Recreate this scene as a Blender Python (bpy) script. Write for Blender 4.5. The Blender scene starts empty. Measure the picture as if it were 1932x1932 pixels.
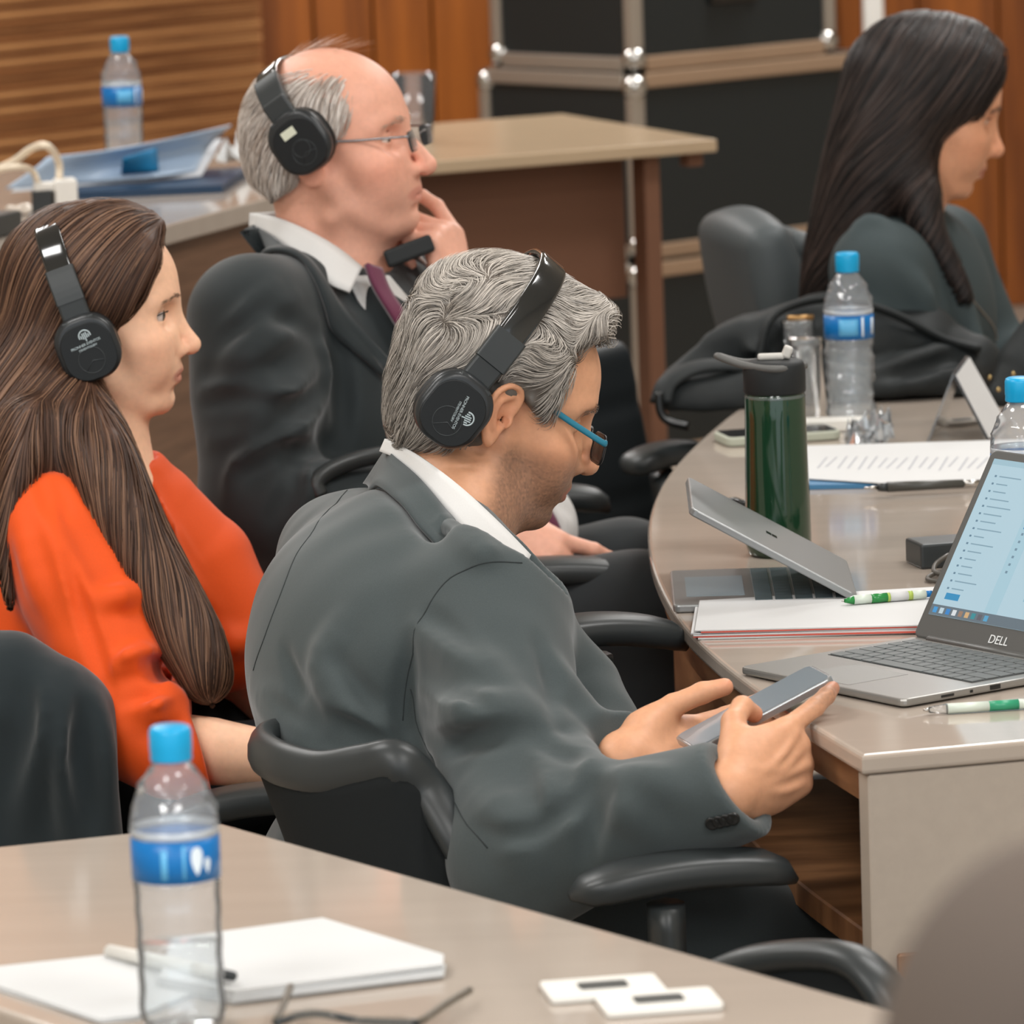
import bpy, bmesh, math, random
import numpy as np
from mathutils import Vector, Matrix
random.seed(7); np.random.seed(7)
sc = bpy.context.scene
COL = sc.collection
PI = math.pi

# ------------------------------------------------------------------ camera
FPX = 10000.0; IMG = 1932.0
PITCH = math.radians(8.75); ROLL = 0.035
CAMPOS = np.array([0.0, 0.0, 1.70])
_f = np.array([0.0, math.cos(PITCH), -math.sin(PITCH)])
_r0 = np.array([1.0, 0.0, 0.0]); _u0 = np.cross(_r0, _f)
CR = _r0*math.cos(ROLL) - _u0*math.sin(ROLL)
CU = _u0*math.cos(ROLL) + _r0*math.sin(ROLL)
CF = _f
cam = bpy.data.cameras.new('camera'); camo = bpy.data.objects.new('camera', cam); COL.objects.link(camo)
cam.sensor_width = 36.0; cam.lens = FPX/IMG*36.0; cam.clip_start = 0.05; cam.clip_end = 60
M = Matrix.Identity(4)
for i in range(3):
    M[i][0] = CR[i]; M[i][1] = CU[i]; M[i][2] = -CF[i]; M[i][3] = CAMPOS[i]
camo.matrix_world = M
sc.camera = camo
cam.dof.use_dof = True; cam.dof.focus_distance = 5.35; cam.dof.aperture_fstop = 10.5; cam.dof.aperture_blades = 0

# ------------------------------------------------------------------ world, lights, exposure
world = bpy.data.worlds.new('world'); sc.world = world; world.use_nodes = True
bgn = world.node_tree.nodes['Background']; bgn.inputs[0].default_value = (0.80, 0.86, 0.92, 1); bgn.inputs[1].default_value = 1.5
def area_light(name, loc, size, power, color=(1, 0.985, 0.965), aim=None):
    l = bpy.data.lights.new(name, 'AREA'); l.shape = 'RECTANGLE'; l.size = size[0]; l.size_y = size[1]
    l.energy = power; l.color = color
    o = bpy.data.objects.new(name, l); COL.objects.link(o); o.location = loc
    if aim is not None:
        o.rotation_euler = (Vector(aim)-Vector(loc)).to_track_quat('-Z', 'Y').to_euler()
    return o
LAMPS = [(x, y) for y in (-0.3, 2.2, 5.0, 7.6, 10.4) for x in (-1.5, 1.3)]  # nearest row is an added, unseen fill for surfaces facing the camera
POWER = {-0.3: 56, 2.2: 52, 5.0: 36, 7.6: 36, 10.4: 60}
for (lx, ly) in LAMPS:
    area_light('ceiling_and_fill_light', (lx, ly, 2.93), (1.15, 0.55), POWER[ly])
sc.view_settings.view_transform = 'Standard'; sc.view_settings.look = 'None'
sc.view_settings.gamma = 1.0; sc.view_settings.use_curve_mapping = False
sc.view_settings.exposure = 0.0

# ------------------------------------------------------------------ projection helpers (pixel -> place in the room)
def ray(px, py):
    return CF + CR*((px-IMG/2)/FPX) - CU*((py-IMG/2)/FPX)
KZ = FPX/6000.0; ZREF = [None]
def zmap(Z):
    """nominal depth -> metres; within one group (ZREF) depth offsets stay true to size"""
    return Z*KZ if ZREF[0] is None else ZREF[0]*KZ+(Z-ZREF[0])
def atr(px, py, Z): return CAMPOS + ray(px, py)*Z
def at(px, py, Z): return atr(px, py, zmap(Z))
def on(px, py, z):
    r = ray(px, py); return CAMPOS + r*((z-CAMPOS[2])/r[2])
def proj(p):
    q = np.asarray(p)-CAMPOS; Z = q@CF
    return IMG/2+FPX*(q@CR)/Z, IMG/2-FPX*(q@CU)/Z, Z
def V(*a): return np.array(a, float)
def unit(v):
    v = np.asarray(v, float); return v/max(np.linalg.norm(v), 1e-12)
def lerp(a, b, t): return np.asarray(a)*(1-t)+np.asarray(b)*t
def rotx(a): c, s = math.cos(a), math.sin(a); return np.array([[1, 0, 0], [0, c, -s], [0, s, c]])
def roty(a): c, s = math.cos(a), math.sin(a); return np.array([[c, 0, s], [0, 1, 0], [-s, 0, c]])
def rotz(a): c, s = math.cos(a), math.sin(a); return np.array([[c, -s, 0], [s, c, 0], [0, 0, 1]])
def frame(x, z):
    """rotation with columns x, y, z from an x axis and an approximate z axis"""
    x = unit(x); y = unit(np.cross(z, x)); z = np.cross(x, y)
    return np.stack([x, y, z], 1)
def catmull(pts, n=8, closed=False):
    P = [np.asarray(p, float) for p in pts]; m = len(P); out = []
    rng = range(m) if closed else range(m-1)
    for i in rng:
        if closed: p0, p1, p2, p3 = P[(i-1) % m], P[i], P[(i+1) % m], P[(i+2) % m]
        else:
            p1, p2 = P[i], P[i+1]
            p0 = P[i-1] if i > 0 else 2*p1-p2
            p3 = P[i+2] if i+2 < m else 2*p2-p1
        for k in range(n):
            t = k/n
            out.append(0.5*((2*p1)+(-p0+p2)*t+(2*p0-5*p1+4*p2-p3)*t*t+(-p0+3*p1-3*p2+p3)*t**3))
    if not closed: out.append(P[-1])
    return np.array(out)

# ------------------------------------------------------------------ materials
MATS = {}
def srgb(r, g, b):
    f = lambda c: (c/255/12.92) if c <= 10 else ((c/255+0.055)/1.055)**2.4
    return (f(r), f(g), f(b), 1)
def mat(name, col=(0.5, 0.5, 0.5, 1), rough=0.5, metal=0.0, spec=0.5, attr=None, noise=None, bump=None, trans=0.0, ior=1.45,
        sheen=0.0, sss=0.0, coat=0.0, emit=None, estr=0.0, wood=None, coords='Object', alpha=1.0, sss_col=None):
    """noise=(scale, amount, (sx,sy,sz)); bump=(scale, strength, distance, (sx,sy,sz)); wood=(col2, scale vec, ...)"""
    if name in MATS: return MATS[name]
    m = bpy.data.materials.new(name); m.use_nodes = True; nt = m.node_tree; N = nt.nodes; L = nt.links
    b = N['Principled BSDF']; b.inputs['Base Color'].default_value = col; b.inputs['Roughness'].default_value = rough
    b.inputs['Metallic'].default_value = metal; b.inputs['Specular IOR Level'].default_value = spec
    b.inputs['IOR'].default_value = ior
    if trans: b.inputs['Transmission Weight'].default_value = trans
    if sheen: b.inputs['Sheen Weight'].default_value = sheen; b.inputs['Sheen Roughness'].default_value = 0.5
    if coat: b.inputs['Coat Weight'].default_value = coat; b.inputs['Coat Roughness'].default_value = 0.05
    if sss:
        b.inputs['Subsurface Weight'].default_value = sss; b.inputs['Subsurface Radius'].default_value = (1.0, 0.35, 0.18)
        b.inputs['Subsurface Scale'].default_value = 0.006
    if emit: b.inputs['Emission Color'].default_value = emit; b.inputs['Emission Strength'].default_value = estr
    if alpha < 1: b.inputs['Alpha'].default_value = alpha
    tc = N.new('ShaderNodeTexCoord')
    def noise_tex(scale, sv=(1, 1, 1), detail=4.0, rough_=0.55):
        mp = N.new('ShaderNodeMapping'); mp.inputs['Scale'].default_value = sv
        L.new(tc.outputs[coords], mp.inputs['Vector'])
        t = N.new('ShaderNodeTexNoise'); t.inputs['Scale'].default_value = scale; t.inputs['Detail'].default_value = detail
        t.inputs['Roughness'].default_value = rough_
        L.new(mp.outputs[0], t.inputs['Vector']); return t
    src = None
    if attr:
        a = N.new('ShaderNodeAttribute'); a.attribute_name = attr; src = a.outputs['Color']
    if wood:
        col2, sv, scale = wood[:3]
        t = noise_tex(scale, sv, 6.0, 0.6)
        rp = N.new('ShaderNodeValToRGB'); rp.color_ramp.elements[0].position = 0.36; rp.color_ramp.elements[1].position = 0.66
        rp.color_ramp.elements[0].color = col2; rp.color_ramp.elements[1].color = col
        L.new(t.outputs['Fac'], rp.inputs[0]); src = rp.outputs[0]
    if noise:
        t = noise_tex(noise[0], noise[2] if len(noise) > 2 else (1, 1, 1))
        mr = N.new('ShaderNodeMapRange'); mr.inputs['From Min'].default_value = 0.3; mr.inputs['From Max'].default_value = 0.7
        mr.inputs['To Min'].default_value = 1-noise[1]; mr.inputs['To Max'].default_value = 1+noise[1]
        L.new(t.outputs['Fac'], mr.inputs['Value'])
        mx = N.new('ShaderNodeMix'); mx.data_type = 'RGBA'; mx.blend_type = 'MULTIPLY'; mx.inputs[0].default_value = 1
        if src is not None: L.new(src, mx.inputs[6])
        else: mx.inputs[6].default_value = col
        cb = N.new('ShaderNodeCombineColor')
        for k in range(3): L.new(mr.outputs[0], cb.inputs[k])
        L.new(cb.outputs[0], mx.inputs[7]); src = mx.outputs[2]
    if src is not None: L.new(src, b.inputs['Base Color'])
    if bump:
        t = noise_tex(bump[0], bump[3] if len(bump) > 3 else (1, 1, 1))
        bp = N.new('ShaderNodeBump'); bp.inputs['Strength'].default_value = bump[1]; bp.inputs['Distance'].default_value = bump[2]
        L.new(t.outputs['Fac'], bp.inputs['Height']); L.new(bp.outputs[0], b.inputs['Normal'])
    MATS[name] = m; return m
def clear_mat(name, tint=(1, 1, 1, 1), gloss=0.35, haze=0.04, rough=0.05, hazecol=(0.9, 0.95, 1, 1), base=0.04):
    """thin clear plastic or glass wall: see-through with fresnel reflections"""
    if name in MATS: return MATS[name]
    m = bpy.data.materials.new(name); m.use_nodes = True; nt = m.node_tree; N = nt.nodes; L = nt.links
    N.remove(N['Principled BSDF']); out = N['Material Output']
    tr = N.new('ShaderNodeBsdfTransparent'); tr.inputs[0].default_value = tint
    gl = N.new('ShaderNodeBsdfGlossy'); gl.inputs['Roughness'].default_value = rough
    df = N.new('ShaderNodeBsdfDiffuse'); df.inputs[0].default_value = hazecol
    lw = N.new('ShaderNodeLayerWeight'); lw.inputs['Blend'].default_value = gloss
    m1 = N.new('ShaderNodeMixShader'); m1.inputs[0].default_value = haze
    L.new(tr.outputs[0], m1.inputs[1]); L.new(df.outputs[0], m1.inputs[2])
    ad = N.new('ShaderNodeMath'); ad.operation = 'ADD'; ad.inputs[1].default_value = base; L.new(lw.outputs['Fresnel'], ad.inputs[0])
    m2 = N.new('ShaderNodeMixShader'); L.new(ad.outputs[0], m2.inputs[0])
    L.new(m1.outputs[0], m2.inputs[1]); L.new(gl.outputs[0], m2.inputs[2])
    L.new(m2.outputs[0], out.inputs[0]); MATS[name] = m; return m

# ------------------------------------------------------------------ objects
def tag(o, label=None, cat=None, group=None, kind=None):
    if label: o['label'] = label
    if cat: o['category'] = cat
    if group: o['group'] = group
    if kind: o['kind'] = kind
    return o
def thing(name, label, cat, loc=(0, 0, 0), R=None, group=None):
    o = bpy.data.objects.new(name, None); COL.objects.link(o); o.empty_display_size = 0.02
    mw = Matrix.Translation(Vector(loc))
    if R is not None: mw = mw @ Matrix([[*map(float, r)] for r in R]).to_4x4()
    o.matrix_world = mw; tag(o, label, cat, group)
    return o
def world_mat(o):
    m = o.matrix_basis.copy()
    while o.parent is not None:
        o = o.parent; m = o.matrix_basis @ m
    return m
def new_mesh(name, v, f, smooth=False, col=None):
    me = bpy.data.meshes.new(name)
    v = np.asarray(v, np.float32).reshape(-1, 3)
    if isinstance(f, np.ndarray):
        n, k = f.shape
        me.vertices.add(len(v)); me.vertices.foreach_set('co', v.ravel())
        me.loops.add(n*k); me.loops.foreach_set('vertex_index', f.astype(np.int32).ravel())
        me.polygons.add(n); me.polygons.foreach_set('loop_start', np.arange(0, n*k, k, dtype=np.int32))
        me.update(calc_edges=True)
    else:
        me.from_pydata([tuple(map(float, p)) for p in v], [], [tuple(map(int, q)) for q in f]); me.update()
    if smooth: me.polygons.foreach_set('use_smooth', np.ones(len(me.polygons), bool))
    if col is not None:
        a = me.color_attributes.new('Col', 'FLOAT_COLOR', 'POINT')
        c = np.ones((len(v), 4), np.float32); c[:, :3] = col; a.data.foreach_set('color', c.ravel())
    return me
def put(name, geo, m, parent=None, smooth=False, world=True, label=None, cat=None, group=None, kind=None, col=None, loc=None):
    """link geo=(verts, faces) as one mesh object. world: verts are room coordinates, otherwise the parent's."""
    v, f = geo; v = np.asarray(v, float).reshape(-1, 3)
    o = None
    if parent is not None and world:
        W = np.array(world_mat(parent).inverted()); v = v@W[:3, :3].T+W[:3, 3]
    if parent is None:
        if loc is None: loc = np.array([v[:, 0].mean(), v[:, 1].mean(), v[:, 2].min()]) if world else np.zeros(3)
        if world: v = v-np.asarray(loc)
    me = new_mesh(name, v, f, smooth, col)
    me.materials.append(m)
    o = bpy.data.objects.new(name, me); COL.objects.link(o)
    if parent is not None: o.parent = parent
    else: o.location = loc
    tag(o, label, cat, group, kind)
    return o
def copy_tree(o, parent=None, mw=None):
    c = o.copy(); COL.objects.link(c); c.parent = parent
    if mw is not None: c.matrix_world = mw
    for ch in list(o.children): copy_tree(ch, c)
    return c
def mat4(loc, R=None):
    mw = Matrix.Translation(Vector(loc))
    if R is not None: mw = mw @ Matrix([[*map(float, r)] for r in R]).to_4x4()
    return mw

# ------------------------------------------------------------------ geometry builders: return (verts, faces)
def join(*gs):
    v = []; f = []; n = 0
    for g in gs:
        gv = np.asarray(g[0], float).reshape(-1, 3); v.append(gv)
        f += [tuple(int(i)+n for i in q) for q in g[1]]; n += len(gv)
    return np.concatenate(v), f
def xf(g, R=None, t=(0, 0, 0), s=1.0):
    v = np.asarray(g[0], float)*s
    if R is not None: v = v@np.asarray(R).T
    return v+np.asarray(t, float), g[1]
def box(sx, sy, sz, bev=0.0, seg=2, c=(0, 0, 0)):
    bm = bmesh.new(); bmesh.ops.create_cube(bm, size=1)
    for v in bm.verts: v.co = Vector((v.co.x*sx, v.co.y*sy, v.co.z*sz))
    if bev > 0: bmesh.ops.bevel(bm, geom=list(bm.edges), offset=bev, segments=seg, profile=0.5, affect='EDGES')
    v = np.array([p.co[:] for p in bm.verts]); bm.verts.index_update(); f = [tuple(p.index for p in q.verts) for q in bm.faces]; bm.free()
    return v+np.asarray(c, float), f
def prism(outline, z0, z1, bev=0.0, seg=2):
    """closed 2D outline (counter-clockwise) extruded from z0 to z1, rim optionally rounded"""
    O = np.asarray(outline, float); n = len(O)
    if bev <= 0:
        v = [(x, y, z0) for x, y in O]+[(x, y, z1) for x, y in O]
        f = [tuple(range(n-1, -1, -1)), tuple(range(n, 2*n))]+[(i, (i+1) % n, n+(i+1) % n, n+i) for i in range(n)]
        return np.array(v), f
    e1 = np.roll(O, -1, 0)-O; e0 = O-np.roll(O, 1, 0)
    n1 = np.stack([e1[:, 1], -e1[:, 0]], 1); n1 /= np.maximum(np.linalg.norm(n1, axis=1, keepdims=True), 1e-9)
    n0 = np.stack([e0[:, 1], -e0[:, 0]], 1); n0 /= np.maximum(np.linalg.norm(n0, axis=1, keepdims=True), 1e-9)
    nn = n0+n1; nn /= np.maximum((nn*n1).sum(1, keepdims=True), 0.3)
    rings = []
    for k in range(seg+1):
        a = PI/2*k/seg; rings.append((bev*(1-math.sin(a)), z0+bev*(1-math.cos(a))))
    for k in range(seg+1):
        a = PI/2*k/seg; rings.append((bev*(1-math.cos(a)), z1-bev*(1-math.sin(a))))
    v = []
    for inset, z in rings:
        Q = O-nn*inset; v += [(x, y, z) for x, y in Q]
    R = len(rings)
    f = [tuple(range(n-1, -1, -1)), tuple(range((R-1)*n, R*n))]
    for r in range(R-1):
        for i in range(n): f.append((r*n+i, r*n+(i+1) % n, (r+1)*n+(i+1) % n, (r+1)*n+i))
    return np.array(v), f
def rrect(w, h, r, n=5, cx=0, cy=0):
    out = []
    for sx, sy, a0 in ((1, 1, 0), (-1, 1, PI/2), (-1, -1, PI), (1, -1, 3*PI/2)):
        for k in range(n+1):
            a = a0+PI/2*k/n; out.append((cx+sx*(w/2-r)+r*math.cos(a), cy+sy*(h/2-r)+r*math.sin(a)))
    return out
def lathe(prof, n=32, cap0=True, cap1=True):
    """profile [(r,z)...] turned about z"""
    v = []; f = []
    for r, z in prof:
        for k in range(n):
            a = 2*PI*k/n; v.append((r*math.cos(a), r*math.sin(a), z))
    for i in range(len(prof)-1):
        for k in range(n): f.append((i*n+k, i*n+(k+1) % n, (i+1)*n+(k+1) % n, (i+1)*n+k))
    if cap0: f.append(tuple(range(n-1, -1, -1)))
    if cap1: f.append(tuple(range((len(prof)-1)*n, len(prof)*n)))
    return np.array(v), f
def tube(pts, rad, n=10, flat=1.0, up=None, caps=True, rot=0.0, shape=None):
    """sweep a (flattened) circle or a 2D shape along points; flat scales the binormal axis"""
    P = np.asarray(pts, float); m = len(P); rad = np.broadcast_to(np.asarray(rad, float), (m,))
    T = np.gradient(P, axis=0); T /= np.maximum(np.linalg.norm(T, axis=1, keepdims=True), 1e-9)
    if up is None:
        up = np.array([0, 0, 1.0]) if abs(T[0][2]) < 0.9 else np.array([1.0, 0, 0])
        fixed = False
    else: up = np.asarray(up, float); fixed = True
    v = []; b = unit(np.cross(T[0], up))
    for i in range(m):
        if fixed:
            uu = up[i] if up.ndim == 2 else up
            b = unit(np.cross(T[i], uu))
        else: b = unit(b-T[i]*(b@T[i]))
        nrm = np.cross(b, T[i])
        if shape is not None:
            for (x, y) in shape: v.append(P[i]+rad[i]*(b*x+nrm*y))
        else:
            for k in range(n):
                a = 2*PI*k/n+rot; v.append(P[i]+rad[i]*(b*math.cos(a)+nrm*math.sin(a)*flat))
    if shape is not None: n = len(shape)
    f = []
    for i in range(m-1):
        for k in range(n): f.append((i*n+k, (i+1)*n+k, (i+1)*n+(k+1) % n, i*n+(k+1) % n))
    if caps: f += [tuple(range(n)), tuple(range(m*n-1, (m-1)*n-1, -1))]
    return np.array(v), f
def grid(P):
    """P array (a,b,3) -> quad sheet"""
    a, b = P.shape[:2]; idx = np.arange(a*b).reshape(a, b)
    f = np.stack([idx[:-1, :-1], idx[1:, :-1], idx[1:, 1:], idx[:-1, 1:]], -1).reshape(-1, 4)
    return P.reshape(-1, 3), [tuple(q) for q in f]
def slab(P, thick):
    """sheet with thickness along its normals: closed shell"""
    P = np.asarray(P, float); a, b = P.shape[:2]
    du = np.gradient(P, axis=0); dv = np.gradient(P, axis=1); n = np.cross(du, dv)
    n /= np.maximum(np.linalg.norm(n, axis=2, keepdims=True), 1e-9)
    A = (P+n*thick/2).reshape(-1, 3); B = (P-n*thick/2).reshape(-1, 3); N = a*b
    idx = np.arange(N).reshape(a, b); f = []
    for i in range(a-1):
        for j in range(b-1):
            q = (idx[i, j], idx[i+1, j], idx[i+1, j+1], idx[i, j+1]); f.append(q); f.append(tuple(N+k for k in q[::-1]))
    rim = list(idx[:, 0])+list(idx[-1, 1:])+list(idx[-2::-1, -1])+list(idx[0, -2:0:-1])
    for k in range(len(rim)):
        p, q = rim[k], rim[(k+1) % len(rim)]; f.append((q, p, N+p, N+q))
    return np.concatenate([A, B]), f
def text_geo(s, size, depth=0.0004, align='CENTER', space=1.0):
    c = bpy.data.curves.new('t', 'FONT'); c.body = s; c.size = size; c.extrude = depth/2; c.align_x = align; c.align_y = 'CENTER'
    c.space_character = space
    o = bpy.data.objects.new('t', c); COL.objects.link(o)
    dg = bpy.context.evaluated_depsgraph_get(); me = o.evaluated_get(dg).to_mesh()
    v = np.array([p.co[:] for p in me.vertices]); f = [tuple(p.vertices) for p in me.polygons]
    o.evaluated_get(dg).to_mesh_clear(); bpy.data.objects.remove(o); bpy.data.curves.remove(c)
    return v, f

# ------------------------------------------------------------------ implicit surfaces (smooth solids for bodies, clothes, bags)
def smin(a, b, k):
    if k <= 0: return np.minimum(a, b)
    h = np.maximum(k-np.abs(a-b), 0)/k
    return np.minimum(a, b)-h*h*k*0.25
class SDF:
    def __init__(s): s.ops = []
    def add(s, fn, lo, hi, mode='u', k=0.01): s.ops.append((fn, np.asarray(lo, np.float32), np.asarray(hi, np.float32), mode, k)); return s
    def ell(s, c, r, R=None, mode='u', k=0.02):
        c = np.asarray(c, np.float32); r = np.asarray(r, np.float32); A = None if R is None else np.asarray(R, np.float32)
        def fn(p):
            q = p-c
            if A is not None: q = q@A
            k0 = np.sqrt(((q/r)**2).sum(1)); k1 = np.sqrt(((q/(r*r))**2).sum(1))
            return k0*(k0-1)/np.maximum(k1, 1e-6)
        m = r.max() if A is not None else r
        return s.add(fn, c-m, c+m, mode, k)
    def chain(s, pts, rad, mode='u', k=0.01, flat=None):
        """polyline of tapered capsules; flat=(axis, factor) thins it along an axis"""
        P = np.asarray(pts, np.float32); Rr = np.broadcast_to(np.asarray(rad, np.float32), (len(P),))
        ax = None
        if flat is not None: ax = np.asarray(unit(flat[0]), np.float32); fac = 1/flat[1]-1
        def fn(p):
            best = None
            for i in range(len(P)-1):
                a = P[i]; ab = P[i+1]-a; q = p-a
                if ax is not None:
                    q = q+ax*((q@ax)*fac)[:, None]; ab = ab+ax*((ab@ax)*fac)
                t = np.clip((q@ab)/max(float(ab@ab), 1e-10), 0, 1)
                d = np.sqrt(((q-t[:, None]*ab)**2).sum(1))-(Rr[i]+(Rr[i+1]-Rr[i])*t)
                best = d if best is None else np.minimum(best, d)
            return best
        m = Rr.max()
        return s.add(fn, P.min(0)-m, P.max(0)+m, mode, k)
    def capchain(s, pts, rad, p0, n, k=0.02, kc=0.006):
        """tapered chain cut off flat at p0 on the side n points to"""
        t = SDF(); t.chain(pts, rad); fn, lo, hi = t.ops[0][:3]
        p0 = np.asarray(p0, np.float32); n = np.asarray(unit(n), np.float32)
        return s.add(lambda p: -smin(-fn(p), -((p-p0)@n), kc), lo, hi, 'u', k)
    def box(s, c, half, R=None, rnd=0.005, mode='u', k=0.01):
        c = np.asarray(c, np.float32); h = np.asarray(half, np.float32)-rnd; A = None if R is None else np.asarray(R, np.float32)
        def fn(p):
            q = p-c
            if A is not None: q = q@A
            q = np.abs(q)-h
            return np.sqrt((np.maximum(q, 0)**2).sum(1))+np.minimum(q.max(1), 0)-rnd
        m = np.linalg.norm(half) if A is not None else np.asarray(half)
        return s.add(fn, c-m, c+m, mode, k)
    def plane(s, p0, n, k=0.01):
        """keep the side opposite to n"""
        p0 = np.asarray(p0, np.float32); n = np.asarray(unit(n), np.float32)
        return s.add(lambda p: (p-p0)@n, [-99]*3, [99]*3, 'i', k)
    def disp(s, fn, lo=(-99, -99, -99), hi=(99, 99, 99)): return s.add(fn, lo, hi, 'd', 0)
    def merge(s, o, R, t, sc_=1.0):
        """add another SDF placed with rotation R, scale and translation"""
        R = np.asarray(R, np.float32); t = np.asarray(t, np.float32)
        for fn, lo, hi, mode, k in o.ops:
            cs = np.array([[(lo, hi)[i][0], (lo, hi)[j][1], (lo, hi)[l][2]] for i in (0, 1) for j in (0, 1) for l in (0, 1)])
            cw = cs@R.T*sc_+t
            s.ops.append(((lambda p, fn=fn: fn((p-t)@R/np.float32(sc_))*np.float32(sc_)), cw.min(0), cw.max(0), mode, k*sc_))
        return s
    def ev(s, P, margin=0.012):
        P = np.asarray(P, np.float32); d = np.full(len(P), 1.0, np.float32)
        plo, phi = P.min(0), P.max(0)
        for fn, lo, hi, mode, k in s.ops:
            m = margin+k; l, h = lo-m, hi+m
            if (plo > h).any() or (phi < l).any(): continue
            if (plo >= l).all() and (phi <= h).all(): idx = slice(None)
            else:
                idx = np.nonzero(((P > l)&(P < h)).all(1))[0]
                if len(idx) == 0: continue
            c = d[idx]
            v = fn(P[idx]).astype(np.float32)
            if mode == 'u': d[idx] = smin(c, v, k)
            elif mode == 's': d[idx] = -smin(-c, v, k)
            elif mode == 'i': d[idx] = -smin(-c, -v, k)
            elif mode == 'd': d[idx] = c+v
        return d
    def hit(s, px, py, z0=2.0, z1=6.0, n=1500):
        r = ray(px, py); Z = np.linspace(zmap(z0), zmap(z1), n); d = s.ev(CAMPOS+Z[:, None]*r, 0.05)
        i = np.nonzero(d < 0)[0]
        if len(i) == 0: return None
        i = max(int(i[0]), 1); t = d[i-1]/(d[i-1]-d[i]) if d[i-1] != d[i] else 0
        return CAMPOS+r*(Z[i-1]+(Z[i]-Z[i-1])*t)
    def normal(s, p):
        e = 0.002; Q = np.array([p+np.eye(3)[i]*e*sg for i in range(3) for sg in (1, -1)]); d = s.ev(Q, 0.05)
        return unit([d[0]-d[1], d[2]-d[3], d[4]-d[5]])
    def snap(s, p, off=0.0, it=4):
        p = np.asarray(p, float)
        for _ in range(it):
            d = s.ev(p[None], 0.06)[0]; p = p-s.normal(p)*(d-off)
        return p
    def bounds(s):
        u = [o for o in s.ops if o[3] == 'u']
        return np.min([o[1] for o in u], 0), np.max([o[2] for o in u], 0)
    def mesh(s, h, lo=None, hi=None, B=8):
        if lo is None: lo, hi = s.bounds()
        lo = np.asarray(lo, float)-2.5*h; hi = np.asarray(hi, float)+2.5*h
        nb = np.ceil((hi-lo)/(B*h)).astype(int)+1
        g = np.stack(np.meshgrid(*[np.arange(n) for n in nb], indexing='ij'), -1).reshape(-1, 3)
        cen = lo+(g+0.5)*B*h; keep = []
        rad = B*h*0.5*1.7321*1.35+0.003
        for i in range(0, len(cen), 60000):
            d = s.ev(cen[i:i+60000], rad+0.03); keep.append(np.abs(d) < rad)
        g = g[np.concatenate(keep)]
        off = np.stack(np.meshgrid(*[np.arange(B+1)]*3, indexing='ij'), -1).reshape(-1, 3)
        NY, NZ = int(nb[1]*B+4), int(nb[2]*B+4)
        def key(c): return (c[..., 0].astype(np.int64)*NY+c[..., 1])*NZ+c[..., 2]
        K = []; VP = []; Q = []
        corner = np.array([[i, j, l] for i in (0, 1) for j in (0, 1) for l in (0, 1)])
        edges = [(a, b) for a in range(8) for b in range(a+1, 8) if np.abs(corner[a]-corner[b]).sum() == 1]
        E = np.eye(3, dtype=int)
        for i in range(0, len(g), 48):
            gb = g[i:i+48]*B; n = len(gb)
            I = gb[:, None, :]+off[None]
            D = s.ev((lo+I.reshape(-1, 3)*h)).reshape(n, B+1, B+1, B+1)
            S = D < 0
            cnt = sum(S[:, c[0]:B+c[0], c[1]:B+c[1], c[2]:B+c[2]].astype(np.int8) for c in corner)
            act = np.argwhere((cnt > 0)&(cnt < 8))
            if len(act) == 0: continue
            b0 = act[:, 0]; lc = act[:, 1:]
            Vv = np.stack([D[b0, lc[:, 0]+c[0], lc[:, 1]+c[1], lc[:, 2]+c[2]] for c in corner], 1)
            pos = np.zeros((len(act), 3), np.float32); num = np.zeros(len(act), np.float32)
            for a, b in edges:
                va, vb = Vv[:, a], Vv[:, b]; m = (va < 0) != (vb < 0)
                t = np.where(m, va/np.where(va == vb, 1, va-vb), 0)
                pos += m[:, None]*(corner[a]+t[:, None]*(corner[b]-corner[a])); num += m
            pos /= num[:, None]
            gc = gb[b0]+lc; K.append(key(gc+1)); VP.append(lo+(gc+pos)*h)
            for ax in range(3):
                o = [0, 0, 0]; o[ax] = 1
                s0 = S[:, :B, :B, :B]; s1 = S[:, o[0]:B+o[0], o[1]:B+o[1], o[2]:B+o[2]]
                cr = np.argwhere(s0 != s1)
                if len(cr) == 0: continue
                p = gb[cr[:, 0]]+cr[:, 1:]+1; e1 = E[(ax+1) % 3]; e2 = E[(ax+2) % 3]
                q = np.stack([key(p), key(p-e1), key(p-e1-e2), key(p-e2)], 1)
                fl = s0[cr[:, 0], cr[:, 1], cr[:, 2], cr[:, 3]]
                q[~fl] = q[~fl][:, ::-1]; Q.append(q)
        K = np.concatenate(K); VP = np.concatenate(VP); Q = np.concatenate(Q)
        K, first = np.unique(K, return_index=True); VP = VP[first]
        ix = np.searchsorted(K, Q); ix = np.minimum(ix, len(K)-1); ok = (K[ix] == Q).all(1)
        return VP, ix[ok].astype(np.int32)
def vnoise(P, scale, seed=0):
    """cheap smooth pseudo-noise in -1..1 from summed rotated sines"""
    rs = np.random.RandomState(seed); P = np.asarray(P, np.float32)*scale; o = 0
    for i in range(5):
        w = rs.normal(size=3); w = w/np.linalg.norm(w)*(0.6+0.9*rs.rand()); o = o+np.sin(P@w.astype(np.float32)+rs.rand()*6.28)
    return o/3.2
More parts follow.
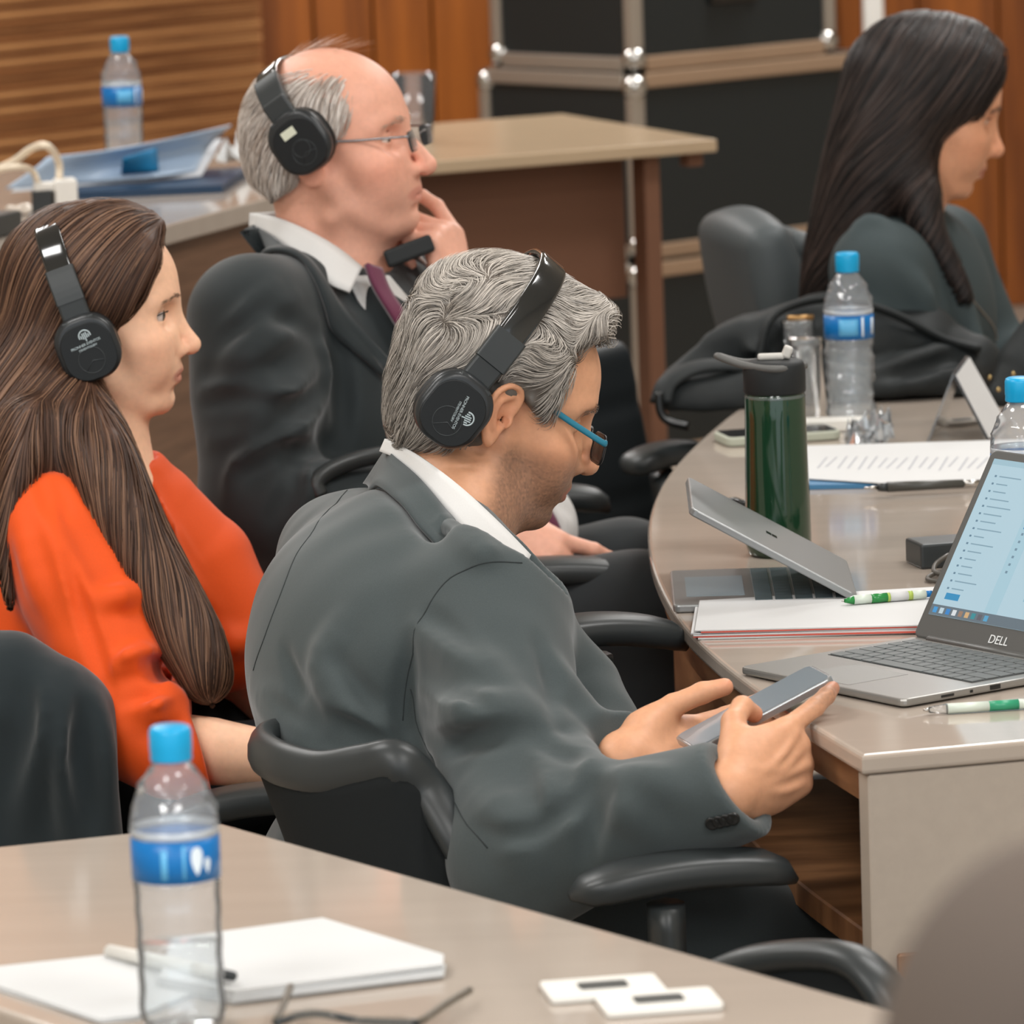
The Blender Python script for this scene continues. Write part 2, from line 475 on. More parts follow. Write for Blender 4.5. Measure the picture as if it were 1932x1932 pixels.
# ================================================================== materials shared
m_lam = mat('laminate_taupe', srgb(174, 162, 150), 0.08, spec=0.5, noise=(3.0, 0.035, (1, 9, 1)))
m_lam_edge = mat('laminate_edge', srgb(168, 154, 140), 0.35)
m_panel_grey = mat('panel_grey', srgb(172, 160, 147), 0.5, noise=(60, 0.03), bump=(220, 0.08, 0.001))
m_wood = mat('walnut_veneer', srgb(150, 108, 74), 0.36, wood=(srgb(108, 72, 46), (1.2, 1.2, 9), 3.0), bump=(60, 0.05, 0.001, (1, 1, 12)))
m_wood_shelf = mat('walnut_shelf', srgb(158, 112, 74), 0.33, wood=(srgb(112, 74, 46), (2, 9, 2), 3.0))
m_wood_counter = mat('walnut_counter', srgb(128, 96, 74), 0.42, wood=(srgb(98, 70, 52), (0.7, 0.7, 10), 3.2))
m_slat = mat('slat_wood', srgb(192, 134, 84), 0.45, wood=(srgb(124, 78, 44), (0.5, 0.5, 16), 4.0))
m_slat2 = mat('slat_wood_dark', srgb(164, 108, 64), 0.45, wood=(srgb(126, 80, 46), (0.5, 0.5, 16), 5.0))
m_slat3 = mat('slat_wood_pale', srgb(208, 152, 98), 0.45, wood=(srgb(166, 112, 68), (0.5, 0.5, 16), 4.5))
m_slat_back = mat('slat_backing', srgb(110, 70, 42), 0.8)
m_wood_wall = mat('wall_wood', srgb(168, 96, 36), 0.42, wood=(srgb(112, 60, 24), (7, 7, 0.5), 1.6))
m_floor = mat('floor_vinyl', srgb(158, 146, 132), 0.45, noise=(8, 0.05))
m_wallp = mat('wall_paint', srgb(196, 186, 172), 0.9)
m_ceil = mat('ceiling_paint', srgb(225, 222, 215), 0.9)
m_black = mat('black_plastic', srgb(46, 50, 51), 0.38, spec=0.5, bump=(400, 0.05, 0.0005))
m_black_gloss = mat('black_gloss', srgb(20, 23, 24), 0.14, spec=0.6)
m_black_soft = mat('black_soft', srgb(34, 37, 38), 0.6, spec=0.35)
m_black_fab = mat('black_mesh_fabric', srgb(26, 29, 30), 0.85, spec=0.2, bump=(700, 0.2, 0.0006))
m_alu = mat('aluminium', srgb(176, 168, 158), 0.34, metal=0.75)
m_alu_tan = mat('aluminium_warm', srgb(168, 142, 118), 0.42, metal=0.5)
m_case = mat('case_laminate', srgb(24, 29, 30), 0.42, bump=(300, 0.06, 0.0006))
m_steel = mat('steel', srgb(190, 188, 184), 0.22, metal=1.0)
m_white = mat('white_plastic', srgb(228, 226, 220), 0.4)
m_paper = mat('paper', srgb(206, 207, 207), 0.8, spec=0.2, noise=(9, 0.012))
m_ink = mat('ink_grey', srgb(150, 152, 156), 0.8)
m_blue_cap = mat('blue_cap', srgb(8, 158, 210), 0.35, spec=0.5)
m_label = mat('label_blue', srgb(0, 108, 178), 0.35)
m_label_lt = mat('label_light_blue', srgb(96, 176, 222), 0.4)
m_label_wh = mat('label_white', srgb(226, 238, 246), 0.4)

# ================================================================== room shell
def struct(name, geo, m, parent=None, smooth=False, label=None):
    return put(name, geo, m, parent, smooth, kind=None if parent is not None else 'structure', label=label)
X0, X1, Y0, Y1, ZC = -3.6, 3.8, -1.2, 13.6, 3.0
struct('floor', box(X1-X0, Y1-Y0, 0.1, c=((X0+X1)/2, (Y0+Y1)/2, -0.05)), m_floor, label='pale beige vinyl floor')
struct('ceiling', box(X1-X0, Y1-Y0, 0.1, c=((X0+X1)/2, (Y0+Y1)/2, ZC+0.05)), m_ceil, label='white plaster ceiling')
struct('wall_right', box(0.1, Y1-Y0, ZC, c=(X1+0.05, (Y0+Y1)/2, ZC/2)), m_wallp, label='beige painted right wall')
struct('wall_left', box(0.1, Y1-Y0, ZC, c=(X0-0.05, (Y0+Y1)/2, ZC/2)), m_wallp, label='beige painted left wall')
struct('wall_back_far', box(X1-X0, 0.1, ZC, c=((X0+X1)/2, Y1+0.05, ZC/2)), m_wallp, label='beige painted far back wall')
# stage platform at the back
struct('floor_platform', box(X1-X0-0.04, Y1-8.4-0.02, 0.2, 0.008, c=((X0+X1)/2, (Y1+8.4)/2, 0.1)), m_floor, label='low raised platform floor along the back')

# wood panelled back wall: vertical boards, upright grain
def board_wall(name, pa, pb, Za, Zb, n, label, m=m_wood_wall, ztop=2.99, zbot=0.2):
    a = at(pa, 300, Za); b = at(pb, 300, Zb); a[2] = b[2] = zbot
    d = unit(b-a); L = np.linalg.norm(b-a); nrm = np.array([d[1], -d[0], 0])
    R = np.stack([d, -nrm, [0, 0, 1]], 1)
    back = put(name, xf(box(L, 0.05, ztop-zbot, c=(L/2, 0.045, (ztop-zbot)/2)), R, a), m_slat_back, kind='structure', label=label)
    w = L/n
    for i in range(n):
        put('wall_board', xf(box(w-0.006, 0.024, ztop-zbot-0.004, 0.002, 1, c=((i+0.5)*w, 0.0045+random.uniform(-.001, .001), (ztop-zbot)/2)), R, a), m, back)
    return back
board_wall('wall_back', 488, 934, 7.02, 7.1, 4, 'orange-brown wood panelled back wall beside the slats')
board_wall('wall_back_right', 1590, 2350, 7.75, 7.55, 5, 'orange-brown wood wall behind the dark-haired woman')
board_wall('wall_back_dark', 925, 1600, 7.85, 7.78, 4, 'shadowed wood wall behind the flight cases')
put('trim_1', xf(box(0.045, 0.04, 1.3, 0.004, c=(0, 0, 0.65)), None, at(1648, 74, 7.2)), m_white, kind='structure', label='white vertical cable trunking above the dark-haired woman')
# horizontal slat wall on the left
sa = at(-420, 200, 6.35); sb = at(500, 200, 6.98)
sd = unit([sb[0]-sa[0], sb[1]-sa[1], 0]); sL = np.linalg.norm((sb-sa)[:2]); sn = np.array([sd[1], -sd[0], 0])
SR = np.stack([sd, -sn, [0, 0, 1]], 1); sa0 = np.array([sa[0], sa[1], 0.2])
sw = put('wall_slat', xf(box(sL, 0.05, 2.75, c=(sL/2, 0.04, 1.375)), SR, sa0), m_slat_back, kind='structure', label='wall of narrow horizontal wooden slats')
pitch = 0.0165
slat_geo = box(sL, 0.022, pitch*0.64, 0.002, 1)
slat_mesh = None
for i in range(52):
    z = 0.40+i*pitch
    g = xf(slat_geo, SR, sa0+SR@np.array([sL/2, 0.008, z]))
    if slat_mesh is None:
        o = put('wall_slat_board', g, m_slat, sw); slat_mesh = o; slat_alt = []
        for mm in (m_slat2, m_slat3):
            d_ = o.data.copy(); d_.materials[0] = mm; slat_alt.append(d_)
    else:
        o = slat_mesh.copy(); o.data = slat_mesh.data if i % 3 == 0 else slat_alt[i % 2]; COL.objects.link(o); o.location = (0, 0, i*pitch); o.parent = sw
put('upper_slat_field', xf(join(*[box(sL, 0.016, pitch*0.8, c=(sL/2, 0.008, 0.62+(52+i)*pitch)) for i in range(70)]), SR, sa0), m_slat, sw, kind='stuff')

# ================================================================== conference table (right)
TZ = 0.74
tab_px = [(1372, 786), (1318, 832), (1272, 880), (1240, 930), (1223, 985), (1226, 1045), (1245, 1105), (1288, 1178), (1356, 1245), (1440, 1309), (1530, 1367), (1626, 1425)]
edge = [on(px, py, TZ)[:2] for px, py in tab_px]
crv = catmull([np.append(e, 0) for e in edge], 6)[:, :2]
right_near = on(2250, 1368, TZ)[:2]; right_far = on(2250, 640, TZ)[:2]
far_pts = [on(2000, 652, TZ)[:2], on(1700, 672, TZ)[:2], on(1520, 705, TZ)[:2], on(1440, 740, TZ)[:2]]
far_c = catmull([np.append(e, 0) for e in [far_pts[0], far_pts[1], far_pts[2], far_pts[3], edge[0]]], 6)[:-1, :2]
outline = list(crv)+[right_near, right_far]+list(far_c)
ctab = thing('conference_table', 'oval-ended taupe conference table with laptops on it', 'table', (*on(1700, 1100, 0.74)[:2], 0))
put('table_top', prism(outline, TZ-0.019, TZ, 0.0045, 3), m_lam, ctab, smooth=False)
# grey end panel under the near straight edge
ca = crv[-1]; cd = unit(np.append(right_near-ca, 0)); cn = np.array([-cd[1], cd[0], 0])
pL = np.linalg.norm(right_near-ca); PR = np.stack([cd, cn, [0, 0, 1]], 1)
base = np.array([ca[0], ca[1], 0])
put('end_panel', xf(box(pL-0.01, 0.028, TZ-0.02, 0.002, 1, c=(pL/2+0.002, 0.018, (TZ-0.02)/2)), PR, base), m_panel_grey, ctab)
# curved apron strip, deep curved fascia and lower shelf, following the rounded edge
def inset_curve(c, d):
    c = np.asarray(c); t = np.gradient(c, axis=0); t /= np.linalg.norm(t, axis=1, keepdims=True)
    return c+np.stack([-t[:, 1], t[:, 0]], 1)*d
def curve_wall(c, z0, z1, th, mname):
    a = inset_curve(c, th/2); b = inset_curve(c, -th/2); n = len(c)
    v = [(*p, z0) for p in a]+[(*p, z1) for p in a]+[(*p, z0) for p in b]+[(*p, z1) for p in b]
    f = []
    for i in range(n-1):
        f += [(i, n+i, n+i+1, i+1), (2*n+i, 2*n+i+1, 3*n+i+1, 3*n+i), (n+i, 3*n+i, 3*n+i+1, n+i+1), (i, i+1, 2*n+i+1, 2*n+i)]
    f += [(0, 2*n, 3*n, n), (n-1, 2*n-1, 4*n-1, 3*n-1)]
    return np.array(v), f
ctr = np.array([outline[0], right_near]).mean(0)
sgn = 1 if np.linalg.norm(inset_curve(crv, 0.1)[30]-ctr) < np.linalg.norm(crv[30]-ctr) else -1
k0 = 0
ap = inset_curve(crv, sgn*0.022)
put('apron', curve_wall(ap[:-2], TZ-0.052, TZ-0.0195, 0.018, ''), m_wood, ctab)
fas = inset_curve(crv, sgn*0.035)
put('fascia', curve_wall(fas[:46], 0.0, TZ-0.053, 0.018, ''), m_wood, ctab)
sh = inset_curve(crv, sgn*0.03); shin = inset_curve(crv, sgn*0.24)
ss, se = 40, len(crv)-1
poly = [tuple(p) for p in sh[ss:se+1]]+[tuple(p) for p in shin[ss:se+1][::-1]]
put('shelf', prism(poly, 0.525, 0.552, 0.002, 1), m_wood_shelf, ctab)
put('inner_panel', curve_wall(inset_curve(crv, sgn*0.22)[34:se-1], 0.0, TZ-0.02, 0.018, ''), m_wood, ctab)

# ================================================================== near table (bottom left)
B_ = on(420, 1553, TZ)[:2]; C_ = on(1960, 1982, TZ)[:2]; A_ = on(-420, 1640, TZ)[:2]; E_ = on(-2, 1904, TZ)[:2]
dirBC = unit(C_-B_); E0 = E_-dirBC*0.35
D_ = E_+dirBC*np.linalg.norm(C_-B_)*0.97
O = [A_, E0, D_, C_, B_]
def ccw(o):
    o = np.asarray(o); a = 0.5*np.sum(o[:, 0]*np.roll(o[:, 1], -1)-np.roll(o[:, 0], -1)*o[:, 1]); return o if a > 0 else o[::-1]
ft = thing('meeting_table', 'taupe laminate meeting table in the near left corner', 'table', (*np.mean(O, 0), 0))
put('table_top', prism(ccw(O), TZ-0.025, TZ, 0.004, 3), m_lam, ft)
cenO = np.mean(O, 0)
put('modesty_panel', xf(box(0.9, 0.018, 0.4, 0.001, 1, c=(0, 0, 0.5)), np.stack([np.append(dirBC, 0), [-dirBC[1], dirBC[0], 0], [0, 0, 1]], 1), np.append(cenO, 0)), m_panel_grey, ft)
for s in (-0.42, 0.42):
    p = cenO+dirBC*s
    put('leg', xf(box(0.05, 0.34, TZ-0.026, 0.003, 1, c=(0, 0, (TZ-0.026)/2)), np.stack([np.append(dirBC, 0), [-dirBC[1], dirBC[0], 0], [0, 0, 1]], 1), np.append(p, 0)), m_panel_grey, ft)

# ================================================================== rear counter (left) with wood front
CZ = 0.95
c0 = on(-260, 578, CZ)[:2]; c1 = on(505, 374, CZ)[:2]; cdir = unit(c1-c0); c1 = c1+cdir*0.06
cnrm = np.array([-cdir[1], cdir[0]])
c2 = on(600, 268, CZ)[:2]
cO = [c0, c1, c2, c2-cdir*0.75+cnrm*0.55, c0+cnrm*1.0]
rc = thing('rear_counter', 'tall counter with walnut front behind the woman in orange', 'counter', (*np.mean(cO, 0), 0))
put('counter_top', prism(ccw(cO), CZ-0.03, CZ, 0.003, 2), m_lam, rc)
cR = np.stack([np.append(cdir, 0), np.append(cnrm, 0), [0, 0, 1]], 1); cL = np.linalg.norm(c1-c0)
npan = 2
for i in range(npan):
    w = cL/npan
    put('front_panel', xf(box(w-0.002, 0.02, CZ-0.032, 0.001, 1, c=((i+0.5)*w, 0.03, (CZ-0.032)/2)), cR, np.append(c0, 0)), m_wood_counter, rc)
ce = unit(c2-c1); cE = np.stack([np.append(ce, 0), [-ce[1], ce[0], 0], [0, 0, 1]], 1); eL = np.linalg.norm(c2-c1)
put('end_panel', xf(box(eL-0.10, 0.02, CZ-0.032, 0.001, 1, c=(eL/2, 0.03, (CZ-0.032)/2)), cE, np.append(c1, 0)), m_wood_counter, rc)

# ================================================================== back table on the platform
A1 = on(1352, 262, CZ)[:2]; B1 = on(1062, 214, CZ)[:2]
fd = unit(on(820, 304, CZ)[:2]-A1); Ln = 0.66
bO = [A1, B1, B1+fd*0.46, A1+fd*Ln]
bt = thing('side_table', 'pale topped table with brown modesty panel before the flight cases', 'table', (*np.mean(bO, 0), 0.2))
put('table_top', prism(ccw(bO), CZ-0.022, CZ, 0.003, 2), mat('laminate_sand', srgb(178, 156, 128), 0.25, noise=(4, 0.03)), bt)
m_bpanel = mat('brown_panel', srgb(112, 76, 56), 0.6, noise=(3, 0.05, (1, 1, 6)))
inn = unit(np.array([-fd[1], fd[0]])); 
if inn@(B1-A1) < 0: inn = -inn
bR = np.stack([np.append(fd, 0), np.append(inn, 0), [0, 0, 1]], 1)
bp0 = np.append(A1, 0)
put('modesty_panel', xf(box(0.5, 0.018, 0.245, 0.001, 1, c=(0.115+0.25, 0.13, CZ-0.024-0.1225)), bR, bp0), m_bpanel, bt)
for xx in (0.105, 0.60):
    put('leg', xf(box(0.03, 0.045, CZ-0.2-0.022, 0.002, 1, c=(xx, 0.06, 0.2+(CZ-0.222)/2)), bR, bp0), m_bpanel, bt)
put('leg', xf(box(0.03, 0.045, CZ-0.2-0.022, 0.002, 1, c=(0.15, 0.24, 0.2+(CZ-0.222)/2)), bR, bp0), m_alu_tan, bt)
put('bracket', xf(box(0.03, 0.03, 0.025, 0.002, 1, c=(0.022, 0.05, CZ-0.035)), bR, bp0), m_bpanel, bt)

# ================================================================== flight cases
def flight_case(name, label, corner, ang, wx, wy, z0, z1, rail=0.03, handle=False, catches=False):
    """corner = nearest upright edge; faces run away from it along ang and ang+90"""
    R = rotz(ang); o = np.array([corner[0], corner[1], 0])
    t = thing(name, label, 'flight case', (*(o+R@np.array([wx/2, wy/2, 0]))[:2], z0))
    H = z1-z0
    put('case_body', xf(box(wx-0.012, wy-0.012, H-0.012, 0.002, 1, c=(wx/2, wy/2, z0+H/2)), R, o), m_case, t)
    def rl(sz, c, m): put('edge_rail', xf(box(*sz, 0.004, 2, c=c), R, o), m, t)
    for zz in (z0+rail/2, z1-rail/2):
        rl((wx-2*rail, rail*0.4, rail), (wx/2, 0.001, zz), m_alu_tan); rl((wx-2*rail, rail*0.4, rail), (wx/2, wy-0.001, zz), m_alu_tan)
        rl((rail*0.4, wy-2*rail, rail), (0.001, wy/2, zz), m_alu); rl((rail*0.4, wy-2*rail, rail), (wx-0.001, wy/2, zz), m_alu)
    for (x, y) in ((0, 0), (wx, 0), (0, wy), (wx, wy)):
        put('edge_post', xf(box(rail, rail, H-2*rail, 0.006, 2, c=(x+(rail/2-0.004)*(1 if x == 0 else -1), y+(rail/2-0.004)*(1 if y == 0 else -1), z0+H/2)), R, o), m_alu, t)
        for zz in (z0+0.026, z1-0.026):
            ball = lathe([(0.0001, -0.026)]+[(0.026*math.cos(a), 0.026*math.sin(a)) for a in np.linspace(-1.3, 1.3, 7)]+[(0.0001, 0.026)], 14, False, False)
            put('ball_corner', xf(ball, R, o+R@np.array([x+0.012*(1 if x == 0 else -1), y+0.012*(1 if y == 0 else -1), zz])), m_steel, t, smooth=True)
    if handle:
        put('handle_plate', xf(box(0.13, 0.006, 0.1, 0.004, 2, c=(wx*0.5, -0.002, z0+0.17)), R, o), mat('dark_metal', srgb(60, 56, 52), 0.4, metal=0.7), t)
        put('handle_grip', xf(tube([(-0.045, 0, 0), (-0.04, -0.025, 0), (0.04, -0.025, 0), (0.045, 0, 0)], 0.007, 8), R, o+R@np.array([wx*0.5, -0.005, z0+0.16])), m_alu_tan, t, smooth=True)
    return t
fcA = math.radians(41)
lowc = at(1196, 140, 6.2); upc = at(1221, 108, 6.26)
zt = lowc[2]; zlow = at(1196, 500, 6.2)[2]
flight_case('flight_case', 'lower black flight case with metal edging behind the side table', lowc, fcA, 0.66, 0.46, zlow, zt)
flight_case('flight_case', 'upper black flight case with metal edging stacked on top', lowc+rotz(fcA)@np.array([0.015, 0.015, 0]), fcA, 0.55, 0.42, zt+0.001, zt+0.46, handle=True)
flight_case('flight_case', 'bottom black flight case carrying the stacked two', lowc+rotz(fcA)@np.array([-0.03, -0.03, 0]), fcA, 0.8, 0.56, 0.2, zlow-0.001)
# ================================================================== people: building blocks
def dpx(dx, dy, dz): return CR*dx - CU*dy + CF*dz
class Frame:
    def __init__(s, yaw, pitch, roll, t, sc_): 
        s.R = rotz(math.radians(yaw))@roty(math.radians(pitch))@rotx(math.radians(roll)); s.t = np.asarray(t, float); s.s = sc_
    def w(s, *p):
        p = np.asarray(p if len(p) > 1 else p[0], float); return p@s.R.T*s.s+s.t
    def l(s, p): return (np.asarray(p, float)-s.t)@s.R/s.s
    def px(s, px, py, y=0.0):
        """local point on the plane y=const under a pixel"""
        o = s.l(CAMPOS); d = s.l(CAMPOS+ray(px, py))-o; k = (y-o[1])/d[1]; return o+d*k
def head_sdf(nose=1.0, female=False, lid=1.0, chin=1.0, jaw=1.0, ear=(False, False), browr=1.0, cheek=1.0, mouth=0.0, lips=1.0, nosedrop=0.0):
    h = SDF(); j = jaw
    h.ell((-0.004, 0, 0.046), (0.094, 0.075, 0.086), k=0.02)                   # cranium
    h.ell((0.030, 0, 0.040), (0.066, 0.064, 0.066), k=0.02)                     # forehead
    h.ell((0.034, 0, -0.012), (0.058, 0.062, 0.078), k=0.025)                   # face block
    h.ell((0.038, 0, -0.066), (0.050*j, 0.050*j, 0.042), k=0.025)               # jaw
    for s in (-1, 1): h.chain([(0.004, s*0.058*j, -0.030), (0.014, s*0.053*j, -0.062), (0.058, s*0.024, -0.096)], [0.012, 0.013, 0.014], k=0.02)
    h.ell((0.075, 0, -0.094), (0.0185*chin, 0.021, 0.0175), k=0.018)             # chin
    for s in (-1, 1):
        h.ell((0.060, s*0.044, -0.020), (0.026, 0.021*cheek, 0.019), k=0.022)   # cheekbone
        h.ell((0.064, s*0.036, -0.044), (0.024, 0.018*cheek, 0.026), k=0.022)
    h.ell((0.076, 0, -0.058), (0.0245, 0.029, 0.026), k=0.02)                    # muzzle
    if not female:
        for s in (-1, 1): h.chain([(0.086, s*0.010, 0.030), (0.080, s*0.030, 0.034), (0.066, s*0.048, 0.028)], [0.0095*browr, 0.0095*browr, 0.008], k=0.014)
    else:
        for s in (-1, 1): h.chain([(0.084, s*0.010, 0.030), (0.079, s*0.030, 0.033), (0.066, s*0.048, 0.028)], [0.0085, 0.008, 0.007], k=0.016)
    for s in (-1, 1): h.ell((0.090, s*0.0335, 0.009), (0.019, 0.0165, 0.0135), mode='s', k=0.014)   # sockets
    n = nose; nd = nosedrop
    h.chain([(0.088, 0, 0.022), (0.0955, 0, 0.006), (0.103+0.006*(n-1)*6, 0, -0.012), (0.1125+0.012*(n-1)*3, 0, -0.027-nd)], [0.0072, 0.0072, 0.0082, 0.0096*n], k=0.012)
    h.ell((0.108+0.012*(n-1)*3, 0, -0.031-nd), (0.0105*n, 0.0098, 0.0085*n), k=0.008)
    for s in (-1, 1):
        h.ell((0.0975, s*0.0115*n, -0.0345), (0.0098*n, 0.0068, 0.0078*n), k=0.007)
    for s in (-1, 1):
        h.ell((0.1045, s*0.0068, -0.0405), (0.0058, 0.0030, 0.0030), mode='s', k=0.003)             # nostrils
        h.chain([(0.0915, s*0.0195, -0.034), (0.083, s*0.029, -0.052), (0.078, s*0.031, -0.066)], [0.0006, 0.0016, 0.0012], mode='s', k=0.009)   # smile fold
    for s in (-1, 1): h.ell((0.0875, s*0.0165, -0.020), (0.0105, 0.0085, 0.014), k=0.012)   # beside the nose
    # eyelids around the eyeball
    for s in (-1, 1):
        h.ell((0.0705, s*0.032, 0.0105), (0.0140, 0.0150, 0.0140), k=0.006)
        if lid > 0.05: h.ell((0.0845, s*0.0335, 0.0095), (0.0085, 0.0140, 0.0052*lid), rotz(-s*0.35), mode='s', k=0.0022)
        if lid > 0.05: h.ell((0.0785, s*0.0415, 0.0092), (0.0112, 0.0085, 0.0042*lid), mode='s', k=0.0022)
        h.chain([(0.0775, s*0.020, 0.0175), (0.0795, s*0.032, 0.0205), (0.072, s*0.045, 0.016)], [0.0012, 0.0012, 0.001], mode='s', k=0.005)
    # lips
    L = lips
    h.chain([(0.0965, 0, -0.0575+mouth), (0.0935, 0.010, -0.0578+mouth), (0.0815, 0.0235, -0.0628+mouth)], [0.0052*L, 0.0048*L, 0.0022], k=0.006)
    h.chain([(0.0965, 0, -0.0575+mouth), (0.0935, -0.010, -0.0578+mouth), (0.0815, -0.0235, -0.0628+mouth)], [0.0052*L, 0.0048*L, 0.0022], k=0.006)
    h.chain([(0.0805, 0.022, -0.0638+mouth), (0.0920, 0.010, -0.0700+mouth), (0.0945, 0, -0.0708+mouth), (0.0920, -0.010, -0.0700+mouth), (0.0805, -0.022, -0.0638+mouth)], [0.0022, 0.0052*L, 0.0058*L, 0.0052*L, 0.0022], k=0.006)
    h.chain([(0.0845, 0.0262, -0.0652+mouth), (0.0965, 0.013, -0.0640+mouth), (0.1015, 0, -0.0632+mouth), (0.0965, -0.013, -0.0640+mouth), (0.0845, -0.0262, -0.0652+mouth)], [0.0009, 0.0013, 0.0013, 0.0013, 0.0009], mode='s', k=0.003)
    h.chain([(0.094, -0.012, -0.0825), (0.0965, 0, -0.0822), (0.094, 0.012, -0.0825)], 0.0035, mode='s', k=0.010)
    for s, on_ in ((-1, ear[0]), (1, ear[1])):
        if not on_: 
            h.ell((-0.012, s*0.077, -0.002), (0.017, 0.006, 0.03), k=0.008); continue
        Re = rotz(-s*0.38)@roty(0.22)
        e0 = np.array([-0.008, s*0.081, 0.0])
        P = lambda x, y, z: e0+Re@np.array([x, s*y, z])
        h.ell(P(-0.007, 0.003, 0.002), (0.0185, 0.0050, 0.029), Re, k=0.006)
        h.ell(P(-0.001, 0.002, -0.026), (0.0085, 0.0050, 0.0105), Re, k=0.006)
        h.ell(P(-0.004, 0.0095, 0.004), (0.0115, 0.0062, 0.0195), Re, mode='s', k=0.004)
        rim = [P(0.009, 0.003, 0.008), P(0.008, 0.006, 0.021), P(0.000, 0.0085, 0.0305), P(-0.012, 0.009, 0.0305), P(-0.0225, 0.0085, 0.020), P(-0.0245, 0.0075, 0.003), P(-0.019, 0.006, -0.014), P(-0.009, 0.005, -0.028), P(0.000, 0.004, -0.034)]
        h.chain(catmull(rim, 3), 0.0036, k=0.004)
        h.chain(catmull([P(-0.004, 0.0055, 0.020), P(-0.0135, 0.0065, 0.011), P(-0.0135, 0.006, -0.004), P(-0.007, 0.0055, -0.015)], 3), 0.0032, k=0.005)
        h.ell(P(0.008, 0.0055, -0.005), (0.0042, 0.0042, 0.0062), Re, k=0.004)
        h.ell(P(0.001, 0.0065, -0.006), (0.0062, 0.0062, 0.0090), Re, mode='s', k=0.004)
    return h
FING = [((0.086, 0.026), (0.044, 0.026, 0.022), 0.0092), ((0.091, 0.006), (0.048, 0.030, 0.023), 0.0094), ((0.087, -0.013), (0.044, 0.028, 0.022), 0.0088), ((0.079, -0.030), (0.034, 0.021, 0.019), 0.0078)]
def hand_sdf(curls, thumb, spread=(4, 0, -4, -9), size=1.0, tcurl=(20, 20)):
    """x to the fingers, y to the thumb, z to the back of the hand. curls: 4x3 degrees. thumb: direction of its first bone"""
    h = SDF(); tips = []
    h.ell((0.046, 0.0, -0.003), (0.052, 0.043, 0.0145), k=0.01)
    h.chain([(-0.01, 0, 0), (0.02, 0, 0)], [0.024, 0.025], k=0.02, flat=((0, 0, 1), 0.72))
    h.chain([(0.02, 0.012, -0.002), (0.082, 0.024, 0)], [0.015, 0.011], k=0.012)
    h.chain([(0.02, 0.0, 0.0), (0.086, 0.006, 0.001)], [0.015, 0.0115], k=0.012)
    h.chain([(0.02, -0.010, 0), (0.082, -0.013, 0)], [0.015, 0.0110], k=0.012)
    h.chain([(0.015, -0.018, -0.004), (0.074, -0.029, -0.002)], [0.016, 0.0105], k=0.012)
    h.ell((0.030, 0.022, -0.013), (0.026, 0.015, 0.013), rotz(0.5), k=0.014)
    for i, ((bx, by), ln, r) in enumerate(FING):
        p = np.array([bx, by, 0.0]); a = 0; sp = math.radians(spread[i]); pts = [p]; 
        for q in range(3):
            a += math.radians(curls[i][q]); d = np.array([math.cos(a)*math.cos(sp), math.cos(a)*math.sin(sp), -math.sin(a)])
            p = p+d*ln[q]; pts.append(p)
        h.chain([pts[0]-np.array([0.012, 0, 0]), pts[0], pts[1]], [r*1.0, r*1.14, r*1.02], k=0.008)
        h.chain([pts[1], pts[2]], [r*1.04, r*0.93], k=0.003)
        h.chain([pts[2], lerp(pts[2], pts[3], 0.85)], [r*0.95, r*0.78], k=0.003)
        tips.append((pts[2], lerp(pts[2], pts[3], 1.0), r))
    p = np.array([0.022, 0.026, -0.010]); d = unit(thumb); up = np.array([0, 0, 1.0]); axis = unit(np.cross(d, np.array([0.9, -0.4, -0.5])))
    pts = [p]; lens = (0.040, 0.032, 0.027); ang = 0
    for q in range(3):
        if q > 0: 
            c, s_ = math.cos(math.radians(tcurl[q-1])), math.sin(math.radians(tcurl[q-1]))
            d = d*c+np.cross(axis, d)*s_+axis*(axis@d)*(1-c)
        p = p+d*lens[q]; pts.append(p)
    h.chain([pts[0], pts[1]], [0.0155, 0.0115], k=0.012)
    h.chain([pts[1], pts[2]], [0.0113, 0.0104], k=0.004)
    h.chain([pts[2], lerp(pts[2], pts[3], 0.85)], [0.0106, 0.0088], k=0.004)
    tips.append((pts[2], pts[3], 0.0104))
    return h, tips
def place_hand(body, R, wrist, curls, thumb, spread=(4, 0, -4, -9), size=1.0, tcurl=(20, 20)):
    h, tips = hand_sdf(curls, thumb, spread, size, tcurl)
    body.merge(h, R, wrist, size)
    return [(np.asarray(a)@R.T*size+wrist, np.asarray(b)@R.T*size+wrist, r*size) for a, b, r in tips]
def hframe(x, z):
    """right hand: columns fingers, thumb side, back of hand"""
    x = unit(x); z = unit(np.asarray(z)-x*(x@np.asarray(z))); return np.stack([x, np.cross(z, x), z], 1)
def poly2(P2, pts):
    """signed distance to a closed 2D polygon, negative inside"""
    pts = np.asarray(pts, np.float32); d = np.full(len(P2), 9.0, np.float32); ins = np.zeros(len(P2), bool)
    for i in range(len(pts)):
        a = pts[i]; b = pts[(i+1) % len(pts)]; ab = b-a; q = P2-a
        t = np.clip((q@ab)/max(float(ab@ab), 1e-12), 0, 1); d = np.minimum(d, ((q-t[:, None]*ab)**2).sum(1))
        c = ((a[1] > P2[:, 1]) != (b[1] > P2[:, 1]))
        if abs(b[1]-a[1]) > 1e-9: ins ^= c&(P2[:, 0] < (b[0]-a[0])*(P2[:, 1]-a[1])/(b[1]-a[1])+a[0])
    d = np.sqrt(d); return np.where(ins, -d, d)
def normals_of(sdf, P):
    e = 0.0025; N = np.zeros((len(P), 3), np.float32)
    for i in range(3):
        o = np.zeros(3); o[i] = e; N[:, i] = sdf.ev(P+o, 0.04)-sdf.ev(P-o, 0.04)
    return N/np.maximum(np.linalg.norm(N, axis=1, keepdims=True), 1e-8)
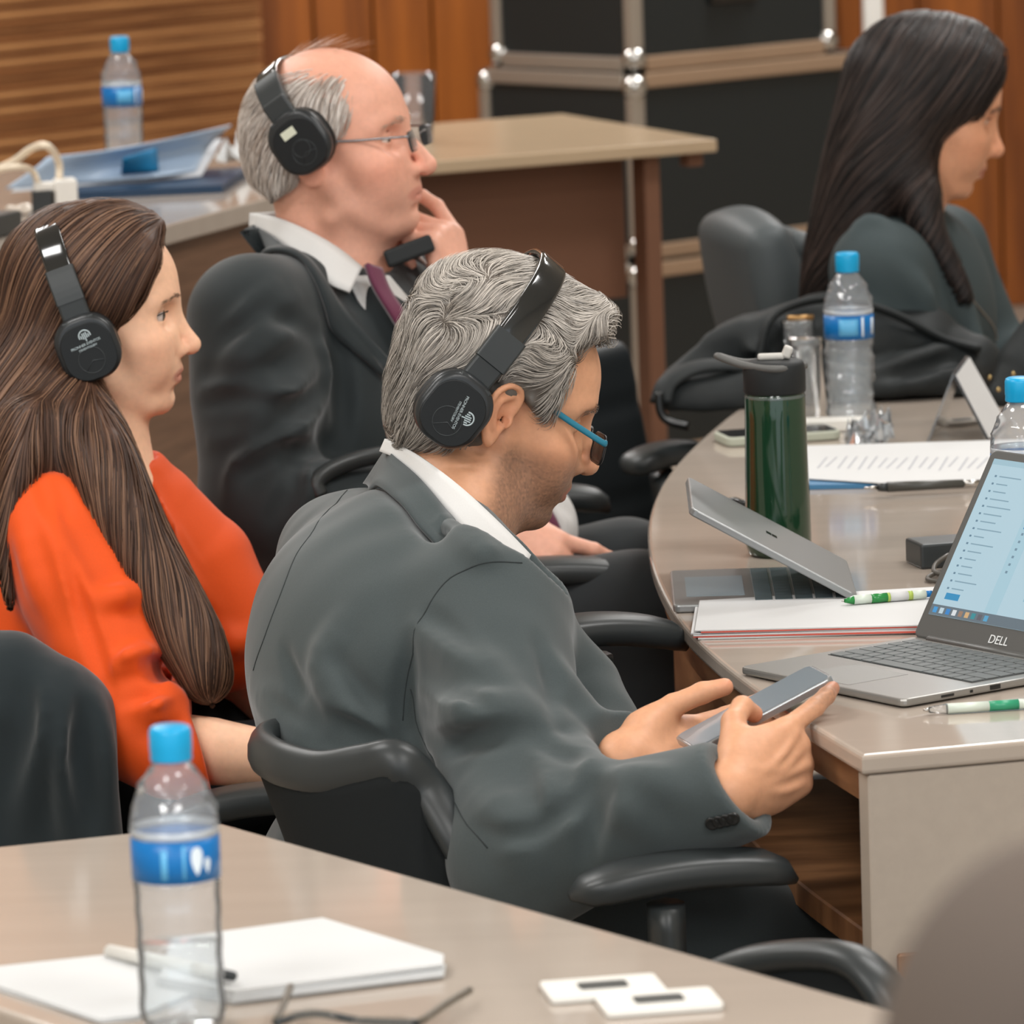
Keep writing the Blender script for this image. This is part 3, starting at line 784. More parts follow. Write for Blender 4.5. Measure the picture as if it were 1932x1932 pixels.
def flow_strands(sdf, roots, field, steps, ds, lift=(0.0005, 0.004), snap=0.7, seed=1):
    """walk strands over an implicit surface; field(P, N, i)->directions. returns (n, steps+1, 3)"""
    rs = np.random.RandomState(seed); P = np.asarray(roots, np.float32).copy(); off = rs.uniform(lift[0], lift[1], len(P)).astype(np.float32)
    out = [P.copy()]; N = normals_of(sdf, P); nr = [N]
    for i in range(steps):
        D = field(P, N, i); D = D-N*(D*N).sum(1, keepdims=True)*0.9
        D = D/np.maximum(np.linalg.norm(D, axis=1, keepdims=True), 1e-6)
        P = P+D*ds
        N = normals_of(sdf, P); d = sdf.ev(P, 0.06)
        far = d > 0.05
        P = P-N*((d-off)*snap*np.where(far, 0, 1))[:, None]
        out.append(P.copy()); nr.append(N)
    return np.stack(out, 1), np.stack(nr, 1)
def ribbon_mesh(S, Nn, width, cols, taper=True, root_w=0.6):
    """S (n,m,3) strand points, Nn normals -> narrow ridged strips (3 vertices across) with a colour each"""
    n, m = S.shape[:2]; T = np.gradient(S, axis=1); T /= np.maximum(np.linalg.norm(T, axis=2, keepdims=True), 1e-8)
    Bn = np.cross(T, Nn); Bn /= np.maximum(np.linalg.norm(Bn, axis=2, keepdims=True), 1e-6)
    u = np.linspace(0, 1, m); w = (root_w+(1-root_w)*np.minimum(u*4, 1))*(np.clip((1-u)*2.2, 0.12, 1) if taper else 1)
    w = w[None, :, None]*np.asarray(width).reshape(-1, 1, 1)
    A = S-Bn*w*0.5; C = S+Nn*w*0.3; B = S+Bn*w*0.5
    Vv = np.stack([A, C, B], 2).reshape(-1, 3)
    i = np.arange(n)[:, None]*(m*3)+np.arange(m-1)[None]*3
    f = np.concatenate([np.stack([i, i+3, i+4, i+1], -1).reshape(-1, 4), np.stack([i+1, i+4, i+5, i+2], -1).reshape(-1, 4)])
    col = np.repeat(cols, m*3, 0)
    return Vv, f.astype(np.int32), col
def add_geo(a, b):
    """join array meshes (v, f, col)"""
    return np.concatenate([a[0], b[0]]), np.concatenate([a[1], b[1]+len(a[0])]), np.concatenate([a[2], b[2]])
def fold(sdf, pxs, r=0.012, sink=0.006, k=0.03, mode='u', n=3, z=(2.2, 6)):
    """a cloth fold along a pixel path laid on the surface; the ends sink in"""
    pts = [sdf.hit(px, py, z[0], z[1]) for px, py in pxs]; pts = [p for p in pts if p is not None]
    if len(pts) < 2: return
    r = r*1.2
    P = catmull(pts, n); m = len(P); N = np.array([sdf.normal(p) for p in P])
    e = np.sin(np.linspace(0.18, PI-0.18, m))
    off = (-sink*0.35-(1-e)*r*0.9) if mode == 'u' else (sink*0.6+(1-e)*r*0.9)
    sdf.chain(P+N*np.broadcast_to(off, (m,))[:, None], r*(0.45+0.55*e), mode=mode, k=k*0.75)
def crease(sdf, pxs, r=0.006, k=0.014, z=(2.2, 6), n=4):
    """a narrow valley pressed into cloth, fading at both ends"""
    pts = [sdf.hit(px, py, z[0], z[1]) for px, py in pxs]; pts = [p for p in pts if p is not None]
    if len(pts) < 2: return
    P = catmull(pts, n); m = len(P); N = np.array([sdf.normal(p) for p in P]); e = np.sin(np.linspace(0.05, PI-0.05, m))**0.7
    sdf.chain(P+N*(0.001+(1-e)*r*1.3)[:, None], r*(0.5+0.5*e), mode='s', k=k)
def strip_on(sdf, a, b, off=0.003, thick=0.003, n=10, m=6, z=(2.2, 6)):
    """a strip of cloth between two pixel paths, lying on a surface"""
    A = catmull([sdf.hit(*p, *z) for p in a], n); B = catmull([sdf.hit(*p, *z) for p in b], n)
    L = min(len(A), len(B)); A = A[np.linspace(0, len(A)-1, L).astype(int)]; B = B[np.linspace(0, len(B)-1, L).astype(int)]
    P = np.zeros((L, m, 3))
    for j in range(m):
        q = A+(B-A)*j/(m-1)
        for i in range(L): P[i, j] = sdf.snap(q[i], off, 3)
    return P
def seam(sdf, pxs, parent, m, r=0.0008, z=(2.2, 6), name='seam', off=0.0000):
    pts = [sdf.hit(px, py, *z) for px, py in pxs]; pts = [p for p in pts if p is not None]
    P = np.array([sdf.snap(p, off, 2) for p in catmull(pts, 5)])
    return put(name, tube(P, r, 5), m, parent, smooth=True)
m_skin = mat('skin', (0.6, 0.35, 0.22, 1), 0.46, spec=0.38, attr='Col', sss=0.12, noise=(130, 0.05), bump=(420, 0.10, 0.0008))
m_hair = mat('hair', (0.2, 0.15, 0.1, 1), 0.42, spec=0.45, attr='Col')
m_hair_dark = mat('hair_glossy', (0.2, 0.15, 0.1, 1), 0.48, spec=0.35, attr='Col')
m_eye = mat('eyeball', srgb(215, 205, 198), 0.12, attr='Col')
m_nail = mat('fingernail', srgb(236, 180, 158), 0.25)
def C3(r, g, b): return np.array(srgb(r, g, b)[:3])
def eyes(parent, fr, look=(1, 0, -0.15), iris=(58, 40, 30)):
    for s in (-1, 1):
        prof = [(0.0125*math.sin(a), -0.0125*math.cos(a)) for a in np.linspace(0.02, PI-0.02, 18)]
        g = lathe(prof, 20, True, True); v = np.asarray(g[0])
        d = unit(look); Rr = frame(np.cross(d, [0, 1, 0.01]), d)
        z = v[:, 2]/0.0125; c = np.where((z > 0.93)[:, None], C3(8, 6, 6), np.where((z > 0.80)[:, None], C3(*iris), C3(214, 202, 194)))
        vv = v@Rr.T+np.array([0.0705, s*0.032, 0.0105])
        put('eye', (fr.w(vv), g[1]), m_eye, parent, smooth=True, col=c)
def brows(parent, fr, sdf, colr, n=60, thick=1.0, sides=(-1, 1), zoff=0.0, wid=0.0009):
    """eyebrow hairs"""
    rs = np.random.RandomState(3)
    for s in sides:
        S = []; Nn = []
        for i in range(n):
            t = rs.rand(); base = catmull([(0.097, s*0.010, 0.029+zoff), (0.090, s*0.026, 0.034+zoff), (0.074, s*0.047, 0.030+zoff)], 8)
            p = base[min(int(t*16), 16)]+np.array([0, 0, rs.normal()*0.0022*thick*(1-0.5*t)])
            p = fr.w(p); p = sdf.snap(p, 0.0006, 3); nn = sdf.normal(p)
            tang = unit(fr.R@np.array([-0.4*(0.3+t), s*0.8, 0.35-0.7*t]))
            L_ = rs.uniform(0.006, 0.010); S.append([p, p+tang*L_*0.5+nn*0.0009, p+tang*L_+nn*0.0006]); Nn.append([nn]*3)
        cols = np.array([C3(*colr)*rs.uniform(0.6, 1.2) for _ in range(n)])
        v, f, c = ribbon_mesh(np.array(S), np.array(Nn), np.full(n, wid), cols)
        put('eyebrow', (v, f), m_hair, parent, smooth=True, col=c)
def nails(parent, tips, nrm, which=range(5)):
    for i in which:
        a, b, r = tips[i]; d = unit(b-a); n = unit(nrm-d*(nrm@d)); s = np.cross(d, n)
        c = lerp(a, b, 0.72)+n*r*0.70
        P = np.array([[c+d*(u*r*0.75)+s*(w*r*0.62)-n*(w*w*r*0.30+0.15*r*max(u, 0)) for w in np.linspace(-1, 1, 5)] for u in np.linspace(-0.9, 0.9, 5)])
        put('fingernail', slab(P, 0.0008), m_nail, parent, smooth=True)
ZREF[0] = 3.05
# ================================================================== grey-haired man in the dark suit (centre)
g1 = Frame(9, 21, 0, at(938, 768, 3.35), 0.96)
def skin_cols(P, fr, base, lip, stub=None, stub_amt=0.0, rosy=0.3, scalp=None):
    q = fr.l(P); c = np.tile(base, (len(P), 1)); x, y, z = q[:, 0], q[:, 1], q[:, 2]
    def blob(cx, cy, cz, r): return np.exp(-(((x-cx)**2+(np.abs(y)-cy)**2+(z-cz)**2)/(r*r)))
    ros = np.clip(blob(0.066, 0.046, -0.028, 0.024)*0.8+blob(0.108, 0, -0.03, 0.014)+blob(-0.012, 0.085, 0.0, 0.03)*0.8, 0, 1)*rosy
    c = c*(1-ros[:, None])+c*np.array([1.12, 0.72, 0.66])*ros[:, None]
    if stub is not None:
        m = np.clip((-0.020-z)/0.02, 0, 1)*np.clip((x-(-0.005))/0.02, 0, 1)*(1-blob(0.066, 0.040, -0.02, 0.026))*np.clip((z+0.16)/0.04, 0, 1)
        m = m*(1-blob(0.112, 0, -0.03, 0.022))*stub_amt*(0.88+0.12*vnoise(q, 1100, 4)+0.10*np.random.RandomState(2).normal(size=len(q))); m = np.clip(m, 0, 1)
        c = c*(1-m[:, None])+stub*m[:, None]
    lipm = np.clip(1.25-np.sqrt(((x-0.098)/0.018)**2+(y/0.027)**2+((z+0.064)/0.0085)**2), 0, 0.28)/0.28*0.75
    c = c*(1-lipm[:, None])+lip*lipm[:, None]
    far = (x < -0.3)|(z < -0.16)
    return c
body1 = SDF(); body1.merge(head_sdf(nose=1.06, lid=0.45, ear=(True, True), browr=1.0, chin=0.95), g1.R, g1.t, g1.s)
neck1 = at(862, 985, 3.30)
body1.chain([g1.w(-0.030, 0, -0.02), g1.w(-0.034, 0, -0.075), neck1], [0.058, 0.056, 0.054], k=0.03)
body1.chain([g1.w(0.03, 0, -0.085), lerp(g1.w(0.02, 0, -0.10), neck1, 0.7)], [0.034, 0.045], k=0.03)
Sr = at(925, 1150, 3.14); Sl = at(640, 1045, 3.47); Pv = at(775, 1560, 3.22); Er = at(985, 1620, 2.95); Wr = at(1382, 1492, 2.86)
El = at(930, 1500, 3.36); Wl = at(1190, 1428, 3.02)
body1.chain([neck1-V(0, 0, 0.03), lerp(neck1, Pv, 0.5), Pv], [0.04, 0.05, 0.05], k=0.03)
body1.chain([Sr, Er, Wr], [0.03, 0.026, 0.024], k=0.02); body1.chain([Sl, El, Wl], [0.03, 0.026, 0.024], k=0.02)
body1.chain([Sr, lerp(Sr, Sl, .5), Sl], 0.03, k=0.02)
HR = hframe(dpx(82, -44, 60), dpx(45, 0, -90))
tipsR = place_hand(body1, HR, Wr, [(8, 12, 8), (62, 85, 50), (68, 88, 50), (72, 85, 50)], (0.66, 0.62, -0.42), spread=(3, 0, -4, -8), size=0.97, tcurl=(32, 45))
HL = hframe(dpx(82, -8, 58), dpx(-20, 60, 75)); HL[:, 1] *= -1
tipsL = place_hand(body1, HL, Wl, [(8, 15, 10), (10, 15, 10), (12, 15, 10), (14, 15, 10)], (0.85, 0.22, -0.42), size=0.98, tcurl=(12, 10))
# tendons and veins on the near hand
for pth in ([(0.02, 0.004, 0.0165), (0.055, 0.009, 0.0165), (0.085, 0.020, 0.0115)], [(0.02, -0.004, 0.0165), (0.06, -0.010, 0.015), (0.085, -0.013, 0.0115)], [(0.022, -0.01, 0.016), (0.045, -0.022, 0.0145), (0.07, -0.026, 0.0105)], [(0.025, 0.010, 0.016), (0.05, -0.002, 0.0165), (0.078, 0.003, 0.0125)]):
    body1.chain(catmull(pth, 4)@HR.T*0.97+Wr, 0.0017, k=0.007)
v1, f1 = body1.mesh(0.0024)
base1 = C3(212, 157, 122)
col1 = skin_cols(v1, g1, base1, C3(186, 112, 92), C3(122, 94, 78), 0.85, 0.35)
for T in tipsR+tipsL:
    d = np.linalg.norm(v1-T[1], axis=1); w = np.exp(-(d/0.016)**2)[:, None]*0.4; col1 = col1*(1-w)+C3(222, 138, 108)*w
man = put('person', (v1, f1), m_skin, smooth=True, col=col1, label='grey-haired man in dark grey suit bent over a phone', cat='person')
eyes(man, g1, (1, 0, -0.5))
brows(man, g1, body1, (92, 74, 62), 70, 1.2)
nails(man, tipsR, HR[:, 2], [0]); nails(man, tipsL, unit(dpx(10, -60, -90)), [4])

# ---- hair: clumped cap and short tousled strands
hair1 = SDF(); q = SDF()
q.ell((-0.010, 0, 0.046), (0.108, 0.088, 0.098), k=0.02); q.ell((0.035, 0, 0.088), (0.066, 0.066, 0.046), k=0.03)
q.ell((0.088, 0, 0.104), (0.035, 0.055, 0.027), roty(0.5), k=0.02); q.ell((-0.035, 0, 0.085), (0.075, 0.07, 0.06), k=0.03)
q.ell((-0.055, 0, -0.02), (0.052, 0.07, 0.06), k=0.03)
hp = [(1150, 640), (1165, 600), (1120, 540), (1000, 470), (820, 470), (730, 600), (730, 760), (765, 838), (850, 850), (905, 850), (935, 800), (950, 755), (985, 735), (1010, 770), (1030, 790), (1052, 745), (1072, 700), (1085, 660), (1100, 640), (1120, 636)]
def hl1(px, py): p = g1.px(px, py, -0.055); return (p[0], p[2])
hpl = [hl1(*p) for p in hp]
q.add(lambda p: poly2(p[:, [0, 2]], hpl), [-1]*3, [1]*3, 'i', 0.010)
hair1.merge(q, g1.R, g1.t, g1.s)
hsm = SDF(); hsm.ops = list(hair1.ops)
hair1.disp(lambda p: (0.0042*vnoise(g1.l(p)*np.array([1, 1, 1]), 120, 11)+0.0028*vnoise(g1.l(p), 260, 12)-0.002).astype(np.float32))
hv, hf = hair1.mesh(0.0028)
rs = np.random.RandomState(5)
hc = np.tile(C3(100, 93, 86), (len(hv), 1))*(1+0.25*vnoise(g1.l(hv), 200, 2)[:, None])
idx = rs.choice(len(hv), 24000, replace=False); roots = hv[idx]
def comb1(P, N, i):
    q = g1.l(P); x, y, z = q[:, 0], q[:, 1], q[:, 2]
    a = np.clip((z-0.055)/0.06, 0, 1)[:, None]
    side = np.stack([-0.55+0*x, 0*x, -0.85+0*x], 1); top = np.stack([0.75+0*x, -0.25*np.sign(y), 0.2+0*x], 1)
    D = side*(1-a)+top*a
    w = np.stack([vnoise(q, 75, 21), vnoise(q, 75, 22), vnoise(q, 75, 23)], 1)*(0.65+1.0*a)
    D = D+w
    return (D@g1.R.T).astype(np.float32)
St, Nn = flow_strands(hsm, roots, comb1, 5, 0.0058, (0.001, 0.012), 0.5)
ql = g1.l(St.reshape(-1, 3)).reshape(St.shape)
bad = ((ql[..., 0] > -0.040)&(ql[..., 0] < 0.016)&(np.abs(ql[..., 1]) > 0.062)&(ql[..., 2] > -0.05)&(ql[..., 2] < 0.031)).any(1)
St, Nn, roots = St[~bad], Nn[~bad], roots[~bad]
tone = rs.rand(len(St)); z_ = g1.l(roots)[:, 2]
light = C3(206, 198, 188); dark = C3(58, 52, 47)
mixv = np.clip(0.18+0.62*tone+0.30*np.clip((z_-0.03)/0.08, 0, 1)-0.1, 0, 1)[:, None]
sv, sf, scol = ribbon_mesh(St, Nn, rs.uniform(0.0006, 0.0014, len(St)), dark*(1-mixv)+light*mixv)
hv, hf, hc = add_geo((hv, hf, hc), (sv, sf, scol))
put('hair', (hv, hf), m_hair, man, smooth=True, col=hc, label='short tousled grey hair')

# ---- suit jacket
m_suit1 = mat('suit_charcoal', srgb(64, 72, 73), 0.78, spec=0.25, sheen=0.25, noise=(900, 0.10), bump=(1500, 0.12, 0.0005))
m_seam1 = mat('seam_charcoal', srgb(44, 50, 51), 0.9)
Lat = unit(Sl-Sr); Up = unit(neck1-Pv); Fr = unit(np.cross(Lat, Up)); Fr = Fr if Fr[0] > 0 else -Fr
TB = np.stack([Lat, Fr, unit(np.cross(Lat, Fr))], 1)
mid = (Sr+Sl)/2
fa = unit(Wr-Er)
j1 = SDF()
j1.ell(mid-Up*0.065-Fr*0.045, (0.185, 0.092, 0.120), TB, k=0.05)
j1.ell(lerp(mid, Pv, 0.45)-Fr*0.030, (0.165, 0.110, 0.17), TB, k=0.06)
j1.ell(lerp(mid, Pv, 0.88)+Fr*0.01, (0.160, 0.115, 0.13), TB, k=0.06)
j1.chain([Sr, Sl], 0.058, k=0.05)
for S_ in (Sr, Sl): j1.chain([neck1-Fr*0.025-Up*0.045, lerp(neck1-Up*0.02, S_, 0.7)], [0.062, 0.052], k=0.05)
# hanging front panel over the lap
j1.chain([at(990, 1200, 3.2), at(1085, 1310, 3.2), at(1175, 1450, 3.14)], [0.045, 0.05, 0.04], k=0.05)
j1.chain([lerp(Sl, El, 0.1), El, lerp(El, Wl, 0.35)], [0.07, 0.06, 0.052], k=0.04)
j1.capchain([El, Wl+unit(Wl-El)*0.03], [0.058, 0.044], Wl-unit(Wl-El)*0.012, unit(Wl-El), k=0.03)
j1.chain([Sr, lerp(Sr, Er, 0.35), lerp(Sr, Er, 0.7), Er-Up*0.0], [0.074, 0.073, 0.070, 0.066], k=0.035)
j1.capchain([Er, lerp(Er, Wr, 0.5), Wr+fa*0.08], [0.066, 0.060, 0.044], Wr+fa*0.008, fa+CU*0.35, k=0.03)
j1.chain([Wr-fa*0.02, Wr+fa*0.07], [0.030, 0.034], mode='s', k=0.004)
z1 = (2.4, 4.0)
j1pre = SDF(); j1pre.ops = list(j1.ops)
_sp = catmull([at(752, 842, 3.325), at(800, 880, 3.262), at(862, 945, 3.220), at(930, 1018, 3.20), at(995, 1075, 3.195)], 4)
j1.chain(_sp-CF*0.045, 0.048, mode='s', k=0.012)
j1.chain([at(955, 965, 3.30), at(1030, 1040, 3.30), at(1075, 1080, 3.30)], [0.05, 0.05, 0.035], mode='s', k=0.012)
j1.chain([at(930, 950, 3.40), at(990, 1010, 3.38), at(1060, 1085, 3.36)], [0.066, 0.066, 0.05], mode='s', k=0.012)
j1.chain([lerp(g1.w(-0.034, 0, -0.075), neck1, 0.2), lerp(g1.w(-0.034, 0, -0.075), neck1, 0.75)], [0.080, 0.066], mode='s', k=0.012)
j1base = SDF(); j1base.ops = list(j1.ops)
for pth, r, sk in (([(640, 1310), (665, 1350), (720, 1380), (790, 1400)], 0.014, 0.006), ([(480, 1310), (540, 1350), (620, 1372), (700, 1380)], 0.016, 0.007),
                   ([(520, 1385), (600, 1405), (680, 1412)], 0.012, 0.006), ([(640, 1180), (610, 1260), (640, 1330)], 0.012, 0.009),
                   ([(800, 1400), (870, 1365), (950, 1352), (1040, 1352)], 0.016, 0.006), ([(790, 1190), (860, 1230), (940, 1290), (1010, 1370)], 0.014, 0.009),
                   ([(800, 1290), (880, 1330), (980, 1345)], 0.013, 0.009), ([(1040, 1365), (1090, 1410), (1105, 1460), (1085, 1530)], 0.016, 0.006),
                   ([(960, 1380), (1030, 1420), (1060, 1500), (1020, 1580)], 0.015, 0.008), ([(1120, 1480), (1180, 1470), (1240, 1478), (1290, 1500)], 0.013, 0.007),
                   ([(1130, 1500), (1180, 1530), (1220, 1560)], 0.012, 0.008), ([(900, 1480), (960, 1560), (1000, 1650)], 0.014, 0.009),
                   ([(1040, 1250), (1090, 1330), (1140, 1420)], 0.013, 0.007), ([(830, 960), (900, 1030), (930, 1050)], 0.01, 0.009)):
    fold(j1, pth, r, sk, 0.03, z=z1)
for pth, r, sk in (([(560, 1330), (640, 1390), (740, 1395)], 0.008, 0.004), ([(1000, 1375), (1060, 1440), (1060, 1520)], 0.010, 0.003), ([(830, 1410), (930, 1385), (1000, 1385)], 0.008, 0.004),
                   ([(1110, 1455), (1130, 1500), (1110, 1560)], 0.010, 0.003), ([(770, 1250), (760, 1350), (790, 1430)], 0.009, 0.004)):
    fold(j1, pth, r, sk, 0.022, 's', z=z1)
for pth, r in (([(488, 1322), (526, 1365), (569, 1392), (632, 1406), (692, 1406)], 0.007), ([(622, 1342), (645, 1365), (692, 1385), (745, 1402)], 0.008), ([(503, 1312), (569, 1359), (602, 1379)], 0.006),
               ([(536, 1223), (556, 1279), (569, 1319)], 0.007), ([(632, 1240), (692, 1319), (725, 1365)], 0.007), ([(791, 1378), (824, 1399), (897, 1408)], 0.008), ([(778, 1269), (841, 1296), (924, 1336)], 0.007),
               ([(1020, 1379), (1030, 1405), (1073, 1425), (1099, 1430)], 0.008), ([(900, 1560), (957, 1578), (1023, 1562), (1076, 1500)], 0.007), ([(1112, 1477), (1118, 1555), (1099, 1640)], 0.009),
               ([(1047, 1562), (1092, 1503), (1108, 1470)], 0.007), ([(800, 1160), (840, 1180), (900, 1230)], 0.006), ([(775, 1200), (768, 1290), (765, 1360), (790, 1420)], 0.007), ([(1010, 1200), (1040, 1290), (1040, 1350)], 0.007)):
    crease(j1, pth, r, z=z1)
j1.disp(lambda p: (0.0016*vnoise(p, 38, 31)+0.0008*vnoise(p, 90, 32)).astype(np.float32))
jv, jf = j1.mesh(0.0042)
jk = put('suit_jacket', (jv, jf), m_suit1, man, smooth=True, label='dark charcoal suit jacket')
seam(j1, [(655, 925), (600, 985), (560, 1045), (530, 1120), (500, 1200), (478, 1265)], jk, m_seam1, z=z1, name='back_seam')
seam(j1, [(985, 1062), (915, 1062), (850, 1090), (805, 1150), (780, 1220), (765, 1300), (760, 1360)], jk, m_seam1, z=z1, name='armhole_seam')
seam(j1, [(775, 1300), (800, 1400), (850, 1500), (920, 1600)], jk, m_seam1, z=z1, name='sleeve_seam')
# collar of the jacket and of the shirt: near half by eye, far half mirrored across the body
def mirror(P, p0, n): P = np.asarray(P, float); return P-2*((P-p0)@n)[..., None]*n
def collar_strip(top, bot, n=7, m=5):
    A = catmull(top, n); B = catmull(bot, n); return np.array([[A[i]+(B[i]-A[i])*j/(m-1) for j in range(m)] for i in range(len(A))])
m_shirt = mat('white_shirt', srgb(214, 213, 211), 0.7, spec=0.2, noise=(700, 0.02), bump=(1500, 0.06, 0.0004))
tp = [at(752, 838, 3.325), at(800, 866, 3.265), at(868, 918, 3.225), at(940, 985, 3.205), at(1001, 1048, 3.20)]
bt_ = [at(742, 862, 3.325), at(795, 908, 3.255), at(852, 975, 3.212), at(915, 1050, 3.188), at(978, 1098, 3.185)]
Pc = collar_strip(tp, bt_)
far = mirror(Pc, g1.w(0, 0, -0.08), g1.R[:, 1])[::-1]
back = lerp(far[-1], Pc[0], 0.5)-Fr*0.012
full = np.concatenate([far, [back], Pc])
put('shirt', join(slab(full, 0.004), slab(collar_strip([at(935, 1000, 3.24), at(990, 1060, 3.24)], [at(965, 1100, 3.2), at(992, 1106, 3.2)]), 0.003)), m_shirt, man, smooth=True, label='white shirt collar')
tp2 = [at(735, 842, 3.40), at(740, 856, 3.33), at(792, 904, 3.252), at(848, 972, 3.208), at(912, 1048, 3.182), at(975, 1098, 3.180)]
bt2 = [at(690, 880, 3.43), at(700, 896, 3.335), at(738, 940, 3.245), at(792, 1000, 3.190), at(872, 1062, 3.150), at(965, 1108, 3.15)]
Pj = collar_strip(tp2, bt2)
for i in range(len(Pj)):
    bq = j1.snap(Pj[i, 4], 0.003, 3)
    for j in range(1, 5):
        q_ = lerp(Pj[i, 0], bq, j/4)
        Pj[i, j] = j1.snap(q_, 0.0035, 2) if j1.ev(q_[None], 0.06)[0] < 0.0035 else q_
put('jacket_collar', slab(Pj, 0.005), m_suit1, jk, smooth=True)
# cuff buttons
m_btn = mat('button_black', srgb(26, 28, 28), 0.25)
btn = lathe([(0.0001, 0.0022), (0.003, 0.0018), (0.0050, 0.0030), (0.0064, 0.0024), (0.0066, 0.0008), (0.006, 0), (0.0001, 0)], 16, False, False)
for (px, py) in ((1344, 1552), (1357, 1549), (1370, 1546), (1383, 1543)):
    p = j1.hit(px, py, *z1)
    if p is None: continue
    nn = j1.normal(p); put('cuff_button', xf(btn, frame(np.cross([0, 0, 1.0], nn), nn), p+nn*0.0005), m_btn, jk, smooth=True)
# ---- trousers
t1 = SDF(); Kr = at(1690, 1832, 3.20); Kl = at(1500, 1800, 3.60)
for hip, kn in ((Pv+(-Lat)*0.09-Up*0.07, Kr), (Pv+Lat*0.09-Up*0.07, Kl)):
    ft_ = kn+np.array([0.03, 0.02, 0]); ft_[2] = 0.10
    t1.chain([hip, lerp(hip, kn, 0.5), kn], [0.095, 0.085, 0.068], k=0.03); t1.chain([kn, lerp(kn, ft_, 0.5), ft_], [0.066, 0.058, 0.052], k=0.03)
t1.ell(Pv-Up*0.06, (0.18, 0.13, 0.11), TB, k=0.04)
t1.disp(lambda p: (0.003*vnoise(p, 40, 41)+0.0015*vnoise(p, 90, 42)).astype(np.float32))
tv, tf = t1.mesh(0.007)
m_trous = mat('trousers_charcoal', srgb(58, 64, 65), 0.8, spec=0.2, sheen=0.2, noise=(900, 0.08), bump=(1500, 0.1, 0.0005))
put('trousers', (tv, tf), m_trous, man, smooth=True)
def shoes(person, knees, d, parent_mat=None):
    for kn in knees:
        f0 = kn+np.array([0.03, 0.02, 0]); f0[2] = 0.0; s = SDF(); d = unit(d)
        s.chain([f0+V(0, 0, 0.045)-d*0.02, f0+d*0.10+V(0, 0, 0.04), f0+d*0.19+V(0, 0, 0.030)], [0.045, 0.042, 0.030], k=0.02); s.plane((0, 0, 0.002), (0, 0, -1), 0.004)
        put('shoe', s.mesh(0.006), mat('shoe_leather', srgb(22, 20, 19), 0.3), person, smooth=True)
shoes(man, (Kr, Kl), (1, 0.3, 0))
ZREF[0] = None
ZREF[0] = 3.6
# ================================================================== woman in orange (left)
g2 = Frame(2, 2, 0, at(182, 606, 3.60), 0.95)
body2 = SDF(); body2.merge(head_sdf(nose=1.04, female=True, lid=1.2, jaw=0.92, chin=0.92, cheek=0.95, lips=0.72), g2.R, g2.t, g2.s)
neck2 = at(180, 850, 3.62)
body2.chain([g2.w(-0.022, 0, -0.02), g2.w(-0.022, 0, -0.075), neck2], [0.050, 0.048, 0.052], k=0.028)
body2.chain([g2.w(0.02, 0, -0.085), lerp(g2.w(0.01, 0, -0.1), neck2, 0.7)], [0.030, 0.038], k=0.03)
S2r = at(95, 1000, 3.46); S2l = at(205, 905, 3.80); P2 = at(70, 1430, 3.60); E2r = at(270, 1400, 3.38); W2r = at(640, 1450, 3.40)
E2l = at(390, 1260, 3.80); W2l = at(640, 1400, 3.62)
body2.chain([neck2, lerp(neck2, P2, .5), P2], 0.05, k=0.03)
body2.chain([neck2-V(0, 0, 0.02), at(225, 940, 3.60)], [0.055, 0.05], k=0.03)
body2.chain([S2r, E2r], [0.028, 0.030], k=0.02); body2.chain([E2r, lerp(E2r, W2r, 0.35), W2r], [0.036, 0.037, 0.024], k=0.02)
body2.chain([S2l, E2l, W2l], [0.028, 0.034, 0.024], k=0.02); body2.chain([S2r, S2l], 0.028, k=0.02)
H2 = hframe(unit(W2r-E2r), dpx(0, -100, -30)); place_hand(body2, H2, W2r, [(20, 30, 20)]*4, (0.7, 0.6, -0.3), size=0.88)
H2l = hframe(unit(W2l-E2l), dpx(0, -100, -30)); H2l[:, 1] *= -1; place_hand(body2, H2l, W2l, [(20, 30, 20)]*4, (0.7, 0.6, -0.3), size=0.88)
v2, f2 = body2.mesh(0.0026)
col2 = skin_cols(v2, g2, C3(246, 197, 164), C3(190, 116, 102), None, 0, 0.35)
wom = put('person', (v2, f2), m_skin, smooth=True, col=col2, label='woman with long brown hair in an orange blouse', cat='person')
eyes(wom, g2, (1, -0.06, -0.02), (46, 32, 26)); brows(wom, g2, body2, (96, 70, 54), 50, 0.55, zoff=0.001, wid=0.0006)
def lashes(parent, fr, colr=(24, 18, 16), up=1.0):
    for s in (-1, 1):
        pts = catmull([fr.w(0.0838, s*0.0225, 0.0125), fr.w(0.0858, s*0.0325, 0.0155), fr.w(0.0800, s*0.0435, 0.0140), fr.w(0.0690, s*0.0475, 0.0095)], 5)
        put('eyelashes', tube(pts, [0.0003]+[0.0007]*(len(pts)-2)+[0.0004], 5), mat('lash', srgb(*colr), 0.6), parent, smooth=True)
lashes(wom, g2)
# ---- long brown hair
hr2 = SDF(); q = SDF()
q.ell((-0.012, 0, 0.050), (0.105, 0.087, 0.093), k=0.02); q.ell((0.032, 0, 0.062), (0.074, 0.076, 0.074), k=0.03)
q.ell((-0.055, 0, -0.03), (0.060, 0.074, 0.10), k=0.03)
q.ell((-0.070, 0, -0.13), (0.052, 0.088, 0.13), k=0.04)
fp = [(355, 300), (302, 455), (303, 490), (288, 520), (272, 556), (246, 590), (222, 606), (212, 640), (215, 700), (196, 740), (225, 800), (262, 870), (262, 1100), (-600, 1200), (-600, 300)]
fpl = [g2.px(px, py, -0.045)[[0, 2]] for px, py in fp]
q.add(lambda p: poly2(p[:, [0, 2]], fpl), [-1]*3, [1]*3, 'i', 0.010)
hr2.merge(q, g2.R, g2.t, g2.s)
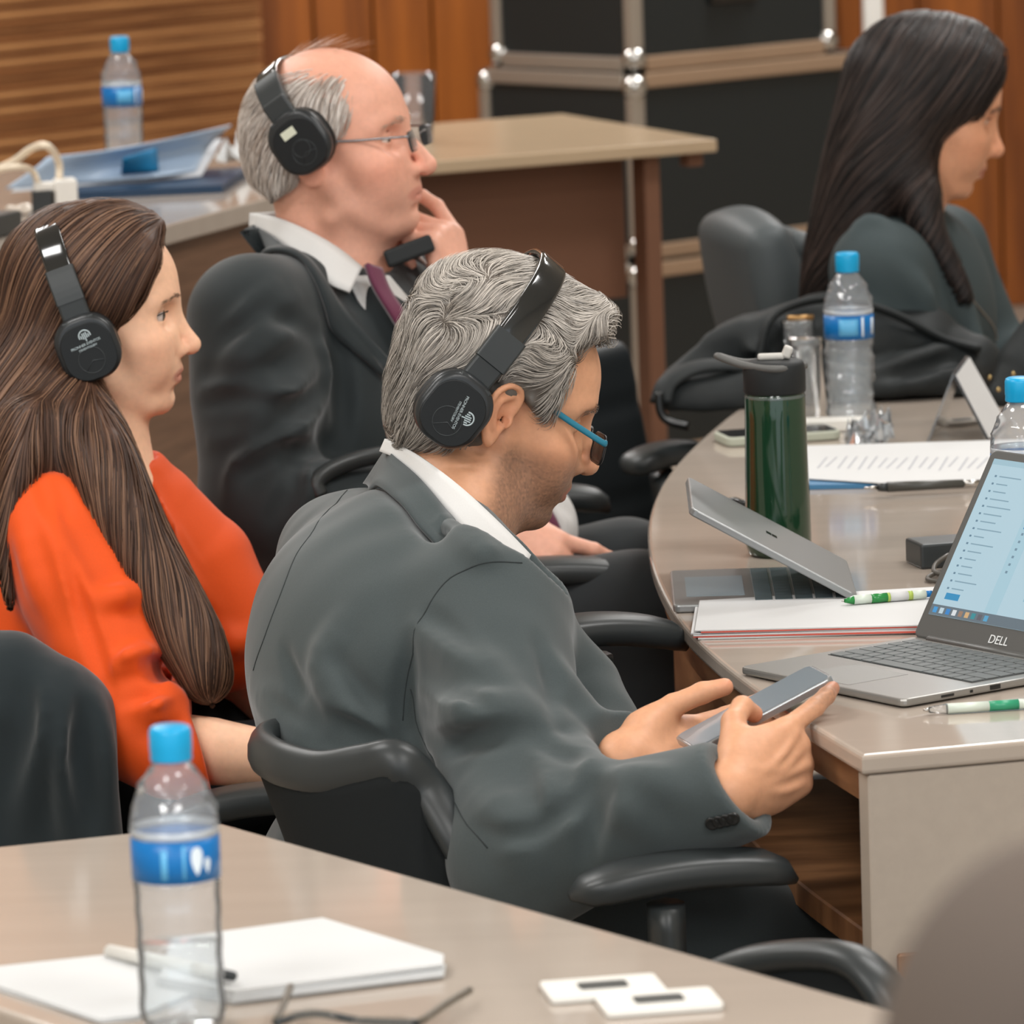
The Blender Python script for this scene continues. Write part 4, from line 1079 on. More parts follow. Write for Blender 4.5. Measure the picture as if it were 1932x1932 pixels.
# the lock that falls in front of the shoulder, and the mass behind
lock = catmull([at(105, 715, 3.575), at(160, 810, 3.50), at(215, 930, 3.44), at(275, 1050, 3.42), at(335, 1160, 3.40), at(378, 1245, 3.385), at(395, 1300, 3.38)], 4)
nl = len(lock); hr2.chain(lock, np.interp(np.linspace(0, 1, nl), [0, .2, .45, .75, .92, 1], [0.040, 0.042, 0.036, 0.034, 0.026, 0.010]), k=0.03)
lock2 = catmull([at(50, 700, 3.60), at(45, 830, 3.52), at(20, 930, 3.50), at(-30, 1050, 3.52), at(-60, 1200, 3.56)], 4)
hr2.chain(lock2, np.interp(np.linspace(0, 1, len(lock2)), [0, .5, 1], [0.062, 0.058, 0.02]), k=0.04)
lock3 = catmull([at(60, 800, 3.47), at(35, 900, 3.43), at(12, 980, 3.42), at(10, 1060, 3.42), at(22, 1130, 3.42)], 3)
hr2.chain(lock3, np.interp(np.linspace(0, 1, len(lock3)), [0, .4, 1], [0.026, 0.012, 0.004]), k=0.02)
hs2 = SDF(); hs2.ops = list(hr2.ops)
hr2.disp(lambda p: (0.0022*vnoise(p*np.array([1, 1, 0.22]), 210, 51)-0.0005).astype(np.float32))
hv, hf = hr2.mesh(0.0034)
rs = np.random.RandomState(8)
bc, lc2, dc = C3(84, 58, 44), C3(128, 96, 74), C3(46, 31, 24)
hc = np.tile(bc, (len(hv), 1))*0.8
hl = g2.l(hv)
cand = np.nonzero((hl[:, 2] > -0.35))[0]
idx = rs.choice(cand, 9000, replace=False); roots = hv[idx]
lkc = np.array(lock)
def comb2(P, N, i):
    q = g2.l(P); x, y, z = q[:, 0], q[:, 1], q[:, 2]
    top = np.clip((z-0.02)/0.08, 0, 1)[:, None]
    D = np.stack([-0.30+0*x, 0*x, -1+0*x], 1)
    D = D*(1-top)+np.stack([-0.75+0*x, np.sign(y)*0.35, -0.75+0*x], 1)*top
    D = D@g2.R.T
    d = np.sqrt(((P[:, None, :]-lkc[None])**2).sum(2)); j = d.argmin(1); dm = d.min(1)
    tl = np.gradient(lkc, axis=0); tl /= np.linalg.norm(tl, axis=1, keepdims=True)
    w = np.clip(1.4-dm/0.05, 0, 1)[:, None]*np.clip((j-2)/4, 0, 1)[:, None]
    D = D*(1-w)+tl[j]*w
    D = D+np.stack([vnoise(P, 30, 61), vnoise(P, 30, 62), vnoise(P, 30, 63)], 1)*0.22
    return D.astype(np.float32)
St, Nn = flow_strands(hs2, roots, comb2, 12, 0.011, (0.0005, 0.0045), 0.6)
tn = rs.rand(len(St))[:, None]
sv, sf, scl = ribbon_mesh(St, Nn, rs.uniform(0.0007, 0.0020, len(St)), np.where(tn < 0.5, dc+(bc-dc)*tn*2, bc+(lc2-bc)*(tn-0.5)*2))
hv, hf, hc = add_geo((hv, hf, hc), (sv, sf, scl))
put('hair', (hv, hf), m_hair_dark, wom, smooth=True, col=hc, label='long brown hair falling over the shoulder')
# ---- orange blouse
m_org = mat('orange_blouse', srgb(226, 82, 20), 0.62, spec=0.25, sheen=0.15, noise=(500, 0.03), bump=(1200, 0.08, 0.0004))
b2 = SDF(); La2 = unit(S2l-S2r); Up2 = unit(neck2-P2); Fr2 = unit(np.cross(Up2, La2)); Fr2 = Fr2 if Fr2[0] > 0 else -Fr2
T2 = np.stack([La2, Fr2, unit(np.cross(La2, Fr2))], 1); mid2 = (S2r+S2l)/2
b2.ell(mid2-Up2*0.05, (0.155, 0.100, 0.125), T2, k=0.05); b2.ell(lerp(mid2, P2, 0.35)+Fr2*0.035, (0.150, 0.105, 0.12), T2, k=0.05)
b2.ell(lerp(mid2, P2, 0.7), (0.150, 0.115, 0.17), T2, k=0.06); b2.ell(P2, (0.17, 0.13, 0.12), T2, k=0.05)
for S_ in (S2r, S2l): b2.chain([neck2-Up2*0.05, S_], [0.048, 0.050], k=0.04)
b2.chain([at(235, 870, 3.62), at(285, 980, 3.64), at(360, 1080, 3.66), at(420, 1190, 3.66)], [0.030, 0.060, 0.075, 0.07], k=0.05)
b2.chain([S2r, lerp(S2r, E2r, 0.3), lerp(S2r, E2r, 0.7)], [0.064, 0.066, 0.060], k=0.03)
fa2 = unit(W2r-E2r)
b2.capchain([lerp(S2r, E2r, 0.65), lerp(S2r, E2r, 0.92), E2r+fa2*0.03, E2r+fa2*0.14], [0.060, 0.062, 0.060, 0.056], E2r+fa2*0.062, fa2+0.4*unit(dpx(0, -1, 0)), k=0.02)
b2.chain([E2r+fa2*0.05, E2r+fa2*0.14], [0.042, 0.05], mode='s', k=0.004)
b2.chain([S2l, E2l], [0.058, 0.058], k=0.03)
fa2l = unit(W2l-E2l); b2.capchain([E2l-fa2l*0.03, E2l+fa2l*0.2], [0.060, 0.056], E2l+fa2l*0.075, fa2l, k=0.02)
b2.chain([neck2+Up2*0.05+Fr2*0.02, neck2-Up2*0.02+Fr2*0.02], [0.05, 0.048], mode='s', k=0.012)
b2.chain([at(232, 880, 3.56), at(236, 960, 3.53), at(262, 1040, 3.52)], [0.012, 0.020, 0.004], mode='s', k=0.01)
zz = (2.6, 4.4)
for pth, r, sk in (([(60, 905), (100, 1010), (150, 1120), (190, 1240)], 0.012, 0.005), ([(130, 940), (190, 1000), (240, 1100), (300, 1230)], 0.012, 0.006), ([(180, 1130), (250, 1120), (300, 1110)], 0.012, 0.006),
                   ([(200, 1270), (270, 1240), (330, 1255)], 0.014, 0.005), ([(250, 1350), (320, 1330), (350, 1290)], 0.012, 0.003), ([(270, 870), (300, 960), (350, 1060), (410, 1160)], 0.010, 0.004),
                   ([(240, 1300), (290, 1290), (345, 1310)], 0.012, 0.005), ([(420, 1190), (440, 1215), (470, 1200)], 0.012, 0.003), ([(30, 960), (60, 1060), (90, 1160)], 0.012, 0.006)):
    fold(b2, pth, r, sk, 0.02, z=zz)
for pth, r, sk in (([(130, 1060), (165, 1180), (200, 1260)], 0.008, 0.003), ([(215, 1280), (290, 1272), (350, 1280)], 0.008, 0.003), ([(260, 880), (290, 970), (340, 1080)], 0.006, 0.003), ):
    fold(b2, pth, r, sk, 0.016, 's', z=zz)
for pth, r in (([(70, 900), (85, 930), (92, 975)], 0.006), ([(100, 905), (120, 935), (130, 985)], 0.006), ([(225, 1255), (290, 1250), (340, 1262)], 0.007), ([(120, 1040), (150, 1130), (180, 1230), (215, 1330)], 0.006),
               ([(240, 1360), (300, 1352), (345, 1318)], 0.006), ([(262, 880), (290, 960), (330, 1050)], 0.006), ([(300, 900), (340, 1000), (400, 1120)], 0.006)):
    crease(b2, pth, r, 0.012, z=zz)
b2.disp(lambda p: (0.0018*vnoise(p, 42, 71)+0.0009*vnoise(p, 95, 72)).astype(np.float32))
bv, bf = b2.mesh(0.0042)
bl = put('blouse', (bv, bf), m_org, wom, smooth=True, label='bright orange long-sleeved blouse')
m_dk = mat('trousers_black', srgb(24, 27, 29), 0.8, spec=0.2)
t2 = SDF(); K2r = P2+V(0.44, 0.02, -0.02); K2l = P2+V(0.44, 0.24, -0.02)
for hip, kn in ((P2-La2*0.08-V(0, 0, 0.05), K2r), (P2+La2*0.08-V(0, 0, 0.05), K2l)):
    f_ = kn+V(0.03, 0.02, 0); f_[2] = 0.1; t2.chain([hip, kn, f_], [0.085, 0.062, 0.048], k=0.03)
t2.ell(P2-V(0, 0, 0.04), (0.165, 0.13, 0.10), T2, k=0.04)
put('trousers', t2.mesh(0.008), m_dk, wom, smooth=True); shoes(wom, (K2r, K2l), (1, 0.1, 0))
ZREF[0] = None
ZREF[0] = 3.9
# ================================================================== older man in the dark suit (behind)
g3 = Frame(-14, -7, 2, at(632, 288, 3.90), 0.98)
body3 = SDF(); body3.merge(head_sdf(nose=1.12, lid=0.35, ear=(False, True), chin=1.0, jaw=1.04, mouth=-0.002, lips=0.72, nosedrop=0.003), g3.R, g3.t, g3.s)
neck3 = at(640, 520, 3.93)
body3.chain([g3.w(-0.030, 0, -0.02), g3.w(-0.030, 0, -0.075), neck3], [0.058, 0.056, 0.060], k=0.03)
body3.chain([g3.w(0.03, 0, -0.09), lerp(g3.w(0.02, 0, -0.10), neck3, 0.7)], [0.034, 0.046], k=0.03)
for s in (-1, 1): body3.chain([g3.w(0.0, s*0.055, -0.075), lerp(g3.w(0.03, s*0.02, -0.15), neck3, 0.6)], [0.010, 0.008], k=0.018)
S3r = at(470, 600, 3.76); S3l = at(775, 560, 4.10); P3 = at(620, 1120, 3.95); E3r = at(500, 960, 3.72); W3r = at(925, 985, 3.77)
E3l = at(850, 760, 4.12); W3l = at(872, 566, 3.92)
body3.chain([neck3, lerp(neck3, P3, .5), P3], 0.05, k=0.03)
body3.chain([S3r, E3r, W3r], [0.03, 0.028, 0.024], k=0.02); body3.chain([S3l, E3l, W3l], [0.03, 0.028, 0.024], k=0.02); body3.chain([S3r, S3l], 0.03, k=0.02)
# far hand propped against the face: index finger up along the cheek, the others folded
H3l = hframe(dpx(-28, -100, 6), dpx(84, -22, -52)); H3l[:, 1] *= -1
tips3 = place_hand(body3, H3l, W3l, [(22, 22, 8), (55, 75, 40), (62, 80, 45), (66, 80, 45)], (0.55, 0.70, -0.45), spread=(6, 0, -3, -6), size=0.98, tcurl=(25, 25))
H3r = hframe(dpx(88, 50, -4), dpx(22, -42, -86))
tips3r = place_hand(body3, H3r, W3r, [(8, 20, 8), (20, 26, 10), (32, 30, 14), (42, 34, 16)], (0.75, 0.45, -0.45), spread=(20, 5, -9, -22), size=0.98)
v3, f3 = body3.mesh(0.0026)
col3 = skin_cols(v3, g3, C3(226, 168, 144), C3(196, 128, 112), C3(190, 150, 134), 0.25, 0.5)
old = put('person', (v3, f3), m_skin, smooth=True, col=col3, label='balding older man in black suit resting his face on one hand', cat='person')
eyes(old, g3, (1, 0, -0.6)); brows(old, g3, body3, (186, 158, 140), 40, 1.0); nails(old, tips3r, H3r[:, 2], [0, 1])
# ---- fringe of grey hair round the sides and back, thin wisps on top
hr3 = SDF(); q = SDF()
q.ell((-0.010, 0, 0.040), (0.102, 0.084, 0.088), k=0.02); q.ell((-0.055, 0, -0.01), (0.056, 0.072, 0.07), k=0.03)
sp = [(655, 150), (662, 190), (662, 225), (655, 250), (640, 262), (618, 240), (600, 225), (590, 270), (560, 345), (510, 375), (440, 340), (420, 200), (470, 140), (530, 150), (570, 132), (610, 135)]
spl = [g3.px(px, py, -0.062)[[0, 2]] for px, py in sp]
q.add(lambda p: poly2(p[:, [0, 2]], spl), [-1]*3, [1]*3, 'i', 0.008)
hr3.merge(q, g3.R, g3.t, g3.s); hs3 = SDF(); hs3.ops = list(hr3.ops)
hr3.disp(lambda p: (0.0022*vnoise(p*np.array([1, 1, 0.4]), 190, 81)+0.003).astype(np.float32))
hv, hf = hr3.mesh(0.0032); rs = np.random.RandomState(9)
hc = np.tile(C3(176, 160, 148), (len(hv), 1))
idx = rs.choice(len(hv), 5200, replace=False); roots = hv[idx]
def comb3(P, N, i):
    q = g3.l(P); x = q[:, 0]
    D = np.stack([-0.55+0*x, 0*x, -0.85+0*x], 1)+np.stack([vnoise(q, 45, 91), vnoise(q, 45, 92), vnoise(q, 45, 93)], 1)*0.35
    return (D@g3.R.T).astype(np.float32)
St, Nn = flow_strands(hs3, roots, comb3, 5, 0.0065, (0.001, 0.005), 0.6)
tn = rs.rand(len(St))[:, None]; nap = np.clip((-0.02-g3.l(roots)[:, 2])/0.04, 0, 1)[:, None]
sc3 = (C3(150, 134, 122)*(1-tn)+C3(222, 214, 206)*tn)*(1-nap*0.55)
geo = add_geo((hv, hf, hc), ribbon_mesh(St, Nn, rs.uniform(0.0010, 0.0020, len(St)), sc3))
# wisps across the crown
W = []; WN = []
for i in range(70):
    y0 = rs.uniform(-0.02, 0.055); x0 = rs.uniform(-0.07, 0.03)
    p = body3.snap(g3.w(x0, y0, 0.135), 0.001, 4); nn = body3.normal(p); pts = [p]; d = g3.R@np.array([0.8, rs.uniform(-.3, .3), 0.15])
    for k in range(4):
        p = p+unit(d-nn*(d@nn)*0.6)*0.011+nn*rs.uniform(0.0005, 0.0028); pts.append(p)
    W.append(pts); WN.append([nn]*5)
geo = add_geo(geo, ribbon_mesh(np.array(W), np.array(WN), np.full(70, 0.0009), np.tile(C3(176, 138, 112), (70, 1))))
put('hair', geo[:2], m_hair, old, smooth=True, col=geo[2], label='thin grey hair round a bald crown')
# ---- black suit
m_suit3 = mat('suit_black', srgb(35, 42, 44), 0.72, spec=0.3, sheen=0.2, noise=(900, 0.08), bump=(1500, 0.1, 0.0005))
j3 = SDF(); La3 = unit(S3l-S3r); Up3 = unit(neck3-P3); Fr3 = unit(np.cross(Up3, La3)); Fr3 = Fr3 if Fr3[0] > 0 else -Fr3
T3 = np.stack([La3, Fr3, unit(np.cross(La3, Fr3))], 1); mid3 = (S3r+S3l)/2
j3.ell(mid3-Up3*0.07-Fr3*0.005, (0.185, 0.115, 0.14), T3, k=0.05); j3.ell(lerp(mid3, P3, 0.45)+Fr3*0.01, (0.185, 0.135, 0.20), T3, k=0.06); j3.ell(lerp(mid3, P3, 0.9), (0.19, 0.15, 0.16), T3, k=0.06)
for S_ in (S3r, S3l): j3.chain([neck3-Up3*0.045-Fr3*0.02, lerp(neck3-Up3*0.03, S_, 0.75)], [0.058, 0.052], k=0.05)
j3.chain([S3r, S3l], 0.055, k=0.05)
f3r = unit(W3r-E3r); f3l = unit(W3l-E3l)
j3.chain([S3r, lerp(S3r, E3r, 0.4), lerp(S3r, E3r, 0.8), E3r], [0.074, 0.078, 0.074, 0.070], k=0.03)
j3.capchain([E3r, lerp(E3r, W3r, .5), W3r+f3r*0.03], [0.070, 0.062, 0.046], W3r-f3r*0.02, f3r, k=0.03)
j3.chain([S3l, E3l], [0.07, 0.064], k=0.03); j3.capchain([E3l, W3l+f3l*0.03], [0.064, 0.046], W3l-f3l*0.045, f3l, k=0.03)
z3 = (3.2, 4.6)
j3.chain(catmull([at(690, 520, 3.80), at(725, 580, 3.79), at(780, 670, 3.80), at(850, 760, 3.82)], 3), [0.044]*9+[0.015], mode='s', k=0.01)
j3.chain([lerp(g3.w(-0.03, 0, -0.075), neck3, 0.3), lerp(g3.w(-0.03, 0, -0.075), neck3, 0.9)], [0.080, 0.066], mode='s', k=0.012)
for pth, r, sk in (([(560, 560), (500, 610), (450, 670), (400, 730)], 0.014, 0.006), ([(600, 610), (540, 630), (470, 680), (420, 740)], 0.012, 0.006), ([(385, 740), (450, 725), (530, 745), (610, 755)], 0.016, 0.004),
                   ([(600, 690), (540, 760), (470, 800), (400, 830)], 0.016, 0.005), ([(610, 760), (560, 800), (490, 830)], 0.013, 0.005), ([(430, 950), (460, 880), (540, 850), (610, 840)], 0.016, 0.005),
                   ([(560, 880), (570, 930), (520, 990)], 0.015, 0.005), ([(600, 640), (620, 690), (610, 740)], 0.012, 0.005), ([(520, 540), (470, 590), (420, 640)], 0.010, 0.006)):
    fold(j3, pth, r, sk, 0.02, z=z3)
for pth, r, sk in (([(380, 760), (450, 745), (540, 765), (600, 772)], 0.010, 0.002), ([(610, 720), (560, 780), (480, 815)], 0.009, 0.003), ([(440, 900), (520, 860), (600, 850)], 0.010, 0.002), ([(620, 600), (640, 720), (655, 850)], 0.010, 0.002)):
    fold(j3, pth, r, sk, 0.016, 's', z=z3)
for pth, r in (([(503, 597), (540, 600), (572, 612), (600, 630)], 0.010), ([(380, 705), (430, 708), (500, 716), (560, 722)], 0.009), ([(604, 738), (543, 766), (480, 790), (412, 812)], 0.011), ([(622, 847), (543, 857), (485, 887), (434, 918)], 0.013),
               ([(557, 873), (554, 923), (514, 989)], 0.011), ([(600, 800), (620, 840), (640, 870)], 0.010), ([(420, 640), (470, 600), (510, 560)], 0.008), ([(640, 640), (650, 740), (640, 840)], 0.010)):
    crease(j3, pth, r, 0.018, z=z3)
j3.disp(lambda p: (0.0016*vnoise(p, 38, 33)).astype(np.float32))
j3v, j3f = j3.mesh(0.0048)
jk3 = put('suit_jacket', (j3v, j3f), m_suit3, old, smooth=True, label='black suit jacket')
tp = [at(487, 403, 3.965), at(530, 413, 3.885), at(590, 440, 3.845), at(640, 470, 3.83), at(683, 505, 3.83)]
bo = [at(482, 430, 3.965), at(525, 455, 3.87), at(575, 498, 3.825), at(620, 535, 3.80), at(660, 552, 3.80)]
Pc = collar_strip(tp, bo); farc = mirror(Pc, lerp(g3.w(-0.03, 0, -0.075), neck3, 0.5), unit(La3*V(1, 1, 0)))[::-1]
bib = collar_strip([at(650, 520, 3.835), at(690, 590, 3.83), at(765, 700, 3.84)], [at(735, 520, 3.86), at(790, 590, 3.89), at(850, 690, 3.9)])
put('shirt', join(slab(np.concatenate([farc, [lerp(farc[-1], Pc[0], .5)-Fr3*0.012], Pc]), 0.004), slab(bib, 0.004)), m_shirt, old, smooth=True, label='white shirt with stiff collar')
m_tie = mat('tie_burgundy', srgb(98, 40, 66), 0.5, spec=0.3, sheen=0.3, bump=(900, 0.1, 0.0004))
tie = collar_strip([at(690, 498, 3.815), at(705, 540, 3.812), at(740, 600, 3.812), at(790, 690, 3.83)], [at(718, 508, 3.83), at(735, 550, 3.825), at(772, 605, 3.825), at(830, 690, 3.84)])
tieo = put('tie', slab(tie, 0.008), m_tie, old, smooth=True, label='burgundy silk tie')
bel = SDF(); bel.chain([at(740, 640, 3.98), at(860, 830, 3.97), at(968, 1000, 3.95)], [0.06, 0.075, 0.080], k=0.03)
for pth in ([(1040, 930), (1062, 950), (1080, 975)], [(1030, 945), (1050, 975), (1062, 1010)]): crease(bel, pth, 0.006, 0.012, z=z3)
bel.disp(lambda p: (0.0015*vnoise(p, 60, 35)).astype(np.float32))
put('shirt_front', bel.mesh(0.005), m_shirt, old, smooth=True)
TT = np.array([[bel.snap(lerp(at(a[0], a[1], 3.86), at(b[0], b[1], 3.87), u), 0.004, 4) for u in np.linspace(0, 1, 5)] for a, b in zip(catmull([(960, 880, 0), (1015, 955, 0), (1050, 1000, 0), (1085, 1048, 0)], 5)[:, :2], catmull([(1000, 860, 0), (1052, 935, 0), (1082, 985, 0), (1108, 1040, 0)], 5)[:, :2])])
put('tie_tail', slab(TT, 0.005), m_tie, tieo, smooth=True)
tp2 = [at(478, 425, 3.97), at(520, 452, 3.86), at(570, 498, 3.81), at(612, 535, 3.785), at(655, 590, 3.78), at(745, 690, 3.79)]
bo2 = [at(462, 472, 3.97), at(500, 486, 3.85), at(548, 512, 3.80), at(575, 552, 3.77), at(640, 640, 3.77), at(742, 712, 3.78)]
Pl = collar_strip(tp2, bo2)
for i in range(len(Pl)):
    for j in range(1, 5): Pl[i, j] = j3.snap(Pl[i, j], 0.006 if j < 4 else 0.004, 3)
farl = mirror(Pl, g3.w(0, 0, -0.08), g3.R[:, 1])[::-1]
put('lapel', slab(np.concatenate([farl, Pl]), 0.005), m_suit3, jk3, smooth=True)
t3 = SDF(); K3r = at(1210, 1150, 3.74); K3l = at(1180, 1080, 4.05)
for hip, kn in ((P3-La3*0.09-V(0, 0, 0.06), K3r), (P3+La3*0.09-V(0, 0, 0.06), K3l)):
    f_ = kn+V(0.03, 0.02, 0); f_[2] = 0.1; t3.chain([hip, lerp(hip, kn, .5), kn], [0.095, 0.085, 0.066], k=0.03); t3.chain([kn, f_], [0.064, 0.052], k=0.03)
t3.ell(P3-V(0, 0, 0.05), (0.18, 0.14, 0.11), T3, k=0.04)
t3.disp(lambda p: (0.003*vnoise(p, 40, 43)).astype(np.float32))
put('trousers', t3.mesh(0.007), mat('trousers_suit_black', srgb(38, 42, 44), 0.78, spec=0.2, sheen=0.2), old, smooth=True); shoes(old, (K3r, K3l), (1, 0, 0))
ZREF[0] = None

ZREF[0] = 3.9
put('spectacle_case', xf(box(0.062, 0.018, 0.022, 0.004, 2), frame(dpx(100, -38, 0), CU), at(772, 474, 3.875)), m_black_soft, label='slim black case pinched in the hand of the balding man', cat='case')
ZREF[0] = None
ZREF[0] = 4.45
# ================================================================== dark-haired woman (right, at the back)
g4 = Frame(4, 16, 0, at(1752, 214, 4.45), 0.95)
body4 = SDF(); body4.merge(head_sdf(nose=1.02, female=True, lid=0.25, jaw=0.9, chin=0.9, lips=1.2), g4.R, g4.t, g4.s)
neck4 = at(1700, 440, 4.47)
body4.chain([g4.w(-0.02, 0, -0.02), g4.w(-0.024, 0, -0.075), neck4], [0.05, 0.047, 0.052], k=0.03); body4.chain([g4.w(0.02, 0, -0.085), lerp(g4.w(0.01, 0, -0.1), neck4, 0.7)], [0.028, 0.036], k=0.03)
S4r = at(1660, 510, 4.33); S4l = at(1780, 470, 4.62); P4 = at(1600, 900, 4.55); E4r = at(1720, 790, 4.36); W4r = at(1960, 700, 4.40); E4l = at(1880, 700, 4.66); W4l = at(2030, 690, 4.5)
body4.chain([neck4, lerp(neck4, P4, .5), P4], 0.05, k=0.03); body4.chain([S4r, E4r, W4r], [0.026, 0.026, 0.022], k=0.02); body4.chain([S4l, E4l, W4l], [0.026, 0.026, 0.022], k=0.02); body4.chain([S4r, S4l], 0.028, k=0.02)
Hq = hframe(unit(W4r-E4r), dpx(0, -100, -40)); place_hand(body4, Hq, W4r, [(20, 30, 20)]*4, (0.7, 0.6, -0.3), size=0.88)
Hq2 = hframe(unit(W4l-E4l), dpx(0, -100, -40)); Hq2[:, 1] *= -1; place_hand(body4, Hq2, W4l, [(20, 30, 20)]*4, (0.7, 0.6, -0.3), size=0.88)
v4, f4 = body4.mesh(0.003)
wr = put('person', (v4, f4), m_skin, smooth=True, col=skin_cols(v4, g4, C3(214, 156, 122), C3(172, 96, 84), None, 0, 0.3), label='woman with long dark hair and grey jacket looking down', cat='person')
eyes(wr, g4, (1, 0, -0.6)); brows(wr, g4, body4, (50, 36, 30), 60, 0.9, wid=0.0009); lashes(wr, g4)
hr4 = SDF(); q = SDF()
q.ell((-0.010, 0, 0.052), (0.108, 0.090, 0.096), k=0.02); q.ell((0.030, 0, 0.066), (0.077, 0.078, 0.074), k=0.03); q.ell((-0.055, 0, -0.03), (0.062, 0.078, 0.10), k=0.03)
fp = [(1925, 30), (1895, 150), (1876, 175), (1850, 220), (1800, 255), (1728, 272), (1722, 330), (1742, 400), (1752, 520), (1100, 700), (1100, -100), (1925, -100)]
fpl = [g4.px(px, py, -0.05)[[0, 2]] for px, py in fp]
q.add(lambda p: poly2(p[:, [0, 2]], fpl), [-1]*3, [1]*3, 'i', 0.010)
hr4.merge(q, g4.R, g4.t, g4.s)
lk4 = catmull([at(1700, 150, 4.42), at(1665, 260, 4.42), at(1625, 370, 4.43), at(1590, 460, 4.44), at(1560, 540, 4.45), at(1540, 610, 4.46)], 4)
hr4.chain(lk4, np.interp(np.linspace(0, 1, len(lk4)), [0, .3, .7, 1], [0.075, 0.068, 0.042, 0.02]), k=0.04)
lk4b = catmull([at(1700, 270, 4.42), at(1735, 360, 4.38), at(1750, 430, 4.37), at(1790, 500, 4.37), at(1820, 560, 4.37)], 4)
hr4.chain(lk4b, np.interp(np.linspace(0, 1, len(lk4b)), [0, .5, 1], [0.034, 0.024, 0.012]), k=0.03)
hs4 = SDF(); hs4.ops = list(hr4.ops)
hr4.disp(lambda p: (0.0022*vnoise(p*np.array([1, 1, 0.25]), 200, 55)).astype(np.float32))
hv, hf = hr4.mesh(0.0038); rs = np.random.RandomState(18); b4, l4, d4 = C3(30, 24, 23), C3(66, 53, 48), C3(14, 12, 12)
hc = np.tile(b4, (len(hv), 1)); idx = rs.choice(len(hv), 3600, replace=False)
lkc4 = np.array(lk4)
def comb4(P, N, i):
    q = g4.l(P); x, y, z = q[:, 0], q[:, 1], q[:, 2]; top = np.clip((z-0.03)/0.08, 0, 1)[:, None]
    D = np.stack([-0.5+0*x, 0*x, -1+0*x], 1)*(1-top)+np.stack([-0.35+0*x, np.sign(y)*0.6, -0.8+0*x], 1)*top
    D = D@g4.R.T
    D = D+np.stack([vnoise(P, 30, 64), vnoise(P, 30, 65), vnoise(P, 30, 66)], 1)*0.2
    return D.astype(np.float32)
St, Nn = flow_strands(hs4, hv[idx], comb4, 11, 0.011, (0.0005, 0.004), 0.6)
tn = (rs.rand(len(St))**1.6)[:, None]; geo = add_geo((hv, hf, hc), ribbon_mesh(St, Nn, rs.uniform(0.0014, 0.0032, len(St)), d4+(l4-d4)*tn))
put('hair', geo[:2], m_hair_dark, wr, smooth=True, col=geo[2], label='long straight dark hair')
m_jk4 = mat('jacket_slate', srgb(60, 70, 72), 0.7, spec=0.25, noise=(600, 0.05), bump=(1200, 0.1, 0.0005))
j4 = SDF(); La4 = unit(S4l-S4r); Up4 = unit(neck4-P4); Fr4 = unit(np.cross(Up4, La4)); Fr4 = Fr4 if Fr4[0] > 0 else -Fr4
T4 = np.stack([La4, Fr4, unit(np.cross(La4, Fr4))], 1); mid4 = (S4r+S4l)/2
j4.ell(mid4-Up4*0.05, (0.16, 0.105, 0.13), T4, k=0.05); j4.ell(lerp(mid4, P4, 0.4)+Fr4*0.03, (0.155, 0.12, 0.16), T4, k=0.05); j4.ell(lerp(mid4, P4, 0.8), (0.155, 0.12, 0.18), T4, k=0.06)
for S_ in (S4r, S4l): j4.chain([neck4-Up4*0.04, S_], [0.05, 0.054], k=0.04)
j4.chain([S4r, lerp(S4r, E4r, 0.5), E4r], [0.068, 0.066, 0.06], k=0.03); j4.chain([E4r, W4r], [0.058, 0.042], k=0.03); j4.chain([S4l, E4l], [0.06, 0.056], k=0.03); j4.chain([E4l, W4l], [0.055, 0.042], k=0.03)
for pth, r, sk in (([(1600, 450), (1640, 420), (1690, 430)], 0.012, 0.004), ([(1690, 500), (1740, 560), (1760, 650)], 0.016, 0.004), ([(1800, 520), (1830, 620), (1860, 680)], 0.014, 0.004), ([(1600, 560), (1650, 600), (1680, 680)], 0.014, 0.005)):
    fold(j4, pth, r, sk, 0.02, z=(3.8, 5.2))
jk4 = put('jacket', j4.mesh(0.0055), m_jk4, wr, smooth=True, label='slate grey jacket')
seam(j4, [(1752, 400), (1790, 480), (1830, 560), (1880, 640)], jk4, mat('zip_metal', srgb(130, 128, 122), 0.4, metal=0.8), 0.0022, (3.8, 5.2), 'zip')
t4 = SDF(); K4r = P4+V(0.42, 0.0, -0.02); K4l = P4+V(0.42, 0.22, -0.02)
for hip, kn in ((P4-La4*0.08-V(0, 0, .05), K4r), (P4+La4*0.08-V(0, 0, .05), K4l)):
    f_ = kn+V(0.03, 0.02, 0); f_[2] = 0.1; t4.chain([hip, kn, f_], [0.085, 0.062, 0.048], k=0.03)
t4.ell(P4-V(0, 0, .04), (0.165, 0.13, 0.1), T4, k=0.04)
put('trousers', t4.mesh(0.01), m_dk, wr, smooth=True); shoes(wr, (K4r, K4l), (1, 0, 0))
ZREF[0] = None
# ================================================================== chairs
def arm_pad(P0, P1, sag=0.012, w=0.032, th=0.017, up=(0, 0, 1)):
    """arched armrest pad between two points"""
    P0, P1 = np.asarray(P0, float), np.asarray(P1, float); L_ = np.linalg.norm(P1-P0)
    t = np.linspace(0, 1, 15); pts = np.array([lerp(P0, P1, a)+V(0, 0, 1)*(sag*4*a*(1-a)-0.010*max(0, (a-0.85)/0.15)**2) for a in t])
    shp = [(math.cos(a)*abs(math.cos(a))**-0.25 if abs(math.cos(a)) > 0.05 else 0, th/w*math.sin(a)*(abs(math.sin(a))**-0.35 if abs(math.sin(a)) > 0.05 else 1)) for a in np.linspace(0, 2*PI, 20, endpoint=False)]
    rad = w*np.minimum(1, np.sqrt(np.maximum(1-((np.abs(t-0.5)*2)**6), 0.05)))
    return tube(pts, rad, shape=shp, up=up)
